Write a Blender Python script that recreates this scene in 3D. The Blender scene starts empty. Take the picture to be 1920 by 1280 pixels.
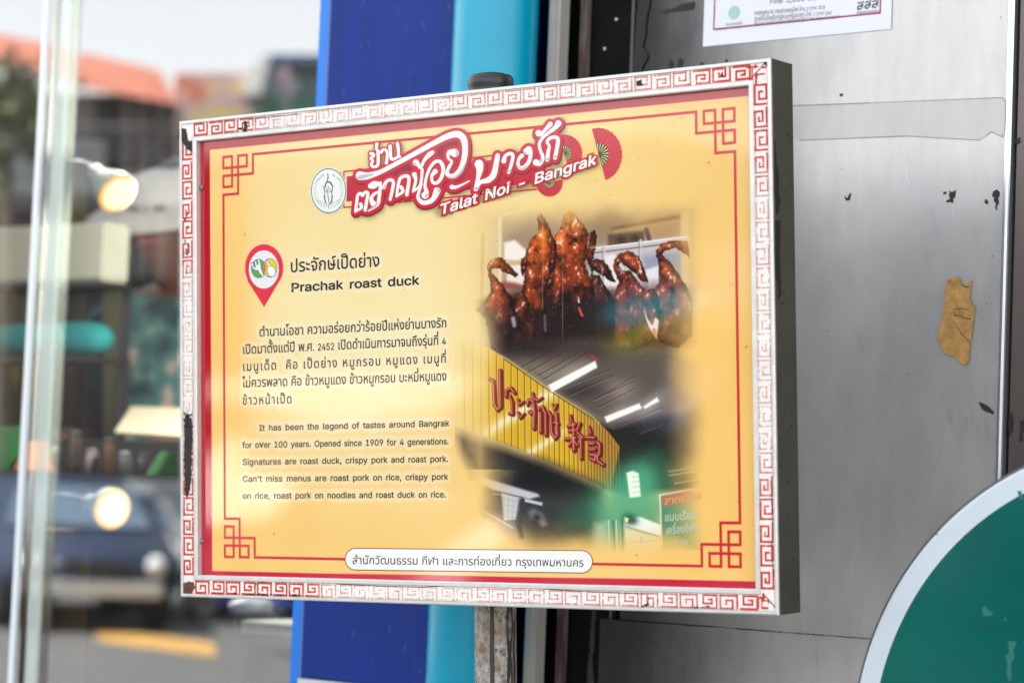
import bpy, bmesh, math, random
import numpy as np
from mathutils import Vector, Matrix

# ------------------------------------------------------------------ camera
SC = bpy.context.scene
COL = SC.collection
F = 85.0 / 36.0 * 1920.0          # focal length in photograph pixels
PITCH, ROLL = math.radians(3.66), math.radians(2.3)
CAM = np.array([0.0, 0.0, 1.3])
fwd = np.array([0, math.cos(PITCH), math.sin(PITCH)])
up0 = np.array([0, -math.sin(PITCH), math.cos(PITCH)])
rt0 = np.array([1.0, 0, 0])
right = math.cos(ROLL) * rt0 + math.sin(ROLL) * up0
up = -math.sin(ROLL) * rt0 + math.cos(ROLL) * up0
cam = bpy.data.cameras.new('camera')
cam.lens = 85; cam.sensor_width = 36; cam.clip_start = 0.05; cam.clip_end = 2000
cam.dof.use_dof = True; cam.dof.focus_distance = 2.72; cam.dof.aperture_fstop = 4.2
cam.dof.aperture_blades = 0
camo = bpy.data.objects.new('camera', cam); COL.objects.link(camo)
mw = Matrix.Identity(4)
for i in range(3):
    mw[i][0] = right[i]; mw[i][1] = up[i]; mw[i][2] = -fwd[i]; mw[i][3] = CAM[i]
camo.matrix_world = mw
SC.camera = camo

# ------------------------------------------------------------------ sky, sun, exposure
WT = np.array([0.803, -0.596, 0.0]); WT /= np.linalg.norm(WT)     # along the shop front, to the right
WN = np.array([-WT[1] * -1, -WT[0], 0.0]); WN = np.array([WT[1], -WT[0], 0.0])   # out of the wall, to the street
SUN_EL = math.radians(58)
sund = -WN * math.cos(SUN_EL) * 0.93 + WT * math.cos(SUN_EL) * -0.36 + np.array([0, 0, math.sin(SUN_EL)])
sund /= np.linalg.norm(sund)
w = bpy.data.worlds.new('World'); SC.world = w; w.use_nodes = True
nt = w.node_tree; nt.nodes.clear()
sky = nt.nodes.new('ShaderNodeTexSky'); sky.sky_type = 'NISHITA'; sky.sun_disc = False
sky.sun_elevation = math.asin(sund[2]); sky.sun_rotation = math.atan2(sund[0], sund[1])
sky.air_density = 1.0; sky.dust_density = 1.2; sky.ozone_density = 1.0
hs = nt.nodes.new('ShaderNodeHueSaturation'); hs.inputs['Saturation'].default_value = 0.15
bg = nt.nodes.new('ShaderNodeBackground'); bg.inputs['Strength'].default_value = 0.15
wo = nt.nodes.new('ShaderNodeOutputWorld')
nt.links.new(sky.outputs[0], hs.inputs['Color']); nt.links.new(hs.outputs[0], bg.inputs[0]); nt.links.new(bg.outputs[0], wo.inputs[0])
sl = bpy.data.lights.new('sun', 'SUN'); sl.energy = 4.0; sl.angle = math.radians(0.6); sl.color = (1.0, 0.95, 0.88)
so = bpy.data.objects.new('sun', sl); COL.objects.link(so)
so.rotation_euler = Vector(sund).to_track_quat('Z', 'Y').to_euler()
so.location = (0, 0, 20)
SC.view_settings.view_transform = 'Standard'; SC.view_settings.look = 'None'
SC.view_settings.gamma = 1; SC.view_settings.exposure = 2.02
SC.render.engine = 'CYCLES'
SC.cycles.use_denoising = True
SC.cycles.max_bounces = 10; SC.cycles.transparent_max_bounces = 16
SC.cycles.sample_clamp_indirect = 6.0
SC.cycles.caustics_reflective = False; SC.cycles.caustics_refractive = False

# ------------------------------------------------------------------ helpers
random.seed(7); RNG = np.random.default_rng(11)

def lin(c):
    c = np.asarray(c, float) / 255.0
    return np.where(c <= 0.04045, c / 12.92, ((c + 0.055) / 1.055) ** 2.4)

def ray(px, py):
    return fwd + right * ((px - 960.0) / F) - up * ((py - 640.0) / F)

def at(px, py, depth):
    """point whose distance along the lens axis is depth"""
    return CAM + ray(px, py) * depth

def onplane(px, py, P, n):
    d = ray(px, py); return CAM + d * (np.dot(P - CAM, n) / np.dot(d, n))

WA = np.array([-0.025, 3.25, 0.0])                       # a point of the shop front, on the pavement
def Wp(s, d, z): return WA + WT * s + WN * d + np.array([0, 0, z])
def WS(px, py, d=0.0):
    p = onplane(px, py, WA + WN * d, WN); return float(np.dot(p - WA, WT)), float(p[2])
def mirror(p, d0=0.0):
    """mirror image of a point in the shop window"""
    q = np.asarray(p, float); return q - 2 * (np.dot(q - WA, WN) - d0) * WN

# ------------------------------------------------------------------ materials
def mat(name, col, rough=0.5, metal=0.0, spec=0.5, var=0.0, vscale=20.0, bump=0.0, bscale=80.0, coat=0.0, trans=0.0, emit=None, es=0.0, stretch=None):
    m = bpy.data.materials.get(name)
    if m: return m
    m = bpy.data.materials.new(name); m.use_nodes = True
    t = m.node_tree; b = t.nodes['Principled BSDF']
    c = tuple(col) + (1.0,) if len(col) == 3 else col
    b.inputs['Base Color'].default_value = c
    b.inputs['Roughness'].default_value = rough; b.inputs['Metallic'].default_value = metal
    b.inputs['Specular IOR Level'].default_value = spec
    b.inputs['Coat Weight'].default_value = coat; b.inputs['Coat Roughness'].default_value = 0.05
    b.inputs['Transmission Weight'].default_value = trans
    tc = None
    if var or bump:
        tc = t.nodes.new('ShaderNodeTexCoord'); vec = tc.outputs['Object']
        if stretch:
            mp = t.nodes.new('ShaderNodeMapping'); mp.inputs['Scale'].default_value = stretch
            t.links.new(vec, mp.inputs['Vector']); vec = mp.outputs[0]
    if var:
        n = t.nodes.new('ShaderNodeTexNoise'); n.inputs['Scale'].default_value = vscale; n.inputs['Detail'].default_value = 6; n.inputs['Roughness'].default_value = 0.65
        t.links.new(vec, n.inputs['Vector'])
        r = t.nodes.new('ShaderNodeValToRGB')
        r.color_ramp.elements[0].position = 0.3; r.color_ramp.elements[1].position = 0.7
        r.color_ramp.elements[0].color = tuple(x * (1 - var) for x in c[:3]) + (1,)
        r.color_ramp.elements[1].color = tuple(min(1, x * (1 + var)) for x in c[:3]) + (1,)
        t.links.new(n.outputs['Fac'], r.inputs[0]); t.links.new(r.outputs[0], b.inputs['Base Color'])
    if bump:
        n2 = t.nodes.new('ShaderNodeTexNoise'); n2.inputs['Scale'].default_value = bscale; n2.inputs['Detail'].default_value = 5
        bp = t.nodes.new('ShaderNodeBump'); bp.inputs['Strength'].default_value = bump; bp.inputs['Distance'].default_value = 0.002
        t.links.new(vec, n2.inputs['Vector']); t.links.new(n2.outputs['Fac'], bp.inputs['Height']); t.links.new(bp.outputs[0], b.inputs['Normal'])
    if emit is not None:
        b.inputs['Emission Color'].default_value = tuple(emit) + (1,); b.inputs['Emission Strength'].default_value = es
    return m

def matc(name, srgb, gain=0.95, **k):
    return mat(name, tuple(lin(srgb) * gain), **k)

def attr_mat(name, rough=0.15, spec=0.5, metal=0.0, bump=0.0):
    m = bpy.data.materials.get(name)
    if m: return m
    m = bpy.data.materials.new(name); m.use_nodes = True; t = m.node_tree; b = t.nodes['Principled BSDF']
    a = t.nodes.new('ShaderNodeAttribute'); a.attribute_name = 'ink'
    t.links.new(a.outputs['Color'], b.inputs['Base Color'])
    b.inputs['Roughness'].default_value = rough; b.inputs['Specular IOR Level'].default_value = spec; b.inputs['Metallic'].default_value = metal
    if bump:
        tc = t.nodes.new('ShaderNodeTexCoord'); n2 = t.nodes.new('ShaderNodeTexNoise'); n2.inputs['Scale'].default_value = 14
        n2.inputs['Detail'].default_value = 3
        bp = t.nodes.new('ShaderNodeBump'); bp.inputs['Strength'].default_value = bump; bp.inputs['Distance'].default_value = 0.002
        t.links.new(tc.outputs['Object'], n2.inputs['Vector']); t.links.new(n2.outputs['Fac'], bp.inputs['Height']); t.links.new(bp.outputs[0], b.inputs['Normal'])
    return m

# ------------------------------------------------------------------ objects
def link(o, parent=None):
    COL.objects.link(o)
    if parent is not None: o.parent = parent
    return o

def tag(o, label=None, cat=None, group=None, kind=None):
    if label: o['label'] = label
    if cat: o['category'] = cat
    if group: o['group'] = group
    if kind: o['kind'] = kind
    return o

def empty(name, M, label, cat, group=None):
    o = bpy.data.objects.new(name, None); o.empty_display_size = 0.1; COL.objects.link(o)
    o.matrix_world = M if isinstance(M, Matrix) else Matrix.Translation(Vector(M))
    return tag(o, label, cat, group)

def build(name, V, Fc, m, parent=None, smooth=False, world=False, cols=None, bevel=0.0, auto=False):
    """one mesh object; world=True: V are world points although it has a parent"""
    me = bpy.data.meshes.new(name)
    V = [tuple(map(float, v)) for v in V]
    if world and parent is not None:
        inv = parent.matrix_world.inverted(); V = [tuple(inv @ Vector(v)) for v in V]
    me.from_pydata(V, [], [tuple(f) for f in Fc]); me.update()
    if cols is not None:
        a = me.color_attributes.new('ink', 'FLOAT_COLOR', 'POINT')
        arr = np.ones((len(V), 4), np.float32); arr[:, :3] = np.asarray(cols); a.data.foreach_set('color', arr.ravel())
    if m is not None:
        for x in (m if isinstance(m, (list, tuple)) else [m]): me.materials.append(x)
    bm = bmesh.new(); bm.from_mesh(me)
    if not auto: bmesh.ops.recalc_face_normals(bm, faces=bm.faces)
    if bevel:
        bmesh.ops.bevel(bm, geom=[e for e in bm.edges if len(e.link_faces) == 2 and e.calc_face_angle(0) > 0.5], offset=bevel, segments=2, affect='EDGES', clamp_overlap=True)
    bm.to_mesh(me); bm.free()
    if smooth:
        me.polygons.foreach_set('use_smooth', [True] * len(me.polygons))
    o = bpy.data.objects.new(name, me); link(o, parent)
    return o

def explode(name, small, V, Fc, m, parent, world=False, lim=2.0e-5):
    """marks on a surface: every larger one an object of its own, the specks together"""
    SV = []; SF = []
    for f in Fc:
        P = np.array([V[i] for i in f], float); a = np.zeros(3)
        for i in range(1, len(P) - 1): a += np.cross(P[i] - P[0], P[i + 1] - P[0])
        if np.linalg.norm(a) / 2 > lim: build(name, P, [tuple(range(len(P)))], m, parent, world=world, auto=True)
        else: n = len(SV); SV.extend(P); SF.append(tuple(range(n, n + len(P))))
    if SV: build(small, SV, SF, m, parent, world=world, auto=True)

class MB:
    def __init__(s): s.V = []; s.F = []
    def add(s, V, Fc):
        n = len(s.V); s.V += [tuple(map(float, v)) for v in V]; s.F += [tuple(i + n for i in f) for f in Fc]; return s
    def hexa(s, P):           # 8 points: bottom ring 4, top ring 4
        return s.add(P, [(0, 1, 2, 3), (4, 7, 6, 5), (0, 4, 5, 1), (1, 5, 6, 2), (2, 6, 7, 3), (3, 7, 4, 0)])
    def box(s, c, sz, ax=None):
        c = np.asarray(c, float); h = np.asarray(sz, float) / 2
        ax = np.eye(3) if ax is None else np.asarray(ax)
        P = [c + ax[0] * (a * h[0]) + ax[1] * (b * h[1]) + ax[2] * (e * h[2]) for e in (-1, 1) for a, b in ((-1, -1), (1, -1), (1, 1), (-1, 1))]
        return s.hexa(P)
    def wbox(s, s0, s1, d0, d1, z0, z1):      # box in shop-front coordinates
        return s.hexa([Wp(a, b, e) for e in (z0, z1) for a, b in ((s0, d0), (s1, d0), (s1, d1), (s0, d1))])
    def tube(s, pts, r, n=12, cap=True):
        pts = [np.asarray(p, float) for p in pts]; k = len(pts); r = [r] * k if np.isscalar(r) else r
        V = []; Fc = []
        for i, p in enumerate(pts):
            d = pts[min(i + 1, k - 1)] - pts[max(i - 1, 0)]; d = d / (np.linalg.norm(d) + 1e-12)
            a = np.cross(d, [0, 0, 1.0] if abs(d[2]) < 0.95 else [1.0, 0, 0]); a /= np.linalg.norm(a); b = np.cross(d, a)
            for j in range(n):
                t = 2 * math.pi * j / n; V.append(p + (a * math.cos(t) + b * math.sin(t)) * r[i])
        for i in range(k - 1):
            for j in range(n):
                Fc.append((i * n + j, i * n + (j + 1) % n, (i + 1) * n + (j + 1) % n, (i + 1) * n + j))
        if cap: Fc.append(tuple(range(n))[::-1]); Fc.append(tuple((k - 1) * n + j for j in range(n)))
        return s.add(V, Fc)
    def lathe(s, o, ax, prof, n=32):          # prof: (r, h)
        o = np.asarray(o, float); ax = np.asarray(ax, float); ax /= np.linalg.norm(ax)
        a = np.cross(ax, [0, 0, 1.0] if abs(ax[2]) < 0.95 else [1.0, 0, 0]); a /= np.linalg.norm(a); b = np.cross(ax, a)
        V = []; Fc = []
        for r, h in prof:
            for j in range(n):
                t = 2 * math.pi * j / n; V.append(o + ax * h + (a * math.cos(t) + b * math.sin(t)) * r)
        for i in range(len(prof) - 1):
            for j in range(n):
                Fc.append((i * n + j, i * n + (j + 1) % n, (i + 1) * n + (j + 1) % n, (i + 1) * n + j))
        return s.add(V, Fc)
    def ball(s, c, r, n=16, sx=(1, 1, 1), ax=None):
        ax = np.eye(3) if ax is None else np.asarray(ax); V = []; Fc = []
        for i in range(n + 1):
            th = math.pi * i / n
            for j in range(2 * n):
                ph = math.pi * j / n
                q = np.array([math.sin(th) * math.cos(ph) * sx[0], math.sin(th) * math.sin(ph) * sx[1], math.cos(th) * sx[2]]) * r
                V.append(np.asarray(c) + ax[0] * q[0] + ax[1] * q[1] + ax[2] * q[2])
        for i in range(n):
            for j in range(2 * n):
                Fc.append((i * 2 * n + j, i * 2 * n + (j + 1) % (2 * n), (i + 1) * 2 * n + (j + 1) % (2 * n), (i + 1) * 2 * n + j))
        return s.add(V, Fc)
    def build(s, name, m, parent=None, world=True, **k):
        return build(name, s.V, s.F, m, parent, world=world, **k)

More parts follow.
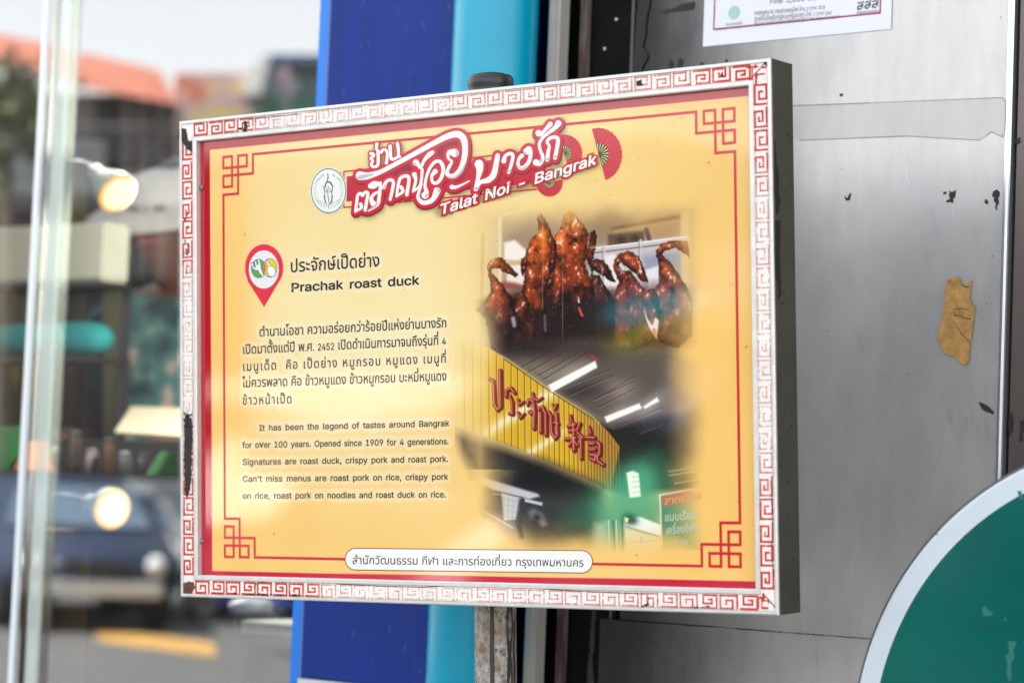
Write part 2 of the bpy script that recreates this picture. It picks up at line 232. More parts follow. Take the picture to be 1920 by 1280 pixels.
# ------------------------------------------------------------------ lettering
import json
LATIN = json.loads(r'''{"'":[206,[[95,318,78,318,75,381,73,445,70,509,92,509,114,509,136,509,133,445,131,381,128,318,112,318]]],",":[188,[[53,-119,38,-119,48,-56,58,8,68,71,91,71,114,71,137,71,119,8,102,-56,84,-119,69,-119]]],"-":[453,[[263,244,337,244,337,226,337,207,337,188,263,188,188,188,114,188,114,207,114,226,114,244,188,244]]],".":[188,[[108,-4,95,-4,83,-4,72,0,63,9,54,18,50,28,50,41,50,54,54,65,63,73,72,82,83,87,95,87,108,87,119,82,128,73,137,65,141,54,141,41,141,28,137,18,128,9,119,0]]],"/":[249,[[216,533,235,533,180,330,126,127,71,-76,52,-76,33,-76,14,-76,69,127,124,330,178,533,197,533]]],"0":[453,[[264,-7,227,-7,189,-7,157,3,130,24,103,45,83,74,69,113,55,152,48,199,48,254,48,309,55,356,69,395,83,434,104,464,130,484,157,505,189,516,227,516,264,516,296,505,323,484,350,464,370,434,384,395,398,356,405,309,405,254,405,199,398,152,384,113,370,74,350,45,323,24,297,3],[202,50,227,50,252,50,273,58,290,74,308,90,321,113,330,144,339,174,344,211,344,254,344,297,339,334,330,365,321,395,308,419,290,435,273,451,252,460,227,460,202,460,180,451,163,435,146,419,132,395,123,365,114,334,109,297,109,254,109,211,114,174,123,144,132,113,146,90,163,74,180,58]]],"1":[453,[[181,0,76,0,76,18,76,36,76,55,181,55,286,55,391,55,391,36,391,18,391,0,286,0],[250,509,276,509,276,339,276,170,276,0,255,0,234,0,212,0,212,149,212,299,212,448,211,448,210,448,209,448,168,418,127,388,86,358,86,381,86,404,86,427,123,454,161,481,198,509,224,509]]],"2":[453,[[172,0,64,0,64,16,64,32,64,47,121,108,177,168,234,229,254,249,270,267,282,282,295,298,304,313,311,327,317,341,320,356,320,371,320,390,316,405,308,419,299,432,288,442,273,449,259,456,242,460,224,460,204,460,187,456,172,447,158,439,147,428,139,413,131,399,127,382,127,362,107,362,86,362,66,362,66,392,72,419,86,442,100,465,119,483,143,496,167,509,194,516,225,516,255,516,282,509,306,497,329,484,348,467,361,445,374,424,381,399,381,372,381,354,378,335,371,318,364,300,353,280,336,259,319,237,296,211,267,180,229,140,191,100,153,60,153,59,153,58,153,57,231,57,310,57,389,57,389,38,389,19,389,0,281,0]]],"3":[453,[[252,-7,218,-7,187,-7,158,-1,133,10,107,21,86,37,70,57,54,78,46,103,44,132,66,132,87,132,109,132,111,114,117,99,126,87,136,75,149,65,165,59,181,53,199,50,219,50,239,50,258,53,275,61,292,68,305,79,315,93,324,107,329,124,329,145,329,163,325,181,316,196,307,212,293,224,275,234,256,243,231,248,201,248,186,248,172,248,157,248,157,265,157,282,157,299,200,349,244,399,288,448,288,450,288,451,288,452,215,452,142,452,70,452,70,471,70,490,70,509,171,509,272,509,372,509,372,493,372,477,372,461,319,400,265,339,211,278,211,282,211,285,211,289,249,293,281,288,308,276,335,263,356,246,371,222,386,199,393,173,393,145,393,115,385,89,370,66,355,43,335,25,309,12,282,0]]],"4":[453,[[164,105,40,105,40,123,40,141,40,158,109,275,178,392,247,509,268,509,289,509,311,509,243,394,176,280,109,166,109,165,109,164,109,163,210,163,312,163,413,163,413,144,413,125,413,105,289,105],[302,0,282,0,282,40,282,81,282,121,282,130,282,138,282,146,282,203,282,260,282,318,302,318,322,318,343,318,343,212,343,106,343,0,322,0]]],"5":[453,[[254,-7,221,-7,191,-7,164,-1,140,11,116,23,97,39,83,60,69,81,61,104,60,130,81,130,101,130,122,130,124,115,129,101,138,89,147,77,159,67,173,60,188,53,204,50,221,50,242,50,260,55,276,64,292,74,305,87,314,104,323,121,328,141,328,162,328,184,323,204,314,221,304,238,291,252,275,262,258,272,239,277,218,277,201,277,184,274,167,268,151,263,138,255,128,246,108,248,88,250,67,253,77,338,86,423,96,509,186,509,276,509,366,509,366,490,366,471,366,452,294,452,222,452,151,452,145,402,139,352,134,301,135,301,135,301,136,301,147,311,161,319,178,325,194,331,211,334,229,334,253,334,274,329,294,321,313,313,331,301,345,285,359,270,371,252,379,231,387,210,391,188,391,163,391,130,384,101,369,76,354,50,334,30,309,15,283,1]]],"8":[453,[[260,-7,226,-7,192,-7,162,-1,136,11,109,24,89,40,74,62,59,83,52,108,52,135,52,157,56,177,65,195,74,213,86,229,101,241,116,253,133,261,153,265,153,265,153,266,153,267,128,273,108,287,93,308,78,329,70,353,70,380,70,406,77,429,90,450,104,470,122,486,146,498,169,510,196,516,226,516,256,516,283,510,306,498,329,486,348,470,361,450,375,429,382,406,382,380,382,353,374,329,359,308,344,287,325,273,300,267,300,266,300,265,300,265,319,261,336,253,351,241,366,229,378,213,387,195,396,177,401,157,401,135,401,108,393,83,378,62,364,40,343,24,317,11,291,-1],[204,49,226,49,249,49,268,53,285,60,301,68,314,78,323,91,332,105,337,121,337,139,337,158,332,174,322,189,313,203,300,214,283,223,266,231,247,235,226,235,205,235,186,231,169,223,152,214,139,203,130,189,120,174,115,158,115,139,115,121,120,105,129,91,138,78,151,68,167,60,184,53],[208,290,226,290,244,290,260,293,274,300,288,307,299,318,307,330,315,343,319,358,319,376,319,393,315,407,308,420,300,433,289,443,275,449,261,456,245,460,226,460,208,460,191,456,177,449,163,443,152,433,145,420,137,407,133,393,133,376,133,358,137,343,145,330,152,318,163,307,178,300,192,293]]],"9":[453,[[195,516,226,516,258,516,286,508,310,494,335,480,354,460,368,434,382,409,389,380,389,347,389,323,383,297,373,270,362,243,343,209,315,168,277,112,239,56,200,0,177,0,154,0,130,0,187,83,244,165,301,248,303,248,305,248,307,248,303,238,296,229,287,221,279,213,269,207,257,202,245,197,232,195,218,195,187,195,160,201,137,214,114,227,96,245,83,269,70,292,64,320,64,352,64,384,71,412,85,436,99,461,118,480,143,494,167,508],[246,460,226,460,207,460,189,456,174,446,159,437,147,424,138,407,130,391,125,372,125,352,125,330,130,312,138,295,147,279,159,266,174,257,189,248,207,243,226,243,246,243,263,248,279,257,294,266,306,279,314,295,323,311,327,330,327,350,327,372,323,391,314,407,306,424,294,437,279,446,264,456]]],":":[188,[[108,-4,95,-4,83,-4,72,0,63,9,54,18,50,28,50,41,50,54,54,65,63,73,72,82,83,87,95,87,108,87,119,82,128,73,137,65,141,54,141,41,141,28,137,18,128,9,119,0],[108,271,95,271,83,271,72,275,63,284,54,293,50,304,50,316,50,329,54,340,63,349,72,357,83,362,95,362,108,362,119,357,128,349,137,340,141,329,141,316,141,304,137,293,128,284,119,275]]],"A":[480,[[39,0,16,0,78,170,140,339,201,509,226,509,251,509,276,509,338,339,401,170,463,0,440,0,418,0,395,0,359,101,323,202,287,302,281,321,273,344,264,372,255,400,245,435,232,478,236,478,241,478,245,478,233,435,222,399,213,371,204,343,196,320,191,302,155,202,120,101,85,0,62,0],[197,142,110,142,110,161,110,180,110,199,197,199,283,199,370,199,370,180,370,161,370,142,283,142]]],"B":[456,[[122,0,60,0,60,170,60,339,60,509,120,509,181,509,241,509,276,509,306,503,329,491,352,479,369,462,381,442,392,422,398,399,398,374,398,352,394,334,387,320,379,306,369,294,356,286,344,277,330,271,315,267,315,265,315,264,315,262,331,261,347,255,363,245,379,235,392,221,402,203,413,185,418,163,418,136,418,111,412,87,400,67,388,46,370,30,344,18,319,6,287,0,247,0,184,0],[125,115,125,57,165,57,205,57,245,57,284,57,313,65,330,80,347,95,355,114,355,137,355,154,351,170,342,184,334,198,321,209,306,218,290,227,271,231,248,231,207,231,166,231,125,231,125,173],[125,341,125,285,162,285,200,285,238,285,257,285,273,289,288,296,303,303,315,313,323,326,332,339,336,355,336,372,336,395,328,414,313,429,297,444,273,452,240,452,202,452,163,452,125,452,125,396]]],"C":[510,[[293,-7,267,-7,223,-7,184,4,150,25,116,46,89,76,70,115,50,154,40,201,40,254,40,308,50,354,70,393,89,432,116,462,150,484,184,505,223,516,267,516,293,516,317,512,340,504,363,497,384,486,402,471,420,457,436,439,448,418,460,398,468,374,473,348,451,348,430,348,408,348,404,366,398,381,389,395,381,408,370,419,357,428,345,438,331,444,315,449,300,454,284,456,267,456,236,456,208,448,184,432,159,417,139,394,125,364,111,334,103,297,103,254,103,211,111,175,125,145,140,115,159,92,184,76,209,61,236,53,267,53,284,53,300,55,315,60,331,65,345,71,357,81,370,90,381,101,389,114,398,128,404,143,408,160,430,160,451,160,473,160,469,135,460,111,448,91,436,70,421,52,402,38,384,23,363,12,341,5,318,-3]]],"D":[502,[[271,0,219,0,178,0,137,0,96,0,96,19,96,38,96,57,136,57,175,57,215,57,256,57,291,65,318,81,345,97,366,119,379,149,392,179,399,214,399,255,399,296,392,331,379,361,366,390,346,412,320,428,293,444,260,452,221,452,178,452,136,452,93,452,93,471,93,490,93,509,137,509,181,509,225,509,275,509,317,499,353,478,388,458,415,429,433,391,452,353,462,308,462,255,462,202,452,157,433,119,414,81,387,51,351,31,314,10],[103,509,125,509,125,339,125,170,125,0,103,0,82,0,60,0,60,170,60,339,60,509,82,509]]],"F":[410,[[82,0,60,0,60,170,60,339,60,509,163,509,266,509,369,509,369,490,369,471,369,452,288,452,206,452,125,452,125,394,125,336,125,278,198,278,272,278,346,278,346,259,346,240,346,221,272,221,198,221,125,221,125,147,125,74,125,0,103,0]]],"I":[300,[[111,0,31,0,31,19,31,38,31,57,60,57,89,57,118,57,118,189,118,320,118,452,89,452,60,452,31,452,31,471,31,490,31,509,111,509,190,509,269,509,269,490,269,471,269,452,240,452,212,452,183,452,183,320,183,189,183,57,212,57,240,57,269,57,269,38,269,19,269,0,190,0]]],"N":[523,[[82,0,60,0,60,170,60,339,60,509,85,509,111,509,136,509,205,400,274,291,343,183,349,174,355,164,363,151,370,138,379,123,388,107,396,90,405,73,414,55,411,55,408,54,405,54,403,72,401,90,401,108,400,126,399,142,399,157,399,172,399,185,399,195,399,300,399,404,399,509,420,509,442,509,463,509,463,339,463,170,463,0,438,0,412,0,387,0,325,97,264,193,202,290,194,303,186,316,177,331,169,345,159,362,148,381,137,400,123,424,108,452,111,453,115,453,119,454,120,428,121,405,122,384,123,362,124,344,124,328,125,312,125,300,125,291,125,194,125,97,125,0,103,0]]],"O":[533,[[311,-7,267,-7,223,-7,184,4,150,25,116,46,90,76,70,115,50,154,40,201,40,254,40,308,50,354,70,393,90,432,116,462,150,484,184,505,223,516,267,516,311,516,350,505,384,484,418,462,444,432,464,393,483,354,493,308,493,254,493,201,483,154,464,115,444,76,418,46,384,25,350,4],[236,53,267,53,297,53,325,61,349,76,374,91,394,114,408,144,423,174,430,211,430,254,430,298,423,335,408,365,394,395,374,417,349,433,325,448,297,456,267,456,236,456,209,448,184,433,159,417,140,394,125,364,111,334,103,297,103,254,103,211,111,174,125,144,140,114,159,92,184,76,209,61]]],"P":[445,[[82,0,60,0,60,170,60,339,60,509,118,509,177,509,235,509,274,509,307,502,332,487,358,473,377,454,390,430,402,405,409,378,409,348,409,317,402,290,390,265,377,241,358,222,332,207,307,193,274,186,235,186,193,186,151,186,109,186,109,205,109,224,109,242,150,242,191,242,233,242,259,242,281,247,297,256,313,265,325,278,333,294,341,310,344,328,344,348,344,368,341,386,333,402,325,417,313,430,297,439,280,448,259,452,232,452,196,452,160,452,125,452,125,301,125,151,125,0,103,0]]],"S":[447,[[263,-9,224,-9,187,-9,155,-3,128,9,100,21,79,38,64,60,49,82,40,107,38,137,60,137,82,137,104,137,106,117,112,101,123,88,134,75,149,65,166,59,184,52,203,49,224,49,247,49,268,53,286,60,304,68,319,78,329,92,340,105,346,121,346,139,346,155,341,169,332,179,323,189,311,198,296,205,281,211,264,217,245,222,224,228,204,234,184,239,142,251,109,268,86,289,63,311,52,339,52,372,52,401,60,426,75,448,90,469,111,486,138,498,164,510,194,516,227,516,261,516,290,510,316,498,342,486,362,469,377,449,392,428,400,404,401,378,380,378,358,378,337,378,335,403,323,423,302,437,281,451,256,459,225,459,203,459,184,455,167,448,151,441,138,431,129,418,120,406,115,391,115,376,115,358,120,344,131,334,142,323,154,314,169,308,184,302,199,297,212,293,230,289,247,284,264,279,279,275,295,270,312,264,328,257,344,248,359,238,373,227,385,214,395,198,404,181,408,162,408,139,408,111,401,86,386,64,372,41,351,24,323,11,296,-2]]],"T":[449,[[85,452,32,452,32,471,32,490,32,509,160,509,288,509,417,509,417,490,417,471,417,452,363,452,310,452,257,452,257,301,257,151,257,0,235,0,214,0,193,0,193,151,193,301,193,452,139,452]]],"a":[389,[[182,-9,160,-9,136,-9,114,-4,94,5,75,14,59,27,48,45,36,62,30,83,30,108,30,130,35,147,43,161,52,175,63,185,78,193,92,201,108,207,125,211,143,215,160,218,178,220,201,223,219,225,234,227,248,228,258,231,265,235,272,239,276,245,276,255,276,255,276,256,276,257,276,272,273,286,267,297,261,308,252,316,240,322,228,328,213,331,196,331,178,331,162,328,149,322,136,317,126,309,118,301,110,292,104,283,100,274,80,280,61,285,41,291,50,314,62,332,79,346,95,360,113,369,133,375,153,381,173,384,194,384,208,384,223,383,239,379,255,376,271,370,286,360,301,351,313,338,322,320,332,303,337,280,337,251,337,168,337,84,337,0,317,0,297,0,277,0,277,17,277,35,277,52,275,52,274,52,272,52,268,43,261,34,252,25,243,15,230,7,215,1,200,-5],[155,45,170,45,193,45,212,50,228,59,243,68,255,79,263,93,271,107,276,122,276,138,276,155,276,173,276,190,273,187,268,184,259,182,251,180,242,178,231,176,221,174,210,172,200,171,190,170,182,169,175,168,161,166,147,163,134,159,121,154,111,148,103,139,96,131,92,119,92,105,92,92,95,81,102,72,109,63,118,57,130,52,142,48]]],"b":[424,[[261,-8,229,-8,206,-8,187,-4,172,4,158,12,146,21,138,31,129,42,123,51,118,59,116,59,114,59,112,59,112,39,112,20,112,0,92,0,72,0,53,0,53,170,53,339,53,509,73,509,93,509,114,509,114,446,114,382,114,319,115,319,117,319,118,319,123,327,129,336,137,346,145,356,157,365,171,373,186,381,205,384,229,384,261,384,289,376,313,361,337,345,356,322,370,293,383,263,390,229,390,189,390,149,383,114,370,84,356,55,337,32,313,16,289,0],[197,47,220,47,244,47,263,53,279,66,295,78,308,95,316,117,324,138,328,162,328,189,328,216,324,240,316,261,308,282,296,299,280,311,264,324,244,330,220,330,197,330,177,324,161,312,145,300,133,284,125,263,117,242,113,217,113,189,113,161,117,136,125,115,133,94,146,77,162,65,178,53]]],"c":[396,[[226,-8,207,-8,173,-8,143,0,117,16,91,33,71,56,56,85,41,114,34,149,34,187,34,227,41,262,56,291,71,321,91,343,117,360,143,376,173,384,207,384,226,384,243,382,260,377,276,372,292,365,305,356,319,347,330,335,340,322,350,309,357,294,362,277,342,272,322,267,303,262,300,272,296,281,290,289,285,297,278,305,270,311,262,317,253,322,242,325,232,328,220,330,207,330,182,330,161,323,145,310,129,297,116,280,108,258,100,237,96,213,96,187,96,162,100,139,108,117,116,96,129,79,145,66,161,53,182,46,207,46,220,46,232,48,243,52,253,55,263,60,271,66,279,72,286,80,292,89,297,97,301,107,304,117,324,112,343,107,363,102,358,85,351,70,341,56,332,43,320,31,306,21,293,12,277,4,261,-1,244,-6]]],"d":[424,[[219,-8,195,-8,164,-8,136,0,111,16,87,32,68,55,55,84,41,114,34,149,34,189,34,229,41,263,55,293,69,322,88,345,112,361,136,376,164,384,196,384,219,384,238,381,253,373,268,365,279,356,287,346,296,336,302,327,306,319,308,319,309,319,311,319,311,382,311,446,311,509,331,509,351,509,372,509,372,339,372,170,372,0,352,0,332,0,313,0,313,20,313,39,313,59,311,59,309,59,307,59,302,51,295,42,287,31,278,21,267,12,252,4,238,-4],[181,47,205,47,227,47,247,53,263,65,279,77,291,94,299,115,308,136,312,161,312,189,312,217,308,242,300,263,292,284,279,300,263,312,247,324,228,330,205,330,181,330,161,324,145,311,129,299,116,282,108,261,100,240,96,216,96,189,96,162,100,138,109,117,117,95,129,78,145,66,161,53]]],"e":[404,[[238,-8,212,-8,175,-8,143,0,117,16,90,33,70,56,56,85,41,114,34,148,34,187,34,226,41,260,55,290,69,319,89,343,115,359,141,376,171,384,205,384,226,384,246,381,266,374,285,367,303,356,319,341,335,326,348,306,357,282,366,258,371,228,371,194,371,186,371,178,371,169,272,169,174,169,75,169,75,187,75,204,75,221,163,221,250,221,338,221,329,215,319,208,310,202,310,227,306,249,298,269,290,288,278,303,263,314,247,325,228,330,205,330,182,330,163,325,146,313,130,302,118,288,109,270,100,251,96,232,96,211,96,200,96,189,96,178,96,150,101,126,110,106,120,87,134,72,151,61,168,51,189,46,212,46,228,46,241,48,254,53,266,57,277,64,285,73,294,82,301,93,306,105,325,101,345,96,365,91,359,71,349,54,335,39,321,24,303,13,283,4,262,-4]]],"f":[254,[[154,379,228,379,228,362,228,344,228,327,154,327,80,327,6,327,6,344,6,362,6,379,80,379],[101,0,81,0,81,144,81,288,81,432,81,453,86,471,96,486,106,500,119,511,135,519,152,526,169,530,187,530,201,530,213,529,222,527,232,525,238,523,243,521,238,503,233,486,227,468,224,470,220,471,215,472,210,473,203,474,195,474,176,474,163,469,154,460,146,451,142,437,142,419,142,279,142,140,142,0,121,0]]],"g":[425,[[238,-151,207,-151,179,-151,155,-147,134,-140,113,-132,96,-123,82,-110,69,-98,58,-84,51,-69,67,-60,84,-50,101,-41,107,-49,113,-57,122,-66,130,-75,141,-82,154,-88,168,-94,186,-97,207,-97,238,-97,263,-90,282,-75,302,-60,311,-37,311,-6,311,19,311,44,311,68,310,68,308,68,306,68,301,60,295,51,287,41,278,32,267,23,252,16,238,8,219,5,195,5,164,5,137,12,113,27,88,41,69,62,55,90,41,118,34,152,34,191,34,230,41,264,55,293,69,322,88,345,112,361,137,376,165,384,196,384,220,384,239,381,253,373,268,365,280,356,288,346,297,336,303,327,308,319,309,319,311,319,313,319,313,339,313,359,313,379,333,379,353,379,372,379,372,250,372,121,372,-9,372,-42,365,-69,350,-90,335,-111,316,-126,291,-136,266,-146],[181,59,205,59,228,59,248,64,264,75,280,86,292,101,300,121,308,141,312,165,312,193,312,220,308,243,300,264,292,284,280,301,264,312,248,324,228,330,205,330,181,330,161,324,145,312,129,299,117,283,109,262,100,242,96,219,96,193,96,166,100,143,109,123,117,103,129,87,145,76,162,65]]],"h":[410,[[114,249,114,227,114,151,114,76,114,0,93,0,73,0,53,0,53,170,53,339,53,509,73,509,93,509,114,509,114,435,114,361,114,287,110,287,106,287,102,287,114,322,131,347,152,362,174,377,199,384,227,384,253,384,276,379,295,369,315,358,330,342,341,321,352,299,357,273,357,240,357,160,357,80,357,0,337,0,316,0,296,0,296,78,296,157,296,235,296,265,288,288,273,304,258,321,237,329,210,329,192,329,175,325,161,317,146,309,135,298,126,283,118,267]]],"i":[167,[[73,0,53,0,53,126,53,253,53,379,73,379,93,379,114,379,114,253,114,126,114,0,93,0],[95,443,84,443,72,443,62,447,54,455,45,462,41,472,41,483,41,494,45,504,54,512,62,520,72,524,84,524,95,524,106,520,114,512,122,504,126,494,126,483,126,472,122,462,114,455,106,447]]],"k":[381,[[132,158,110,137,110,162,110,187,110,212,113,212,117,212,121,212,175,268,230,323,284,379,310,379,335,379,360,379,301,319,243,259,184,199,182,199,179,199,177,199,155,178],[73,0,53,0,53,170,53,339,53,509,73,509,93,509,114,509,114,339,114,170,114,0,93,0],[320,0,294,0,245,62,197,124,148,186,162,200,177,214,191,229,252,152,312,76,372,0,346,0]]],"l":[189,[[147,-2,139,-2,110,-2,88,5,74,20,60,35,53,57,53,84,53,226,53,367,53,509,73,509,93,509,114,509,114,372,114,235,114,99,114,81,116,69,120,62,125,55,133,52,146,52,152,52,157,52,160,53,164,53,167,54,170,54,173,37,177,20,181,3,175,1,169,0,162,-1,154,-2]]],"m":[610,[[73,0,53,0,53,126,53,253,53,379,72,379,92,379,112,379,112,351,112,323,112,295,111,295,109,295,108,295,113,316,121,332,132,346,144,359,157,369,172,376,187,383,203,386,219,386,247,386,270,378,287,361,305,344,316,322,321,295,318,295,315,295,312,295,317,313,325,329,337,343,349,357,364,367,381,375,398,382,416,386,437,386,459,386,479,381,497,372,515,362,530,348,541,328,551,309,557,285,557,255,557,170,557,85,557,0,536,0,516,0,496,0,496,85,496,169,496,254,496,281,488,301,473,313,457,325,439,330,419,330,402,330,387,327,374,320,362,313,352,303,345,290,339,278,335,263,335,247,335,165,335,82,335,0,315,0,295,0,274,0,274,87,274,173,274,260,274,281,267,298,253,311,239,324,221,330,199,330,185,330,171,327,158,320,144,313,134,303,126,289,118,276,114,258,114,238,114,159,114,79,114,0,93,0]]],"n":[410,[[114,249,114,227,114,151,114,76,114,0,93,0,73,0,53,0,53,126,53,253,53,379,72,379,92,379,112,379,112,349,112,318,112,287,109,287,106,287,102,287,114,322,131,347,152,362,174,377,199,384,227,384,253,384,276,379,295,369,314,358,330,342,341,321,352,299,357,273,357,240,357,160,357,80,357,0,337,0,316,0,296,0,296,78,296,157,296,235,296,265,288,288,273,304,258,321,237,329,210,329,192,329,175,325,161,317,146,309,135,298,126,283,118,267]]],"o":[415,[[242,-8,207,-8,173,-8,143,0,117,16,91,33,71,56,56,85,41,114,34,149,34,187,34,227,41,262,56,291,71,321,91,343,117,360,143,376,173,384,207,384,242,384,273,376,299,360,325,343,345,321,359,291,374,262,381,227,381,187,381,149,374,114,359,85,345,56,325,33,299,16,273,0],[182,46,207,46,233,46,254,53,270,66,287,79,299,96,307,117,315,139,319,162,319,187,319,213,315,236,307,258,299,280,287,297,270,310,254,323,233,330,207,330,182,330,161,323,145,310,129,297,116,280,108,258,100,237,96,213,96,187,96,162,100,139,108,117,116,96,129,79,145,66,161,53]]],"p":[424,[[73,-143,53,-143,53,31,53,205,53,379,72,379,92,379,112,379,112,359,112,339,112,319,114,319,116,319,118,319,123,327,129,336,137,346,145,356,157,365,171,373,186,381,205,384,229,384,261,384,289,376,313,361,337,345,356,322,370,293,383,263,390,229,390,189,390,149,383,114,370,84,356,55,337,32,313,16,289,0,261,-8,229,-8,206,-8,187,-4,173,4,158,12,146,21,138,31,130,42,123,51,118,59,117,59,115,59,114,59,114,-8,114,-76,114,-143,93,-143],[197,47,220,47,244,47,263,53,279,66,295,78,308,95,316,117,324,138,328,162,328,189,328,216,324,240,316,261,308,282,296,299,280,311,264,324,244,330,220,330,197,330,177,324,161,312,145,300,133,284,125,263,117,242,113,217,113,189,113,161,117,136,125,115,133,94,146,77,162,65,178,53]]],"r":[259,[[73,0,53,0,53,126,53,253,53,379,72,379,92,379,112,379,112,360,112,340,112,321,113,321,114,321,115,321,122,340,135,355,152,367,170,379,190,385,213,385,218,385,223,385,229,384,235,384,240,384,243,384,243,363,243,343,243,322,242,323,237,323,230,324,223,325,215,326,207,326,189,326,173,322,159,315,145,307,134,297,126,284,118,270,114,255,114,237,114,158,114,79,114,0,93,0]]],"s":[365,[[211,-8,182,-8,156,-8,133,-4,112,3,92,11,75,23,62,38,49,53,40,72,36,94,55,98,74,102,94,107,99,86,109,70,124,60,139,50,158,45,181,45,208,45,229,51,244,62,260,74,268,87,268,103,268,116,263,127,254,136,245,144,231,151,212,155,191,160,170,165,149,170,115,178,89,191,72,208,55,225,47,247,47,274,47,296,53,315,65,332,77,348,94,361,115,370,136,380,160,384,187,384,213,384,235,380,254,372,272,365,287,353,299,339,310,325,319,309,324,290,305,286,287,281,268,277,263,292,255,304,243,316,230,327,212,333,187,333,165,333,146,327,131,317,116,306,109,293,109,277,109,263,114,252,124,243,134,235,150,228,172,223,191,218,210,214,229,209,264,201,290,188,306,171,323,154,331,133,331,107,331,84,325,64,312,47,300,30,282,16,260,6,237,-3]]],"t":[227,[[138,379,204,379,204,362,204,344,204,327,138,327,72,327,6,327,6,344,6,362,6,379,72,379],[65,345,65,471,85,471,106,471,126,471,126,347,126,222,126,98,126,81,129,69,136,61,143,54,154,50,170,50,174,50,179,50,185,51,191,52,197,53,202,54,206,36,209,19,213,2,207,0,200,-2,192,-3,184,-4,176,-4,168,-4,136,-4,110,4,92,21,74,38,65,62,65,93,65,219]]],"u":[410,[[211,-5,182,-5,157,-5,134,0,115,11,95,21,80,37,69,59,58,80,53,107,53,139,53,219,53,299,53,379,73,379,93,379,114,379,114,301,114,222,114,144,114,114,121,91,137,75,152,58,173,50,200,50,218,50,235,54,249,62,264,70,275,81,283,97,292,112,296,131,296,153,296,228,296,304,296,379,316,379,337,379,357,379,357,253,357,126,357,0,337,0,318,0,298,0,298,31,298,61,298,92,301,92,304,92,307,92,295,57,279,32,257,17,235,2]]],"y":[389,[[51,-140,47,-139,52,-121,57,-103,61,-86,65,-86,68,-87,71,-87,83,-90,94,-91,104,-89,114,-87,122,-82,130,-74,138,-66,145,-53,151,-36,155,-24,159,-13,163,-1,114,126,66,252,17,379,40,379,62,379,84,379,111,305,138,230,165,155,174,132,181,109,187,87,193,64,199,42,206,21,198,21,191,21,184,21,190,42,196,64,202,87,209,110,216,132,224,155,251,230,278,305,305,379,327,379,349,379,371,379,316,234,260,88,204,-58,196,-78,187,-94,177,-107,166,-120,153,-129,139,-136,125,-142,109,-145,91,-145,81,-145,72,-144,65,-143,57,-142]]]}''')      # outlines of the plain sans-serif letters: advance, then handle/knot/handle triples in 1/1000 em
_G = {}
from mathutils.geometry import delaunay_2d_cdt
def outline(ch, off):
    """sampled contours, moved outwards by off, joined into one filled outline"""
    loops = []; sg = []
    for P in LATIN[ch][1]:
        n = len(P) // 6; K = np.array(P, float).reshape(n, 3, 2) / 1000; pts = []
        for i in range(n):
            a, b, c, d = K[i, 1], K[i, 2], K[(i + 1) % n, 0], K[(i + 1) % n, 1]
            straight = abs(np.cross(b - a, d - a)) + abs(np.cross(c - a, d - a)) < 1e-5
            for t in ([0.0] if straight else [0, .2, .4, .6, .8]): pts.append(a * (1 - t) ** 3 + 3 * b * t * (1 - t) ** 2 + 3 * c * t * t * (1 - t) + d * t ** 3)
        q = [pts[0]]
        for p in pts[1:]:
            if np.hypot(*(p - q[-1])) > 1e-4: q.append(p)
        if np.hypot(*(q[0] - q[-1])) < 1e-4: q.pop()
        q = np.array(q); ar = .5 * np.sum(q[:, 0] * np.roll(q[:, 1], -1) - np.roll(q[:, 0], -1) * q[:, 1]); loops.append(q); sg.append(ar)
    big = np.sign(sg[int(np.argmax(np.abs(sg)))]); fl = []
    for q, ar in zip(loops, sg):
        outer = np.sign(ar) == big
        if not outer and off > .07: continue
        d1 = q - np.roll(q, 1, 0); d2 = np.roll(q, -1, 0) - q
        n1 = np.stack([d1[:, 1], -d1[:, 0]], -1) / np.linalg.norm(d1, axis=1)[:, None]; n2 = np.stack([d2[:, 1], -d2[:, 0]], -1) / np.linalg.norm(d2, axis=1)[:, None]
        m = n1 + n2; m = m / np.maximum(np.sum(m * n1, 1), 1.1)[:, None] * big
        q = q + m * off; fl.append((q if ar > 0 else q[::-1], outer))
    V = [Vector(p) for q, _ in fl for p in q]; Fs = []; n = 0
    for q, _ in fl: Fs.append(list(range(n, n + len(q)))); n += len(q)
    ov, oe, of, _, _, oo = delaunay_2d_cdt(V, [], Fs, 1, 1e-6)
    keep = [tuple(f) for f, o in zip(of, oo) if sum(1 if fl[i][1] else -1 for i in o) > 0]
    return np.array([tuple(v) for v in ov]), keep
def glyph(ch, off=0.0):
    key = (ch, off)
    if key in _G: return _G[key]
    if ch in LATIN:
        v, f = outline(ch, off); _G[key] = (v, f, LATIN[ch][0] / 1000); return _G[key]
    def mesh(s, of):
        cu = bpy.data.curves.new('g', 'FONT'); cu.body = s; cu.resolution_u = 4; cu.offset = of
        ob = bpy.data.objects.new('g', cu); COL.objects.link(ob)
        dg = bpy.context.evaluated_depsgraph_get(); dg.update()
        me = bpy.data.meshes.new_from_object(ob.evaluated_get(dg))
        v = np.array([p.co[:2] for p in me.vertices]).reshape(-1, 2); f = [tuple(p.vertices) for p in me.polygons]
        bpy.data.objects.remove(ob); bpy.data.curves.remove(cu); bpy.data.meshes.remove(me)
        return v, f
    v, f = mesh(ch, off)
    a = mesh('|' + ch + '|', 0)[0][:, 0].max() - mesh('||', 0)[0][:, 0].max()
    _G[key] = (v, f, a); return _G[key]

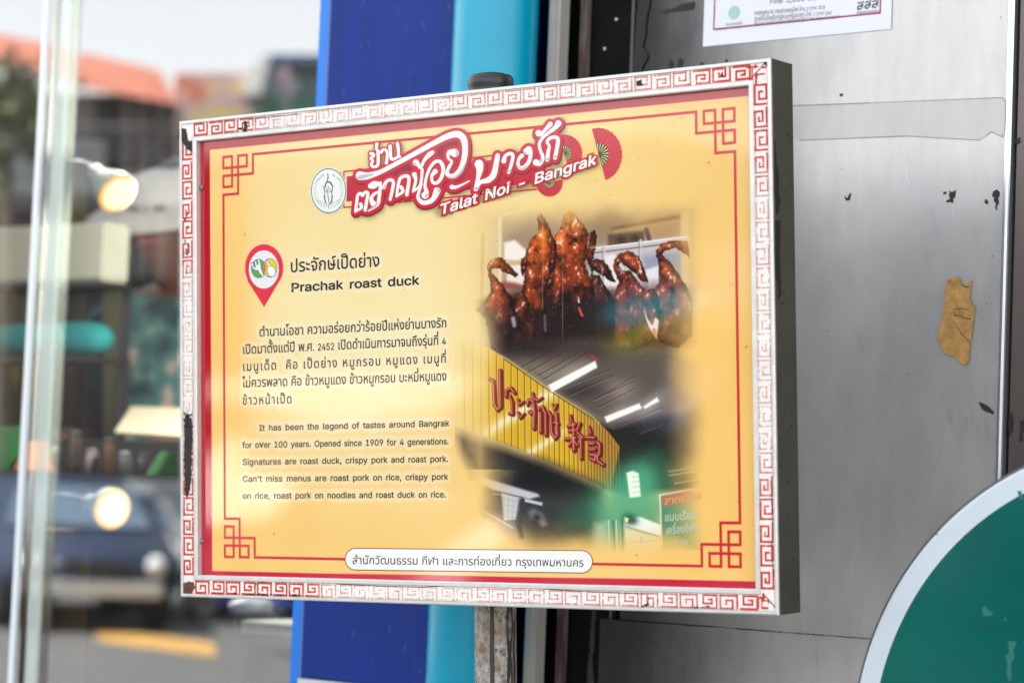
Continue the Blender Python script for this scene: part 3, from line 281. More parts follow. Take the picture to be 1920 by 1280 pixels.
SPACE = 0.30
ABOVE = 'ิีึืั็ํ์'; TONE = '่้๊๋'; TALL = 'ปฝฟ'
def layout(text, off=0.0, track=0.0):
    V = []; Fc = []; x = 0.0; n = 0; base = ''; hasab = False
    for i, ch in enumerate(text):
        if ch == ' ': x += SPACE + track; base = ''; hasab = False; continue
        v, f, a = glyph(ch, off)
        if len(v) == 0: x += a; continue
        dx, dy, sc = 0.0, 0.0, 1.0
        if ch in ABOVE or ch in TONE:
            if base in TALL: dx = -0.09
            if ch in TONE and (hasab or (i + 1 < len(text) and text[i + 1] == 'ำ')): dy = 0.17
            if ch in ABOVE: hasab = True
            dx -= track
        elif ch in 'ุู': dx -= track
        else: base = ch; hasab = False
        V.append(v + [x + dx, dy]); Fc += [tuple(j + n for j in t) for t in f]; n += len(v)
        if a > 0.01: x += a + track
    return np.vstack(V), Fc, x

# ------------------------------------------------------------------ the sign's own frame
from math import sin, cos
SW, SH, STH = 0.8, 0.57464405, 0.05
_c = np.array([-0.0657194, 2.70358527, 1.46352055])
_rv = Vector((0.03132847, -0.04322391, -0.57455819))
SM = np.array(Matrix.Rotation(_rv.length, 3, _rv.normalized()))
SO = _c + SM @ np.array([0, 0.025, -SH / 2])
SMAT = Matrix([[*SM[i], SO[i]] for i in range(3)] + [[0, 0, 0, 1]])
def S(px, py, y=0.0):
    """photograph point -> (x, z) on the sign plane at depth y behind its front"""
    px = np.asarray(px, float); py = np.asarray(py, float)
    d = fwd + right * ((px - 960.0) / F)[..., None] - up * ((py - 640.0) / F)[..., None]
    n = SM[:, 1]; P = _c + n * y
    k = ((P - CAM) @ n) / (d @ n)
    q = CAM + d * k[..., None] - _c
    return np.stack([q @ SM[:, 0], q @ SM[:, 2]], -1)
def unS(x, z, y):
    """sign plane -> photograph point"""
    P = _c + np.multiply.outer(x, SM[:, 0]) + np.multiply.outer(z, SM[:, 2]) + SM[:, 1] * y - CAM
    dz = P @ fwd
    return 960 + F * (P @ right) / dz, 640 - F * (P @ up) / dz
def loc(xz, y):                      # centred sign coordinates -> coordinates under the sign's empty
    xz = np.asarray(xz); o = np.empty(xz.shape[:-1] + (3,)); o[..., 0] = xz[..., 0]; o[..., 1] = y - 0.025; o[..., 2] = xz[..., 1] + SH / 2
    return o
YP = 0.009                           # depth of the print behind the frame's front

def put_text(specs, name, m, parent, y, off=0.0, track=0.0, col=None):
    """specs: (text, x0, y0, x1, y1, em height in photo px) with the baseline from (x0,y0) to (x1,y1)"""
    AV = []; AF = []; n = 0
    for sp in specs:
        text, x0, y0, x1, y1, em = sp[:6]; lean = sp[6] if len(sp) > 6 else 0.0; tr = sp[7] if len(sp) > 7 else track
        v, f, wd = layout(text, off, tr)
        k = v[:, 0] / (wd - tr)
        P = S(x0 + (x1 - x0) * k + lean * v[:, 1] * em, y0 + (y1 - y0) * k - v[:, 1] * em, y)
        AV.append(P); AF += [tuple(j + n for j in t) for t in f]; n += len(v)
    P = np.vstack(AV)
    o = build(name, loc(P, y), AF, m, parent, auto=True)
    return o, P

def strokes_mesh(name, strokes, m, parent, y, grow=0.0, seg=8, dshift=(0, 0)):
    """round-ended strokes ((x, y, width), ...) in photo px, joined into one flat outline on the sign plane"""
    PV = []; PF = []
    def face(q):
        ar = sum(q[i][0] * q[(i + 1) % len(q)][1] - q[(i + 1) % len(q)][0] * q[i][1] for i in range(len(q)))
        if abs(ar) < 1e-4: return
        q = q if ar > 0 else q[::-1]; n = len(PV); PV.extend([Vector((float(a), float(b))) for a, b in q]); PF.append(list(range(n, n + len(q))))
    for st in strokes:
        P = [np.array(p[:2], float) + dshift for p in st]; Wd = [p[2] + grow for p in st]; Q = []; R = []; n = len(P)
        for i in range(n - 1):
            p0, p1, p2, p3 = P[max(i - 1, 0)], P[i], P[i + 1], P[min(i + 2, n - 1)]; K = seg if n > 2 else 1
            for k in range(K):
                t = k / K
                Q.append(0.5 * ((2 * p1) + (-p0 + p2) * t + (2 * p0 - 5 * p1 + 4 * p2 - p3) * t * t + (-p0 + 3 * p1 - 3 * p2 + p3) * t ** 3)); R.append((Wd[i] * (1 - t) + Wd[i + 1] * t) / 2)
        Q.append(P[-1]); R.append(Wd[-1] / 2); L = []; Rr = []
        for i in range(len(Q)):
            d = Q[min(i + 1, len(Q) - 1)] - Q[max(i - 1, 0)]; d = d / (np.linalg.norm(d) + 1e-9); nn = np.array([-d[1], d[0]]); L.append(Q[i] + nn * R[i]); Rr.append(Q[i] - nn * R[i])
        for i in range(len(Q) - 1): face([L[i], Rr[i], Rr[i + 1]]); face([L[i], Rr[i + 1], L[i + 1]])
        for e in range(len(Q)):
            if e in (0, len(Q) - 1) or e % 2 == 0:
                an = np.linspace(0, 2 * math.pi, 16, endpoint=False); face([Q[e] + np.array([math.cos(t), math.sin(t)]) * R[e] for t in an])
    ov, oe, of, _, _, oo = delaunay_2d_cdt(PV, [], PF, 1, 1e-4)
    V = np.array([tuple(v) for v in ov]); keep = [tuple(f) for f, o in zip(of, oo) if len(o)]
    return build(name, loc(S(V[:, 0], V[:, 1], y), y), keep, m, parent, auto=True)

def poly_mesh(name, polys, m, parent, y):
    V = []; Fc = []; n = 0
    for p in polys:
        p = np.array(p, float); V.append(loc(S(p[:, 0], p[:, 1], y), y)); Fc.append(tuple(range(n, n + len(p)))); n += len(p)
    return build(name, np.vstack(V), Fc, m, parent, auto=True)

# ------------------------------------------------------------------ painter for the printed picture (works on numpy grids)
def vnoise(x, y, seed=0):
    xi = np.floor(x).astype(int); yi = np.floor(y).astype(int); fx = x - xi; fy = y - yi
    def h(a, b):
        q = (a * 374761393 + b * 668265263 + seed * 974711) & 0xffffffff; q = ((q ^ (q >> 13)) * 1274126177) & 0xffffffff
        return ((q ^ (q >> 16)) & 0xffff) / 65535.0
    ux = fx * fx * (3 - 2 * fx); uy = fy * fy * (3 - 2 * fy)
    return (h(xi, yi) * (1 - ux) + h(xi + 1, yi) * ux) * (1 - uy) + (h(xi, yi + 1) * (1 - ux) + h(xi + 1, yi + 1) * ux) * uy
def fbm(x, y, oct=4, seed=0):
    o = 0; a = 0.5; s = 0
    for i in range(oct): o = o + a * vnoise(x * 2 ** i, y * 2 ** i, seed + i * 17); s += a; a *= 0.55
    return o / s

class Paint:
    def __init__(s, X, Y): s.X, s.Y = X, Y; s.C = np.zeros(X.shape + (3,))
    def mix(s, a, c, sl=None):
        c = np.asarray(c, float); a = a[..., None]
        if sl is None: s.C += (c - s.C) * a
        else: s.C[sl] += (c - s.C[sl]) * a
    def bbox(s, x0, x1, y0, y1):
        M = (s.X >= x0) & (s.X <= x1) & (s.Y >= y0) & (s.Y <= y1)
        r = np.where(M.any(1))[0]; c = np.where(M.any(0))[0]
        if len(r) == 0 or len(c) == 0: return None
        return (slice(r[0], r[-1] + 1), slice(c[0], c[-1] + 1))
    def sd(s, pts, sl):
        X, Y = s.X[sl], s.Y[sl]; ins = np.zeros(X.shape, bool); D = np.full(X.shape, 1e9); n = len(pts)
        for i in range(n):
            (x0, y0), (x1, y1) = pts[i], pts[(i + 1) % n]
            c = ((y0 > Y) != (y1 > Y)) & (X < (x1 - x0) * (Y - y0) / ((y1 - y0) if y1 != y0 else 1e-9) + x0); ins ^= c
            dx, dy = x1 - x0, y1 - y0; t = np.clip(((X - x0) * dx + (Y - y0) * dy) / (dx * dx + dy * dy + 1e-9), 0, 1)
            D = np.minimum(D, (X - x0 - t * dx) ** 2 + (Y - y0 - t * dy) ** 2)
        return np.sqrt(D) * np.where(ins, 1, -1)
    def poly(s, pts, col, f=2.0, op=1.0, wob=0.0):
        xs = [p[0] for p in pts]; ys = [p[1] for p in pts]; sl = s.bbox(min(xs) - f * 2, max(xs) + f * 2, min(ys) - f * 2, max(ys) + f * 2)
        if sl is None: return
        d = s.sd(pts, sl)
        if wob: d = d + (fbm(s.X[sl] / 7, s.Y[sl] / 7, 3, 5) - 0.5) * wob
        s.mix(np.clip(0.5 + d / f, 0, 1) * op, col, sl)
    def stroke(s, pts, col, f=1.5, op=1.0):
        r = max(p[2] for p in pts) / 2; xs = [p[0] for p in pts]; ys = [p[1] for p in pts]
        sl = s.bbox(min(xs) - r - f * 2, max(xs) + r + f * 2, min(ys) - r - f * 2, max(ys) + r + f * 2)
        if sl is None: return
        X, Y = s.X[sl], s.Y[sl]; D = np.full(X.shape, -1e9)
        for (x0, y0, w0), (x1, y1, w1) in zip(pts[:-1], pts[1:]):
            dx, dy = x1 - x0, y1 - y0; t = np.clip(((X - x0) * dx + (Y - y0) * dy) / (dx * dx + dy * dy + 1e-9), 0, 1)
            D = np.maximum(D, (w0 * (1 - t) + w1 * t) / 2 - np.hypot(X - x0 - t * dx, Y - y0 - t * dy))
        s.mix(np.clip(0.5 + D / f, 0, 1) * op, col, sl)
    def blob(s, cx, cy, rx, ry, col, op=1.0, p=2.0, rot=0.0):
        k = 2.4; R = max(rx, ry) * k; sl = s.bbox(cx - R, cx + R, cy - R, cy + R)
        if sl is None: return
        x = s.X[sl] - cx; y = s.Y[sl] - cy; c, q = math.cos(rot), math.sin(rot)
        s.mix(np.exp(-(((x * c + y * q) / rx) ** 2 + ((-x * q + y * c) / ry) ** 2) ** (p / 2)) * op, col, sl)

def background_ink(X, Y):
    """the printed warm ground: pale yellow in the middle, orange at the sides"""
    C = np.empty(X.shape + (3,))
    a = np.exp(-(((X - 690) / 330) ** 2 + ((Y - 520) / 420) ** 2))
    C[:] = (251, 202, 114)
    C += (np.array((247, 226, 166)) - C) * np.clip(a * 1.15, 0, 1)[..., None]
    b = np.clip((X - 1150) / 250, 0, 1) * np.clip((700 - Y) / 450, 0, 1)
    C += (np.array((243, 194, 108)) - C) * (b * 0.8)[..., None]
    e = np.exp(-(((X - 1000) / 420) ** 2 + ((Y - 330) / 120) ** 2)); C += (np.array((245, 219, 152)) - C) * (e * 0.7)[..., None]
    n = fbm(X / 160, Y / 160, 3, 3) - 0.5
    C += (n * 14)[..., None] * np.array((0.2, 1.0, 1.6))
    o = np.exp(-(((X - 430) / 45) ** 2 + ((Y - 620) / 420) ** 2)); C += (np.array((253, 192, 98)) - C) * (o * 0.6)[..., None]
    return C

Z8 = lambda p: [(820 + x / 3.2, 360 + y / 3.2) for x, y in p]
Z8s = lambda p: [(820 + x / 3.2, 360 + y / 3.2, w_ / 3.2) for x, y, w_ in p]
Z6 = lambda p: [(840 + x / 4.571, 640 + y / 4.571) for x, y in p]
Z6s = lambda p: [(840 + x / 4.571, 640 + y / 4.571, w_ / 4.571) for x, y, w_ in p]
Z7 = lambda p: [(860 + x / 3.556, 860 + y / 3.556) for x, y in p]
Z7s = lambda p: [(860 + x / 3.556, 860 + y / 3.556, w_ / 3.556) for x, y, w_ in p]

def duck(P, pts, top, mid, bot, y0, y1, seed, gloss=1.0):
    xs = [p[0] for p in pts]; ys = [p[1] for p in pts]
    sl = P.bbox(min(xs) - 6, max(xs) + 6, min(ys) - 6, max(ys) + 6)
    if sl is None: return
    X, Y = P.X[sl], P.Y[sl]; d = P.sd(pts, sl); d = d + (fbm(X / 6, Y / 6, 3, seed) - 0.5) * 5
    a = np.clip(0.5 + d / 2.2, 0, 1)
    t = np.clip((Y - y0) / (y1 - y0), 0, 1)[..., None]; t = t + (fbm(X / 22, Y / 22, 3, seed + 9)[..., None] - 0.5) * 0.5; t = np.clip(t, 0, 1)
    C = np.where(t < 0.5, np.array(top) + (np.array(mid) - np.array(top)) * t * 2, np.array(mid) + (np.array(bot) - np.array(mid)) * (t * 2 - 1))
    n = fbm(X / 12, Y / 15, 4, seed + 3); r = fbm(X / 5.0 + Y / 22, Y / 8.0, 3, seed + 5)
    rim = np.clip(d / 11, 0, 1); C = C * (0.30 + 0.70 * rim ** 0.8)[..., None] * (0.30 + 1.25 * n)[..., None]
    gx, gy = np.gradient(np.minimum(d, 16))[::-1]
    lit = np.clip(gx * 0.5 + gy * 0.7, 0, 1.5) * np.clip(1 - d / 16, 0, 1)
    C = C * (1 + 0.9 * lit)[..., None]
    hi = np.clip((r - 0.60) * 8, 0, 1) * np.clip((n - 0.44) * 5, 0, 1) * np.clip(1.15 - t[..., 0] * 1.2, 0.06, 1) * np.clip(d / 4, 0, 1) * gloss
    C = C + (np.array((255, 220, 184)) - C) * np.clip(hi * 1.2, 0, 0.95)[..., None]
    dk = np.clip((0.36 - n) * 6, 0, 1) * 0.55; C = C * (1 - dk)[..., None]
    P.mix(a, np.clip(C, 0, 255), sl)

def picture_ink(X, Y):
    """the printed photograph: roast ducks in a window above, the yellow shop board below, fading into the ground"""
    base = background_ink(X, Y); P = Paint(X, Y); P.C[:] = base
    # ----- the window behind the ducks
    P.blob(1110, 500, 230, 190, (176, 146, 116), 0.9, 4)
    P.poly([(945, 410), (1300, 372), (1300, 640), (945, 660)], (160, 134, 110), 40, 0.8)
    P.blob(1200, 400, 110, 34, (150, 118, 80), 0.6)
    P.blob(1150, 408, 60, 30, (116, 92, 66), 0.5)
    P.poly([(860, 430), (938, 415), (938, 660), (868, 680)], (226, 204, 150), 14, 0.8)
    P.stroke([(937, 410, 7), (937, 640, 7)], (232, 214, 170), 3)
    P.stroke([(905, 440, 6), (902, 650, 5)], (190, 150, 96), 4, 0.8)
    P.stroke([(935, 405, 4), (1050, 378, 4)], (232, 214, 170), 3, 0.8)
    P.stroke([(860, 470, 6), (898, 425, 6)], (196, 160, 105), 5, 0.6)
    P.poly([(945, 455), (965, 450), (988, 470), (985, 490), (945, 487)], (246, 236, 220), 6)
    P.poly([(950, 490), (985, 486), (985, 540), (950, 530)], (240, 234, 226), 5, 0.9)
    P.poly([(1105, 465), (1290, 440), (1290, 620), (1105, 620)], (206, 200, 200), 14, 0.9)
    P.poly([(1150, 425), (1285, 402), (1285, 440), (1150, 460)], (190, 150, 104), 10, 0.8)
    P.poly([(1140, 440), (1208, 432), (1208, 456), (1140, 464)], (84, 66, 54), 7, 0.8)
    P.stroke([(1150, 428, 7), (1282, 404, 8)], (112, 80, 54), 5, 0.8)
    P.stroke([(1212, 430, 8), (1218, 452, 8)], (66, 60, 66), 4, 0.8)
    P.blob(1165, 450, 9, 8, (60, 46, 40), 0.9); P.blob(1190, 446, 8, 7, (66, 52, 44), 0.9)
    P.poly([(1205, 480), (1285, 468), (1292, 560), (1212, 560)], (120, 130, 160), 16, 0.6)
    P.poly([(1276, 400), (1292, 398), (1292, 640), (1278, 640)], (216, 196, 150), 5, 0.8)
    P.stroke(Z8s([(930, 352, 34), (1500, 280, 34)]), (206, 200, 196), 2)
    P.stroke(Z8s([(930, 338, 7), (1500, 268, 7)]), (250, 246, 240), 2); P.stroke(Z8s([(930, 366, 8), (1500, 297, 8)]), (128, 92, 84), 2)
    P.stroke(Z8s([(430, 432, 28), (560, 415, 28)]), (214, 176, 120), 2); P.stroke(Z8s([(400, 560, 46), (520, 562, 40)]), (150, 60, 56), 8, 0.8)
    P.poly(Z8([(1000, 380), (1060, 370), (1120, 470), (1110, 560), (1040, 640), (1000, 560)]), (236, 228, 222), 5)
    P.poly(Z8([(1240, 470), (1330, 440), (1330, 600), (1270, 610)]), (232, 226, 226), 6)
    P.poly(Z8([(440, 440), (520, 440), (520, 560), (440, 530)]), (236, 228, 210), 6, .9)
    for hx, hy in ((998, 330), (1218, 292)):
        P.stroke(Z8s([(hx - 8, hy + 40, 8), (hx - 6, hy + 4, 8), (hx + 4, hy - 6, 8), (hx + 8, hy + 10, 8), (hx - 2, hy + 160, 7)]), (206, 204, 202), 1.2)
        P.stroke(Z8s([(hx - 10, hy + 40, 3), (hx - 8, hy + 4, 3), (hx - 4, hy + 200, 3)]), (90, 84, 84), 1.0)
    # ----- the ducks
    T, M, B = (190, 86, 32), (112, 42, 24), (36, 18, 18)
    P.poly(Z8([(1050, 620), (1300, 560), (1530, 600), (1520, 900), (1400, 980), (1040, 980)]), (92, 48, 44), 34, .95)
    P.poly(Z8([(250, 660), (480, 600), (700, 560), (1060, 590), (1060, 960), (600, 1010), (330, 960)]), (36, 20, 20), 22, .95)
    duck(P, Z8([(1420, 290), (1500, 300), (1520, 400), (1470, 360), (1430, 335), (1370, 350), (1345, 375), (1400, 420), (1440, 480), (1490, 560), (1530, 640), (1530, 860), (1440, 940), (1330, 900), (1290, 720), (1290, 610), (1330, 540), (1330, 440), (1310, 360), (1340, 310)]), (176, 82, 44), (120, 50, 36), (92, 46, 46), 440, 640, 61)
    duck(P, Z8([(1060, 470), (1055, 420), (1085, 375), (1150, 352), (1205, 385), (1240, 450), (1270, 545), (1225, 535), (1190, 490), (1140, 450), (1100, 425), (1090, 440), (1110, 470), (1150, 470), (1200, 530), (1250, 590), (1300, 580), (1330, 640), (1330, 880), (1180, 960), (1030, 950), (1050, 640), (1090, 540)]), (164, 64, 36), (108, 42, 36), (96, 50, 44), 470, 650, 41)
    P.poly(Z8([(1240, 690), (1262, 760), (1290, 800), (1310, 750), (1330, 770), (1316, 880), (1280, 830), (1250, 760)]), (226, 210, 214), 3)
    P.stroke(Z8s([(1300, 830, 26), (1316, 880, 12)]), (214, 110, 80), 3, .8)
    duck(P, Z8([(920, 460), (905, 420), (950, 395), (1000, 410), (1040, 470), (1070, 540), (1030, 530), (990, 500), (940, 470), (930, 500), (970, 500), (1020, 580), (1060, 640), (1060, 900), (930, 900)]), (96, 44, 32), (70, 34, 30), (34, 20, 22), 480, 640, 31, .5)
    duck(P, Z8([(300, 470), (300, 430), (335, 400), (385, 392), (430, 440), (485, 495), (470, 510), (420, 490), (370, 460), (330, 460), (325, 480), (350, 510), (390, 550), (420, 600), (460, 650), (480, 760), (440, 960), (330, 980), (290, 760), (230, 710), (280, 660), (320, 600), (320, 540)]), (192, 98, 40), (138, 54, 32), (40, 20, 20), 480, 610, 21)
    duck(P, Z8([(600, 140), (620, 118), (660, 190), (690, 260), (690, 300), (710, 380), (690, 470), (650, 600), (640, 720), (600, 720), (590, 900), (470, 960), (440, 870), (470, 720), (460, 640), (510, 600), (520, 500), (540, 440), (510, 440), (535, 350), (560, 290), (610, 240)]), (212, 100, 32), (160, 62, 26), (48, 22, 20), 440, 600, 13, 1.3)
    duck(P, Z8([(760, 130), (790, 110), (830, 130), (880, 200), (905, 250), (900, 340), (880, 430), (920, 520), (945, 620), (930, 660), (890, 620), (860, 700), (900, 900), (640, 900), (640, 690), (650, 620), (680, 520), (700, 420), (690, 280), (740, 220)]), (206, 92, 32), (146, 54, 26), (32, 17, 18), 430, 590, 17, 1.3)
    duck(P, Z8([(915, 240), (945, 232), (958, 262), (948, 330), (938, 400), (905, 430), (890, 380), (912, 300)]), (150, 60, 34), (120, 44, 28), (86, 34, 26), 430, 500, 71)
    duck(P, Z8([(690, 270), (712, 300), (716, 380), (700, 470), (676, 500), (668, 420), (676, 330)]), (150, 58, 28), (104, 38, 24), (60, 24, 20), 440, 520, 81)
    duck(P, Z8([(470, 620), (505, 600), (540, 640), (545, 720), (520, 800), (480, 780), (462, 700)]), (150, 60, 34), (104, 40, 28), (56, 24, 22), 545, 620, 83)
    duck(P, Z8([(505, 400), (530, 388), (545, 420), (530, 470), (512, 500), (500, 460)]), (130, 52, 28), (90, 36, 22), (50, 22, 18), 480, 520, 85)
    P.poly(Z8([(650, 660), (880, 640), (1050, 650), (1060, 930), (660, 900)]), (34, 22, 24), 26, .72)
    P.stroke(Z8s([(795, 150, 6), (800, 240, 14)]), (70, 34, 26), 3, .6)
    P.stroke(Z8s([(850, 695, 12), (868, 740, 16)]), (206, 82, 56), 2); P.stroke(Z8s([(845, 630, 6), (850, 660, 12)]), (222, 200, 190), 2)
    P.stroke(Z8s([(610, 120, 16), (700, 115, 26), (720, 145, 8)]), (216, 158, 96), 6, .7)
    P.stroke(Z8s([(890, 100, 14), (935, 175, 20)]), (206, 120, 70), 7, .7)
    P.stroke(Z8s([(760, 120, 18), (800, 90, 20), (850, 150, 14)]), (222, 146, 78), 8, .7)
    for x0, ya, yb in ((632, 40, 700), (752, 40, 880)): P.stroke(Z8s([(x0 + 2, ya, 3), (x0, yb, 3)]), (216, 206, 176), 1.4, .55)
    P.stroke(Z8s([(645, 740, 10), (648, 830, 14)]), (150, 140, 150), 4, .7); P.stroke(Z8s([(455, 760, 26), (462, 800, 22)]), (196, 186, 196), 5, .8)
    r = fbm(X / 2.0, Y / 3.0, 2, 77); sp = np.clip((r - 0.8) * 12, 0, 1) * np.exp(-(((X - 1020) / 110) ** 2 + ((Y - 590) / 60) ** 2))
    P.mix(sp * .7, (206, 128, 96))
    # ----- ceiling, yellow board, dark shop front
    P.poly(Z6([(430, 110), (700, 10), (1250, -20), (1500, 40), (1900, 60), (2300, 260), (2300, 720), (1420, 760), (1240, 660), (850, 400)]), (92, 82, 76), 24)
    P.poly(Z6([(560, 150), (760, 60), (1180, 40), (1250, 180), (860, 380)]), (150, 134, 116), 24, .7)
    P.blob(*Z6([(1480, 420)])[0], 30, 22, (176, 158, 140), .6); P.blob(*Z6([(1130, 420)])[0], 42, 16, (52, 44, 44), .8)
    for a, b in (((690, 260), (1090, 40)), ((770, 295), (1180, 60)), ((820, 325), (1260, 60)), ((880, 440), (1420, 230)), ((1040, 460), (1420, 290)), ((1260, 500), (1600, 300)), ((1300, 560), (1610, 400)), ((1240, 500), (1600, 340)), ((1480, 720), (1829, 570)), ((1640, 790), (1829, 720)), ((630, 220), (1000, 20))):
        P.stroke(Z6s([(*a, 9), (*b, 6)]), (40, 32, 32), 2, .75)
        P.stroke(Z6s([(a[0], a[1] + 9, 4), (b[0], b[1] + 8, 3)]), (214, 202, 186), 2, .45)
    P.poly(Z6([(1240, 660), (1420, 730), (1829, 640), (2300, 560), (2300, 1260), (1500, 1300), (1330, 1240), (1330, 760)]), (22, 22, 24), 16, .95)
    for a, b in (((1480, 720), (1829, 590)), ((1640, 790), (1829, 720))): P.stroke(Z6s([(*a, 4), (*b, 4)]), (150, 146, 140), 2, .6)
    P.blob(1000, 652, 95, 26, (38, 28, 28), .85); P.blob(1110, 656, 60, 20, (60, 44, 42), .7)
    YB = Z6([(60, -60), (360, 60), (520, 165), (850, 395), (1250, 655), (1380, 780), (1470, 900), (1400, 1260), (1310, 1238), (800, 1012), (510, 892), (40, 705), (-60, 660)])
    sl = P.bbox(830, 1170, 620, 920); d = P.sd(YB, sl); x, y = P.X[sl], P.Y[sl]
    Cy = np.empty(x.shape + (3,)); Cy[:] = (222, 174, 44)
    Cy += (np.array((176, 120, 40)) - Cy) * np.clip((x - 1070) / 60, 0, 1)[..., None]
    Cy += (np.array((238, 206, 110)) - Cy) * np.clip((930 - x) / 80, 0, 1)[..., None]
    g = np.exp(-(((y - 800) + (x - 930) * 0.62) / 13) ** 2) * np.clip((x - 870) / 60, 0, 1) * .75; g2 = np.exp(-(((y - 838) + (x - 1010) * 0.62) / 9) ** 2) * .7 * np.clip((1075 - x) / 30, 0, 1)
    Cy += (np.array((255, 250, 226)) - Cy) * np.clip(g + g2, 0, 1)[..., None]
    P.mix(np.clip(.5 + d / 2, 0, 1) * np.clip((x - 845) / 55, 0, 1), Cy, sl)
    xs = [66, 136, 210, 280, 348, 415, 478, 540, 596, 655, 710, 765, 815, 862, 908, 950, 995, 1035, 1075, 1110, 1142, 1170, 1200, 1225, 1250, 1275, 1300, 1325, 1350, 1378, 1405, 1430, 1455]
    for i, xx in enumerate(xs):
        ytop = np.interp(xx, [60, 360, 520, 850, 1250, 1380, 1470], [-60, 60, 165, 395, 655, 780, 900]); ybot = np.interp(xx, [40, 510, 800, 1310, 1400], [705, 892, 1012, 1238, 1262])
        op = min(1, .25 + max(0, xx - 100) / 300)
        P.stroke(Z6s([(xx, ytop + 8, 6), (xx + 6, ybot - 6, 6)]), (74, 46, 16), 1.5, op * .9)
        P.stroke(Z6s([(xx + 8, ytop + 12, 4), (xx + 14, ybot - 8, 4)]), (255, 226, 120), 1.6, op * .6)
    P.stroke(Z6s([(350, 60, 10), (520, 160, 14), (850, 395, 14), (1250, 655, 12), (1300, 700, 10)]), (176, 160, 110), 2)
    P.stroke(Z6s([(480, 150, 6), (850, 410, 6), (1250, 668, 6)]), (60, 44, 20), 2)
    P.stroke(Z6s([(0, 700, 16), (510, 895, 20), (800, 1015, 20), (1310, 1245, 16)]), (226, 206, 160), 2, .9)
    P.poly(Z6([(-20, 740), (500, 915), (800, 1035), (1320, 1262), (1320, 1500), (300, 1500), (200, 1100)]), (30, 30, 32), 24, .95)
    for tube in ([(855, 375), (1262, 165), (1280, 222), (888, 438)], [(1340, 645), (1640, 528), (1662, 572), (1362, 695)], [(1672, 560), (1790, 478), (1812, 510), (1690, 575)]):
        P.poly(Z6(tube), (250, 248, 240), 3); (ax, ay), (bx, by) = Z6(tube)[0], Z6(tube)[1]
        P.blob((ax + bx) / 2, (ay + by) / 2 + 4, 34, 14, (255, 250, 236), .35, 2, math.atan2(by - ay, bx - ax))
    P.stroke(Z6s([(1230, 120, 16), (1290, 165, 14)]), (196, 40, 44), 2, .8); P.stroke(Z6s([(858, 385, 18), (885, 436, 16)]), (196, 176, 140), 2, .8)
    # the red letters on the board
    LET = [[(352, 315, 22), (385, 335, 26), (392, 400, 32), (398, 540, 32), (425, 585, 30), (450, 560, 32), (445, 250, 34)],
           [(500, 470, 26), (500, 420, 30), (540, 400, 30), (570, 440, 26)], [(530, 470, 26), (550, 520, 28), (552, 620, 30), (525, 615, 24)],
           [(598, 500, 26), (612, 540, 26), (648, 515, 20)], [(600, 610, 26), (620, 652, 26), (652, 620, 20)],
           [(682, 545, 22), (690, 500, 30), (730, 510, 30), (742, 600, 30), (737, 745, 30)], [(695, 600, 26), (718, 620, 24), (740, 570, 18)],
           [(725, 445, 26), (735, 490, 26), (770, 505, 26), (805, 482, 20)],
           [(782, 590, 22), (775, 570, 26), (810, 560, 28), (838, 620, 30), (840, 800, 30)], [(795, 610, 26), (795, 775, 30)],
           [(862, 605, 26), (885, 640, 28), (890, 780, 30), (918, 830, 28), (940, 800, 28), (930, 620, 28)], [(905, 695, 20), (945, 705, 22)], [(895, 540, 20), (915, 580, 26), (930, 540, 20)],
           [(1050, 635, 24), (1058, 690, 30)], [(1030, 725, 30), (1090, 712, 30)], [(1040, 765, 30), (1100, 760, 24)], [(1012, 835, 30), (1095, 828, 30)], [(1075, 700, 26), (1080, 930, 36)], [(1040, 890, 26), (1075, 840, 20), (1110, 890, 26)], [(1130, 705, 30), (1108, 760, 26)], [(1110, 780, 24), (1158, 825, 30)], [(1140, 820, 30), (1142, 1000, 28)],
           [(1208, 730, 22), (1222, 785, 32)], [(1182, 822, 34), (1255, 825, 34)], [(1212, 878, 32), (1255, 872, 30)], [(1212, 928, 30), (1260, 925, 30)], [(1222, 970, 34), (1270, 975, 32), (1260, 1020, 34), (1222, 1000, 26)], [(1280, 865, 34), (1300, 880, 34), (1300, 960, 34), (1280, 990, 30), (1290, 1030, 30), (1330, 1055, 32)]]
    for st in LET: P.stroke(Z6s([(x + 9, y + 7, w_ + 8) for x, y, w_ in st]), (70, 26, 12), 2.2, .9)
    for st in LET: P.stroke(Z6s(st), (136, 22, 26), 1.6)
    for st in LET: P.stroke(Z6s([(x - 4, y - 3, w_ * .42) for x, y, w_ in st]), (206, 92, 84), 2.4, .85)
    for st in LET: P.stroke(Z6s([(x - 6, y - 4, w_ * .12) for x, y, w_ in st]), (250, 214, 206), 1.2, .7)
    # dark shop front under the board
    P.poly(Z7([(250, 60), (560, 40), (900, 200), (980, 420), (900, 600), (500, 600), (280, 420)]), (26, 27, 30), 50, .9)
    P.poly(Z7([(140, 118), (160, 122), (530, 232), (540, 250), (470, 268), (230, 205), (140, 160)]), (214, 214, 220), 5, .9)
    P.poly(Z7([(285, 225), (415, 262), (405, 400), (300, 412)]), (190, 204, 214), 4, .95)
    for k in range(4):
        P.stroke(Z7s([(300 + 32 * k, 235 + 8 * k, 3), (300 + 30 * k, 405, 3)]), (110, 122, 130), 1, .6); P.stroke(Z7s([(288, 262 + 40 * k, 3), (410, 290 + 34 * k, 3)]), (110, 122, 130), 1, .6)
    P.poly(Z7([(440, 262), (560, 290), (556, 312), (440, 285)]), (206, 216, 220), 3, .9); P.poly(Z7([(465, 350), (500, 330), (560, 360), (590, 440), (560, 450), (530, 420), (480, 400)]), (150, 152, 148), 8, .7)
    P.stroke(Z7s([(415, 262, 16), (400, 420, 40), (420, 520, 26)]), (18, 18, 20), 6); P.blob(*Z7([(520, 390)])[0], 9, 9, (22, 22, 22), .9)
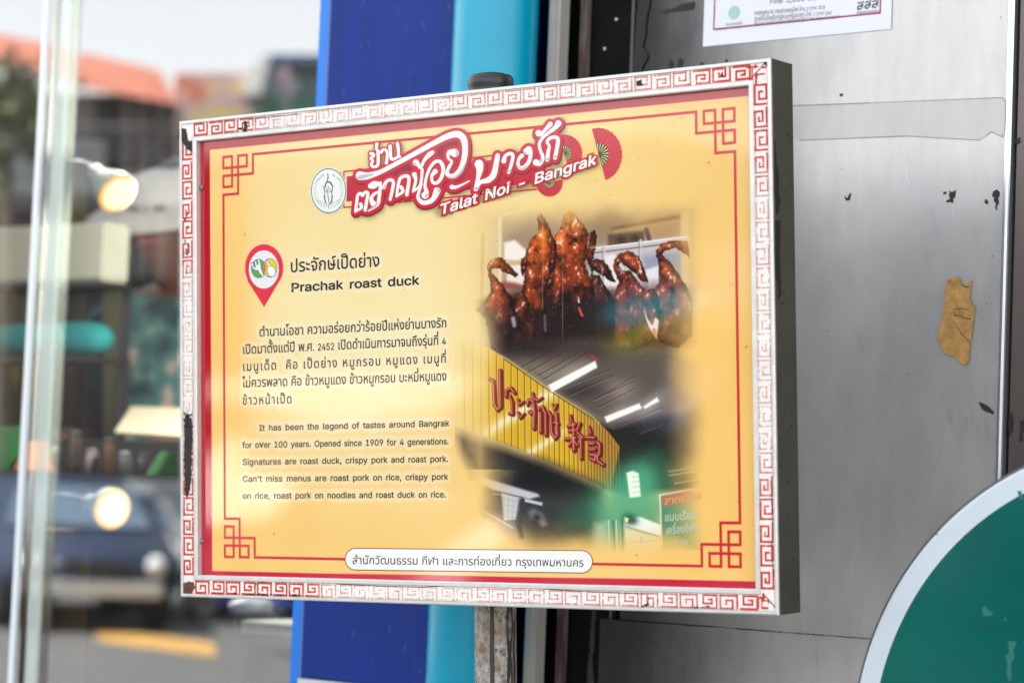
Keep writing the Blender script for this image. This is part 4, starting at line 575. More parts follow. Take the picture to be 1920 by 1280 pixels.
    P.stroke(Z7s([(230, 230, 5), (420, 262, 5)]), (226, 226, 220), 1.4, .8); P.stroke(Z7s([(160, 345, 6), (360, 455, 6)]), (250, 240, 206), 2, .8); P.stroke(Z7s([(235, 385, 4), (360, 465, 4)]), (250, 240, 206), 2, .7)
    P.blob(*Z7([(300, 90)])[0], 26, 26, (120, 118, 116), .3)
    # green shop corner at the right, part of the street's green reflection painted in
    P.blob(*Z7([(1150, 260)])[0], 62, 58, (70, 148, 112), .85, 3)
    P.blob(*Z7([(1200, 130)])[0], 34, 36, (70, 150, 114), .8, 3)
    P.poly(Z7([(900, 300), (1360, 280), (1360, 640), (905, 640)]), (84, 150, 112), 40, .75)
    P.poly(Z7([(905, 430), (990, 420), (1000, 640), (905, 640)]), (170, 196, 176), 14, .7)
    for k, xx in enumerate((1000, 1032, 1050, 1090)): P.stroke(Z7s([(xx, 410, 9), (xx + 8, 640, 9)]), (40, 84, 62) if k % 2 else (214, 230, 216), 2, .8)
    P.poly(Z7([(1100, 400), (1210, 385), (1350, 440), (1350, 520), (1105, 450)]), (240, 246, 238), 4); P.poly(Z7([(1105, 455), (1350, 525), (1350, 660), (1110, 660)]), (226, 222, 190), 6)
    P.stroke(Z7s([(1105, 445, 8), (1350, 520, 8)]), (150, 130, 90), 2, .8); P.stroke(Z7s([(1215, 520, 5), (1220, 560, 5)]), (90, 84, 70), 2, .7); P.stroke(Z7s([(1120, 560, 8), (1350, 540, 8)]), (176, 160, 120), 3, .6)
    P.poly(Z7([(1118, 92), (1160, 78), (1200, 95), (1215, 250), (1140, 258)]), (238, 240, 222), 3)
    for k in range(4): P.stroke(Z7s([(1160, 120 + 34 * k, 4), (1205, 112 + 36 * k, 4)]), (150, 166, 140), 1.5, .8)
    P.blob(*Z7([(1130, 395)])[0], 11, 10, (24, 60, 46), .9); P.blob(*Z7([(1160, 410)])[0], 10, 8, (20, 50, 40), .9); P.poly(Z7([(1105, 385), (1135, 395), (1125, 425), (1108, 415)]), (240, 226, 160), 2)
    P.poly(Z7([(1390, 40), (1600, 0), (1640, 140), (1420, 190)]), (120, 96, 60), 30, .6)
    for a, b in (((1400, 85), (1600, 50)), ((1400, 110), (1620, 75)), ((1440, 165), (1640, 125))): P.stroke(Z7s([(*a, 6), (*b, 5)]), (246, 222, 160), 3, .7)
    # school-supplies board at the right
    P.poly(Z7([(1345, 240), (1800, 160), (1790, 605), (1355, 605)]), (64, 128, 92), 4, .85); P.poly(Z7([(1350, 245), (1800, 168), (1800, 250), (1360, 318)]), (206, 92, 62), 6, .8)
    P.stroke(Z7s([(1342, 240, 9), (1356, 605, 9)]), (236, 230, 206), 2); P.stroke(Z7s([(1342, 240, 9), (1800, 160, 7)]), (236, 226, 196), 2)
    # ----- the fade into the printed ground
    u, v = X, Y
    wob = (fbm(u / 60, v / 60, 3, 23) - .5) * 30
    m = np.minimum.reduce([np.clip((u - 862 + wob - 26 * (v > 880)) / 92, 0, 1), np.clip((1330 - u + wob * .6) / 90, 0, 1), np.clip((v - 366 + wob * .8) / 84, 0, 1), np.clip((1050 - v + wob) / 84, 0, 1)])
    low = np.clip((v - 620) / 40, 0, 1); ml = np.minimum(np.clip((u - 835) / 60, 0, 1), m + np.clip((900 - u) / 60, 0, 1) * (v < 905))
    gap = np.exp(-(((u - 1290) / 40) ** 2 + ((v - 690) / 60) ** 2)) * .4 + np.exp(-(((u - 1335) / 30) ** 2 + ((v - 900) / 60) ** 2)) * .6 + np.exp(-(((u - 890) / 40) ** 2 + ((v - 640) / 40) ** 2)) * .6
    m = np.where(low > .5, np.where(v < 900, np.maximum(m, ml * (u < 1000)), m), m); m = np.clip(m * (1 - gap), 0, 1); m = m * m * (3 - 2 * m)
    C = base + (P.C - base) * m[..., None]
    for sx, sy in RNG.uniform((900, 640), (1300, 1040), (240, 2)):
        sl = P.bbox(sx - 2, sx + 2, sy - 2, sy + 2)
        if sl: C[sl] += (235 - C[sl]) * (np.exp(-((P.X[sl] - sx) ** 2 + (P.Y[sl] - sy) ** 2) / .8) * RNG.uniform(.06, .3))[..., None]
    return np.clip(C, 0, 255)

def grid_mesh(name, x0, x1, z0, z1, step, y, inkfn, m, parent, extra=None):
    nx = int((x1 - x0) / step) + 1; nz = int((z1 - z0) / step) + 1
    gx = np.linspace(x0, x1, nx); gz = np.linspace(z1, z0, nz); GX, GZ = np.meshgrid(gx, gz)
    PX, PY = unS(GX, GZ, y); C = inkfn(PX, PY)
    if extra is not None: C = extra(C, GX, GZ)
    V = loc(np.stack([GX, GZ], -1), y).reshape(-1, 3)
    me = bpy.data.meshes.new(name); me.vertices.add(nx * nz); me.vertices.foreach_set('co', V.astype(np.float32).ravel())
    i = (np.arange(nz - 1)[:, None] * nx + np.arange(nx - 1)[None]).ravel()
    q = np.stack([i, i + nx, i + nx + 1, i + 1], -1).astype(np.int32)
    me.loops.add(q.size); me.loops.foreach_set('vertex_index', q.ravel()); me.polygons.add(len(q)); me.polygons.foreach_set('loop_start', np.arange(0, q.size, 4, dtype=np.int32))
    me.update(calc_edges=True)
    a = me.color_attributes.new('ink', 'FLOAT_COLOR', 'POINT'); arr = np.ones((nx * nz, 4), np.float32); arr[:, :3] = (lin(C) * 0.86).reshape(-1, 3); a.data.foreach_set('color', arr.ravel())
    me.materials.append(m); me.polygons.foreach_set('use_smooth', [True] * len(q))
    return link(bpy.data.objects.new(name, me), parent)

# ================================================================== the information sign
sign = empty('information_sign', SMAT, 'framed yellow information sign about roast duck, bolted to the grey post', 'sign')
ink = attr_mat('printed_ink', rough=0.05, spec=0.72, bump=0.03)
RW = 0.0262
hx, hz = SW / 2, SH / 2
# ---- frame: one extruded profile mitred round the four corners
prof = [(0.0006, STH), (0.0, STH - 0.0006), (0.0, 0.0012), (0.0012, 0.0), (0.0034, 0.0), (0.0042, 0.0016), (RW - 0.0058, 0.0016), (RW - 0.005, 0.0004), (RW - 0.001, 0.0004), (RW, 0.0014), (RW, YP + 0.003)]
V = []; Fc = []
for e, y in prof:
    for sx, sz in ((-1, 1), (1, 1), (1, -1), (-1, -1)): V.append(loc(np.array([sx * (hx - e), sz * (hz - e)]), y))
for i in range(len(prof) - 1):
    for j in range(4): Fc.append((4 * i + j, 4 * i + (j + 1) % 4, 4 * (i + 1) + (j + 1) % 4, 4 * (i + 1) + j))
alu = matc('frame_aluminium', (226, 226, 222), 0.85, rough=0.32, metal=0.35, var=0.10, vscale=60)
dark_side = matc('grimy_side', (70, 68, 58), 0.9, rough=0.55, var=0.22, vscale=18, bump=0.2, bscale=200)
build('frame', V, Fc, alu, sign)
mb = MB(); mb.box((0, STH - 0.025 - 0.001, hz), (SW - 0.002, 0.002, SH - 0.002)); build('back_panel', mb.V, mb.F, matc('back_white', (232, 234, 236), .95, rough=.5, var=.05, vscale=6), sign)
# right flank: strip over the aluminium, its dark reflection put into the colour
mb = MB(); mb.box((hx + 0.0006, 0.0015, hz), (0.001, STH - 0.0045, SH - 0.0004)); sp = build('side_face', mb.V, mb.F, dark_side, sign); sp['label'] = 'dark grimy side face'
blk = mat('black_peel', (0.012, 0.011, 0.010), rough=0.7, var=0.4, vscale=120)
V = []; Fc = []
def flank_poly(pts):       # (depth, z) on the right flank
    n = len(V); V.extend([(hx + 0.0013, a - 0.025, b + hz) for a, b in pts]); Fc.append(tuple(range(n, n + len(pts))))
zt = hz
flank_poly([(0.004, zt - 0.088), (0.007, zt - 0.084), (0.009, zt - 0.108), (0.014, zt - 0.118), (0.013, zt - 0.135), (0.017, zt - 0.146), (0.012, zt - 0.160), (0.006, zt - 0.163), (0.004, zt - 0.13)])
flank_poly([(0.003, zt - 0.168), (0.016, zt - 0.167), (0.014, zt - 0.21), (0.015, zt - 0.245), (0.009, zt - 0.252), (0.008, zt - 0.236), (0.003, zt - 0.228)])
for i in range(26):
    a, b, r = RNG.uniform(.004, .046), RNG.uniform(-hz + .02, hz - .02), RNG.uniform(.0006, .0022)
    flank_poly([(a + r * math.cos(t) * RNG.uniform(.5, 1.2), b + r * math.sin(t) * RNG.uniform(.6, 1.8)) for t in np.linspace(0, 2 * math.pi, 7, endpoint=False)])
explode('peeled_patch', 'dirt_speck', V, Fc, blk, sign)

# ---- paper border with the red fret, worn
paper = matc('border_paper', (236, 234, 228), 0.9, rough=0.5, var=0.07, vscale=35)
e0, e1 = 0.0046, RW - 0.0062
V = []; Fc = []
for k, (a, b, c, d) in enumerate([(-hx + e0, hx - e0, hz - e1, hz - e0), (-hx + e0, hx - e0, -hz + e0, -hz + e1), (-hx + e0, -hx + e1, -hz + e1, hz - e1), (hx - e1, hx - e0, -hz + e1, hz - e1)]):
    n = len(V); V += [loc(np.array(p), 0.0012) for p in ((a, c), (b, c), (b, d), (a, d))]; Fc.append((n, n + 1, n + 2, n + 3))
border = build('paper_border', V, Fc, paper, sign, auto=True)
UA = [[(.40, .62), (.40, .38), (.76, .38), (.76, .98)], [(.76, .98), (.06, .98)], [(.06, .98), (.06, .04), (1.0, .04), (1.0, .98)]]
UB = [[(0.06, .98), (.94, .98), (.94, .04)], [(.94, .04), (.14, .04), (.14, .66), (.70, .66), (.70, .34), (.48, .34)]]
UA = [[(.36, .66), (.36, .38), (.74, .38), (.74, 1.0), (.02, 1.0), (.02, .02), (1.0, .02), (1.0, 1.0)]]
UB = [[(.04, 1.0), (.98, 1.0), (.98, .02), (.20, .02), (.20, .66), (.70, .66), (.70, .34), (.50, .34)]]
FV = []; FF = []; FCc = []
def fret_side(L, put, fade, flip=False):
    n = max(2, int(round(L / 0.0236))); n -= n % 2; cw = L / n; bw = e1 - e0
    for i in range(n):
        for path in (UA if i % 2 == 0 else UB):
            for (x0, y0), (x1, y1) in zip(path[:-1], path[1:]):
                if flip: y0, y1 = 1 - y0, 1 - y1
                p0 = np.array([(i + .06 + .86 * x0) * cw, (.06 + .88 * y0) * bw]); p1 = np.array([(i + .06 + .86 * x1) * cw, (.06 + .88 * y1) * bw])
                ln = np.linalg.norm(p1 - p0); K = max(1, int(ln / 0.0010)); d = (p1 - p0) / ln; nn = np.array([-d[1], d[0]])
                p0 = p0 - d * .00095; p1 = p1 + d * .00095
                for k in range(K):
                    a = p0 + (p1 - p0) * k / K; b = p0 + (p1 - p0) * (k + 1) / K; t = (a[0] / L)
                    wear = fade(t) + (fbm(np.array(a[0] * 260), np.array(a[1] * 260), 3, 41 + int(L * 1000)) - .5) * 1.15
                    if wear > .86 and RNG.random() < .5: continue
                    wd = .00122 * (1 - .5 * min(1, fade(t))) * (1 if wear < .3 else RNG.uniform(.6, 1.0)); sh = (0 if wear < .3 else RNG.uniform(-.00012, .00012))
                    q = [a + nn * (wd + sh), a - nn * (wd - sh), b - nn * (wd - sh), b + nn * (wd + sh)]
                    m = len(FV); FV.extend([loc(np.array(put(*p)), 0.0010 - 0.00001 * (k % 3)) for p in q]); FF.append((m, m + 1, m + 2, m + 3))
                    w_ = np.clip(fade(t) * 1.0 + (wear - fade(t)) * .5, 0, .86) * RNG.uniform(.8, 1); c = lin(np.array((206, 44, 26)) * (1 - w_) + np.array((232, 196, 186)) * w_) * .9; FCc.extend([c] * 4)
gap = 0.030
top_f = lambda t: np.interp(t, [0, .10, .17, .42, .56, .75, .88, .95, 1], [.02, .15, .82, .88, .6, .72, .5, .1, 0])
bot_f = lambda t: np.interp(t, [0, .22, .27, .5, .7, .86, 1], [.05, .05, .78, .88, .7, .45, .1])
lef_f = lambda t: np.interp(t, [0, .27, .34, .62, .72, .78, 1], [0, .15, .82, .86, .6, .2, .0])
rig_f = lambda t: np.interp(t, [0, .15, .24, .7, .82, 1], [.05, .25, .75, .85, .2, .05])
fret_side(SW - 2 * gap + .016, lambda x, y: (-hx + gap - .008 + x, hz - e1 + y), top_f)
fret_side(SW - 2 * gap + .016, lambda x, y: (-hx + gap - .008 + x, -hz + e0 + y), bot_f, True)
fret_side(SH - 2 * gap + .01, lambda x, y: (-hx + e0 + y, hz - gap + .005 - x), lef_f)
fret_side(SH - 2 * gap + .01, lambda x, y: (hx - e1 + y, hz - gap + .005 - x), rig_f)
for cx, cz in ((1, 1), (1, -1)):      # overlapped corner pieces, strong red
    for k in range(7):
        a, b = RNG.uniform(0, .012, 2); l = RNG.uniform(.004, .014); wv = RNG.uniform(.0012, .0024); x0 = cx * (hx - e0 - a) - (l if cx > 0 else 0); z0 = cz * (hz - e0 - b)
        q = [(x0, z0), (x0 + l, z0), (x0 + l, z0 - cz * wv), (x0, z0 - cz * wv)] if k % 2 else [(x0, z0), (x0 + wv, z0), (x0 + wv, z0 - cz * l), (x0, z0 - cz * l)]
        m = len(FV); FV.extend([loc(np.array(p), 0.0009 - .00001 * k) for p in q]); FF.append((m, m + 1, m + 2, m + 3)); FCc.extend([lin((206, 30, 24)) * .9] * 4)
fret = build('fret_pattern', FV, FF, attr_mat('fret_ink', rough=0.5, spec=0.3), border, cols=FCc, auto=True)
# torn and blackened places of the border
V = []; Fc = []
def torn(pts, jag=0.0012, y=0.0006):
    out = []
    for (x0, y0), (x1, y1) in zip(pts, pts[1:] + pts[:1]):
        K = max(2, int(math.hypot(x1 - x0, y1 - y0) / 3))
        for k in range(K): out.append((x0 + (x1 - x0) * k / K + RNG.normal(0, 1) * .8, y0 + (y1 - y0) * k / K + RNG.normal(0, 1) * .8))
    o = np.array(out); n = len(V); V.extend(loc(S(o[:, 0], o[:, 1], y), y)); Fc.append(tuple(range(n, n + len(o))))
torn([(346, 782), (352, 776), (358, 784), (361, 800), (360, 850), (359, 890), (354, 925), (349, 938), (346, 900), (345, 850)])
torn([(336, 240), (348, 243), (352, 262), (360, 272), (362, 285), (350, 280), (341, 266), (334, 258)])
torn([(458, 226), (462, 228), (463, 242), (459, 252), (455, 246), (457, 236)]); torn([(446, 240), (456, 239), (455, 243), (447, 244)])
torn([(1193, 152), (1202, 151), (1205, 158), (1200, 164), (1194, 162)])
torn([(1352, 136), (1356, 134), (1354, 146), (1350, 144)]); torn([(1428, 114), (1438, 113), (1441, 124), (1436, 122)])
for k in range(46):
    t = RNG.random(); px = 350 + RNG.normal(0, 4.5); py = RNG.choice([RNG.uniform(395, 512), RNG.uniform(770, 800)]); l = RNG.uniform(2, 9); wv = RNG.uniform(.8, 2.6)
    torn([(px, py), (px + wv, py + l * .3), (px + wv * .6, py + l), (px - wv * .5, py + l * .6)])
for k in range(26):
    px = RNG.choice([RNG.uniform(392, 560), RNG.uniform(1180, 1400)]); py = np.interp(px, [340, 1460], [1113, 1146]) - RNG.uniform(2, 6); l = RNG.uniform(3, 12)
    torn([(px, py), (px + l, py - RNG.uniform(-2, 3)), (px + l, py + 1.1), (px, py + 1.2)])
explode('torn_patch', 'dirt_speck', V, Fc, blk, border)
rustm = mat('rust_corner', (0.10, 0.035, 0.025), rough=.7, var=.6, vscale=160)
V = []; Fc = []
torn([(341, 1092), (362, 1090), (367, 1100), (360, 1112), (342, 1116)], y=.0008); torn([(352, 266), (363, 262), (366, 284), (358, 284)], y=.0007)
explode('rusty_corner', 'dirt_speck', V, Fc, rustm, border, False, 0)
V = []; Fc = []                         # creases in the paper
def crease(pts, wv=1.1, y=0.00085):
    for (x0, y0), (x1, y1) in zip(pts[:-1], pts[1:]):
        d = np.array([x1 - x0, y1 - y0]); d = d / np.linalg.norm(d); nn = np.array([-d[1], d[0]]) * wv / 2
        q = np.array([(x0 + nn[0], y0 + nn[1]), (x0 - nn[0], y0 - nn[1]), (x1 - nn[0], y1 - nn[1]), (x1 + nn[0], y1 + nn[1])]); n = len(V)
        V.extend(loc(S(q[:, 0], q[:, 1], y), y)); Fc.append((n, n + 1, n + 2, n + 3))
crease([(1438, 113), (1424, 130), (1408, 148), (1404, 152)], 1.6); crease([(475, 1101), (482, 1092), (500, 1089), (528, 1089), (535, 1094)]); crease([(630, 1094), (720, 1098), (790, 1100), (850, 1097), (930, 1096), (1040, 1105), (1210, 1113)], 1.2)
crease([(1212, 1113), (1216, 1121), (1213, 1134), (1202, 1137)], 1.4); crease([(463, 228), (470, 224), (560, 214)], .9); crease([(1430, 1112), (1445, 1128), (1455, 1140)], 1.8); crease([(1445, 900), (1449, 980), (1446, 1040), (1452, 1080)], 1.3)
build('paper_crease', V, Fc, blk, border, auto=True)

# ---- the print
print_m = ink
px0, px1, pz0, pz1 = -hx + RW - .004, hx - RW + .004, -hz + RW - .004, hz - RW + .004
dark = mat('print_ink_black', (0.018, 0.014, 0.015), rough=.12, spec=.72, var=.1, vscale=60)
YT = YP - 0.00025
body_specs = [
    ('ตำนานโอชา ความอร่อยกว่าร้อยปีแห่งย่านบางรัก', 485.3, 630.8, 838, 613.3, 25),
    ('เปิดมาตั้งแต่ปี พ.ศ. 2452 เปิดดำเนินการมาจนถึงรุ่นที่ 4', 454.2, 663.6, 836.4, 645.6, 25),
    ('เมนูเด็ด  คือ เป็ดย่าง หมูกรอบ หมูแดง เมนูที่', 454.2, 695.3, 837, 679.5, 24, 0, .10),
    ('ไม่ควรพลาด คือ ข้าวหมูแดง ข้าวหมูกรอบ บะหมี่หมูแดง', 454.2, 726.1, 837.7, 713, 25),
    ('ข้าวหน้าเป็ด', 454.2, 758.3, 547.6, 755.7, 24, 0, .10)]
eng_specs = [
    ('It has been the legend of tastes around Bangrak', 485.3, 807.2, 842.5, 798.4, 22.0),
    ('for over 100 years. Opened since 1909 for 4 generations.', 454.2, 839.6, 841.5, 832.4, 22.0),
    ('Signatures are roast duck, crispy pork and roast pork.', 454.2, 871.3, 840.8, 865.2, 22.0),
    ("Can't miss menus are roast pork on rice, crispy pork", 454.2, 903, 840.4, 898.6, 22.0),
    ('on rice, roast pork on noodles and roast duck on rice.', 454.2, 934.5, 836.4, 931.9, 22.0)]
panel_holder = None
# text is laid out first, because its white halo is part of the printed ground
tmp = bpy.data.objects.new('print_panel', None)
halo = []
to, P = put_text(body_specs, 'thai_text', dark, None, YT, off=.010); halo.append(P); txt_thai = to
SPACE = .31
to, P = put_text(eng_specs, 'english_text', dark, None, YT, off=0.013); SPACE = .30; halo.append(P); txt_eng = to
head_specs = [('ประจักษ์เป็ดย่าง', 543.3, 510.4, 712.4, 499, 33), ('Prachak roast duck', 545, 547.2, 786, 533, 31.5)]
to, P = put_text(head_specs[:1], 'thai_heading', dark, None, YT, off=.012); halo.append(P); h1 = to
to, P = put_text(head_specs[1:], 'english_heading', dark, None, YT, off=.020); halo.append(P); h2 = to
bpy.data.objects.remove(tmp)
halo = np.vstack(halo)

def blur(A, s):
    r = int(s * 3) + 1; k = np.exp(-np.arange(-r, r + 1) ** 2 / (2 * s * s)); k /= k.sum()
    A = np.apply_along_axis(lambda m: np.convolve(m, k, 'same'), 0, A); return np.apply_along_axis(lambda m: np.convolve(m, k, 'same'), 1, A)

# title strokes: measured in the photograph
T1 = lambda L: [[(570 + x / 6.097, 220 + y / 6.097, w_ / 6.097) for x, y, w_ in s] for s in L]
T2 = lambda L: [[(860 + x / 5.818, 210 + y / 5.818, w_ / 5.818) for x, y, w_ in s] for s in L]
yaan = T1([[(765, 415, 36), (795, 425, 32), (792, 448, 28), (762, 470, 26), (785, 500, 28), (768, 540, 30), (790, 565, 30), (830, 560, 32), (848, 520, 32), (846, 385, 34)],
           [(832, 305, 34), (826, 365, 26)], [(880, 402, 30), (905, 372, 28), (938, 376, 28), (952, 430, 28), (942, 525, 34)],
           [(985, 332, 38), (988, 400, 34), (996, 470, 34), (1030, 478, 30), (1075, 450, 30)], [(1068, 300, 36), (1080, 380, 32), (1082, 445, 32), (1098, 452, 24)]])
swash = T1([[(640, 668, 100), (700, 672, 86), (770, 660, 66), (880, 622, 50), (1000, 560, 50), (1150, 480, 52), (1350, 370, 56), (1520, 278, 60), (1650, 215, 68), (1760, 195, 76), (1825, 250, 74), (1842, 370, 66), (1825, 500, 62), (1780, 610, 58), (1710, 672, 56), (1645, 660, 48), (1640, 610, 38), (1672, 545, 36), (1690, 505, 26), (1655, 475, 28), (1645, 430, 36), (1670, 400, 56), (1722, 408, 96)]])
talad = T1([[(588, 1078, 30), (604, 960, 36), (618, 885, 34), (655, 872, 34), (668, 900, 26), (700, 856, 34), (730, 872, 36), (716, 960, 36), (700, 1060, 38)], [(590, 1072, 26), (655, 1035, 34), (648, 995, 44)],
            [(762, 785, 60), (800, 748, 36), (840, 762, 44), (800, 800, 34), (745, 800, 20)], [(800, 800, 24), (868, 745, 24), (874, 780, 34), (858, 920, 40), (835, 1000, 42), (735, 1072, 14)], [(790, 985, 66), (768, 930, 40), (800, 880, 34), (858, 848, 26)],
            [(912, 805, 44), (938, 740, 36), (990, 715, 38), (1022, 745, 38), (1008, 840, 38), (985, 940, 34)],
            [(1058, 905, 28), (1080, 760, 36), (1110, 690, 36), (1180, 672, 40), (1200, 720, 38), (1175, 885, 40)], [(1060, 900, 26), (1130, 850, 34), (1112, 800, 44)],
            [(1262, 655, 56), (1278, 720, 34), (1262, 790, 32), (1245, 850, 24)], [(1250, 848, 22), (1330, 770, 32), (1352, 600, 34)],
            [(1345, 760, 28), (1312, 860, 34), (1305, 920, 40), (1350, 972, 50), (1420, 970, 52), (1480, 930, 56), (1522, 840, 80)],
            [(1280, 520, 74), (1308, 545, 44), (1335, 575, 34), (1370, 500, 34), (1430, 430, 56), (1470, 402, 44)],
            [(1500, 620, 58), (1462, 670, 34), (1470, 740, 36), (1520, 750, 38), (1570, 690, 40), (1592, 590, 44), (1560, 512, 40), (1500, 510, 38), (1440, 580, 34), (1395, 700, 32), (1385, 800, 36), (1400, 850, 50), (1385, 892, 84)],
            [(1690, 798, 52), (1730, 800, 40), (1790, 780, 26), (1890, 728, 14)]])
bang = T2([[(222, 570, 96), (230, 630, 74), (212, 720, 44), (185, 845, 44)], [(190, 845, 40), (235, 770, 40), (320, 745, 62), (378, 690, 66), (405, 590, 58), (425, 475, 50)],
           [(492, 535, 54), (510, 480, 36), (560, 455, 38), (592, 480, 38), (572, 580, 36), (545, 662, 34)],
           [(742, 430, 74), (770, 400, 50), (785, 460, 42), (762, 550, 42), (700, 612, 44), (652, 590, 38), (656, 520, 32), (690, 478, 48)],
           [(845, 552, 72), (885, 562, 50), (918, 500, 38), (892, 420, 34), (880, 350, 34), (915, 285, 32), (985, 225, 36), (1055, 170, 48), (1088, 125, 66)],
           [(872, 232, 70), (895, 248, 36), (950, 190, 36), (1000, 135, 54)],
           [(965, 522, 44), (978, 430, 40), (988, 375, 30), (965, 325, 34), (1000, 285, 36), (1062, 278, 40), (1084, 320, 42), (1052, 502, 42)]])
titles = swash + talad + bang

def ground_extra(C, GX, GZ):
    step = GX[0, 1] - GX[0, 0]; nz, nx = GX.shape
    A = np.zeros((nz, nx)); iu = np.round((halo[:, 0] - GX[0, 0]) / step).astype(int); iv = np.round((GZ[0, 0] - halo[:, 1]) / step).astype(int)
    k = (iu >= 0) & (iu < nx) & (iv >= 0) & (iv < nz); np.add.at(A, (iv[k], iu[k]), 1.0); A = np.minimum(A, 2)
    g = np.clip(blur(A, .0026 / step) * 2.6, 0, .34); C = C + (np.array((250, 244, 226)) - C) * g[..., None]
    # printed soft drop shadow of the title
    B = np.zeros((nz, nx))
    for st in titles + yaan:
        for (x0, y0, w0), (x1, y1, w1) in zip(st[:-1], st[1:]):
            for t in np.linspace(0, 1, 14):
                q = S(np.array(x0 + (x1 - x0) * t + 4), np.array(y0 + (y1 - y0) * t + 6), YP); r = int(((w0 + w1) / 2 / 1500 * .5 + .0045) / step)
                a = int(round((q[0] - GX[0, 0]) / step)); b = int(round((GZ[0, 0] - q[1]) / step)); B[max(b - r, 0):b + r, max(a - r, 0):a + r] = 1
    for t in np.linspace(0, 1, 90):
        q = S(np.array(826 + 290 * t), np.array(403 - 93 * t - 4), YP); a = int(round((q[0] - GX[0, 0]) / step)); b = int(round((GZ[0, 0] - q[1]) / step)); r = int(.006 / step); B[max(b - r, 0):b + r, max(a - r, 0):a + r] = 1
    s_ = np.clip(blur(B, .0028 / step), 0, 1) * .62; C = C + (np.array((112, 120, 78)) - C) * s_[..., None]
    return C
def ground_ink(X, Y):
    C = background_ink(X, Y)
    # red margins of the print: left, top, bottom
    top = np.interp(X, [390, 1425], [282, 178]); bot = np.interp(X, [396, 1428], [1070, 1089]); lf = np.interp(Y, [283, 1070], [393.5, 398])
    a = np.clip(np.maximum.reduce([top - Y, Y - bot, lf - X]) / 1.2 + .5, 0, 1)
    red = np.empty_like(C); red[:] = (190, 4, 30); red += (np.array((204, 14, 56)) - red) * np.clip((Y - 800) / 250, 0, 1)[..., None]
    C = C + (red - C) * a[..., None]
    b = np.clip(1 - np.abs(np.maximum.reduce([top - Y, Y - bot, lf - X]) + 1.5) / 1.3, 0, 1) * .5; C = C + (np.array((255, 214, 170)) - C) * b[..., None]
    return C
panel = grid_mesh('print_panel', px0, px1, pz0, pz1, 0.0011, YP, ground_ink, ink, sign, ground_extra)
for o in (txt_thai, txt_eng, h1, h2): o.parent = panel
xz = S(np.array([852, 1332]), np.array([700, 700]), YP)
zz = S(np.array([1080, 1080]), np.array([366, 1062]), YP)
# the printed photograph, in the same ink on the same sheet (0.1 mm proud of the ground)
photo = grid_mesh('printed_photo', xz[0, 0], xz[1, 0], zz[1, 1], zz[0, 1], 0.00068, YP - 0.0001, picture_ink, ink, panel)

# ---- red lines and corner knots
redm = matc('print_ink_red', (206, 22, 48), .88, rough=.12, spec=.72, var=.06, vscale=8)
U = np.array([0, .0135, .0228, .0362, .0455])
def bar(V, Fc, x0, z0, x1, z1, wv=.0030):
    if abs(x1 - x0) > abs(z1 - z0): d = np.array([x1 - x0, z1 - z0]); d = d / np.linalg.norm(d)
    else: d = np.array([x1 - x0, z1 - z0]); d = d / np.linalg.norm(d)
    nn = np.array([-d[1], d[0]]) * wv / 2; a = np.array([x0, z0]) - d * wv / 2; b = np.array([x1, z1]) + d * wv / 2; n = len(V)
    V.extend(loc(np.array([a + nn, a - nn, b - nn, b + nn]), YP - .0003 - .000004 * (n / 4 % 12))); Fc.append((n, n + 1, n + 2, n + 3))
C4 = {'tl': S(418.2, 299.5, YP), 'tr': S(1375, 198, YP), 'br': S(1390.5, 1058, YP), 'bl': S(422.5, 1046.5, YP)}
V = []; Fc = []
LX = (C4['tl'][0] + C4['bl'][0]) / 2; RX = (C4['tr'][0] + C4['br'][0]) / 2; TZ = (C4['tl'][1] + C4['tr'][1]) / 2; BZ = (C4['bl'][1] + C4['br'][1]) / 2
for cx, sx in ((LX, 1), (RX, -1)):
    for cz, sz in ((TZ, -1), (BZ, 1)):
        g = lambda a, b: (cx + sx * a, cz + sz * b)
        for (a, b), (c, d) in [((U[0], 0), (U[0], U[1])), ((U[0], U[2]), (U[0], U[3])), ((U[1], 0), (U[1], U[3])), ((U[2], 0), (U[2], U[4])), ((U[3], 0), (U[3], U[1])), ((U[4], 0), (U[4], U[2])),
                               ((0, 0), (U[1], 0)), ((U[2], 0), (U[3], 0)), ((0, U[1]), (U[3], U[1])), ((0, U[2]), (U[4], U[2])), ((0, U[3]), (U[1], U[3])), ((0, U[4]), (U[2], U[4]))]:
            bar(V, Fc, *g(a, b), *g(c, d))
for X_ in (LX, RX): bar(V, Fc, X_, TZ - U[4], X_, BZ + U[4])
bar(V, Fc, LX + U[4], TZ, RX - U[4], TZ)
c0 = S(647, 1050, YP)[0]; c1 = S(1111, 1053, YP)[0]
bar(V, Fc, LX + U[4], BZ, c0, BZ); bar(V, Fc, c1, BZ, RX - U[4], BZ)
build('red_border_line', V, Fc, redm, panel, auto=True)

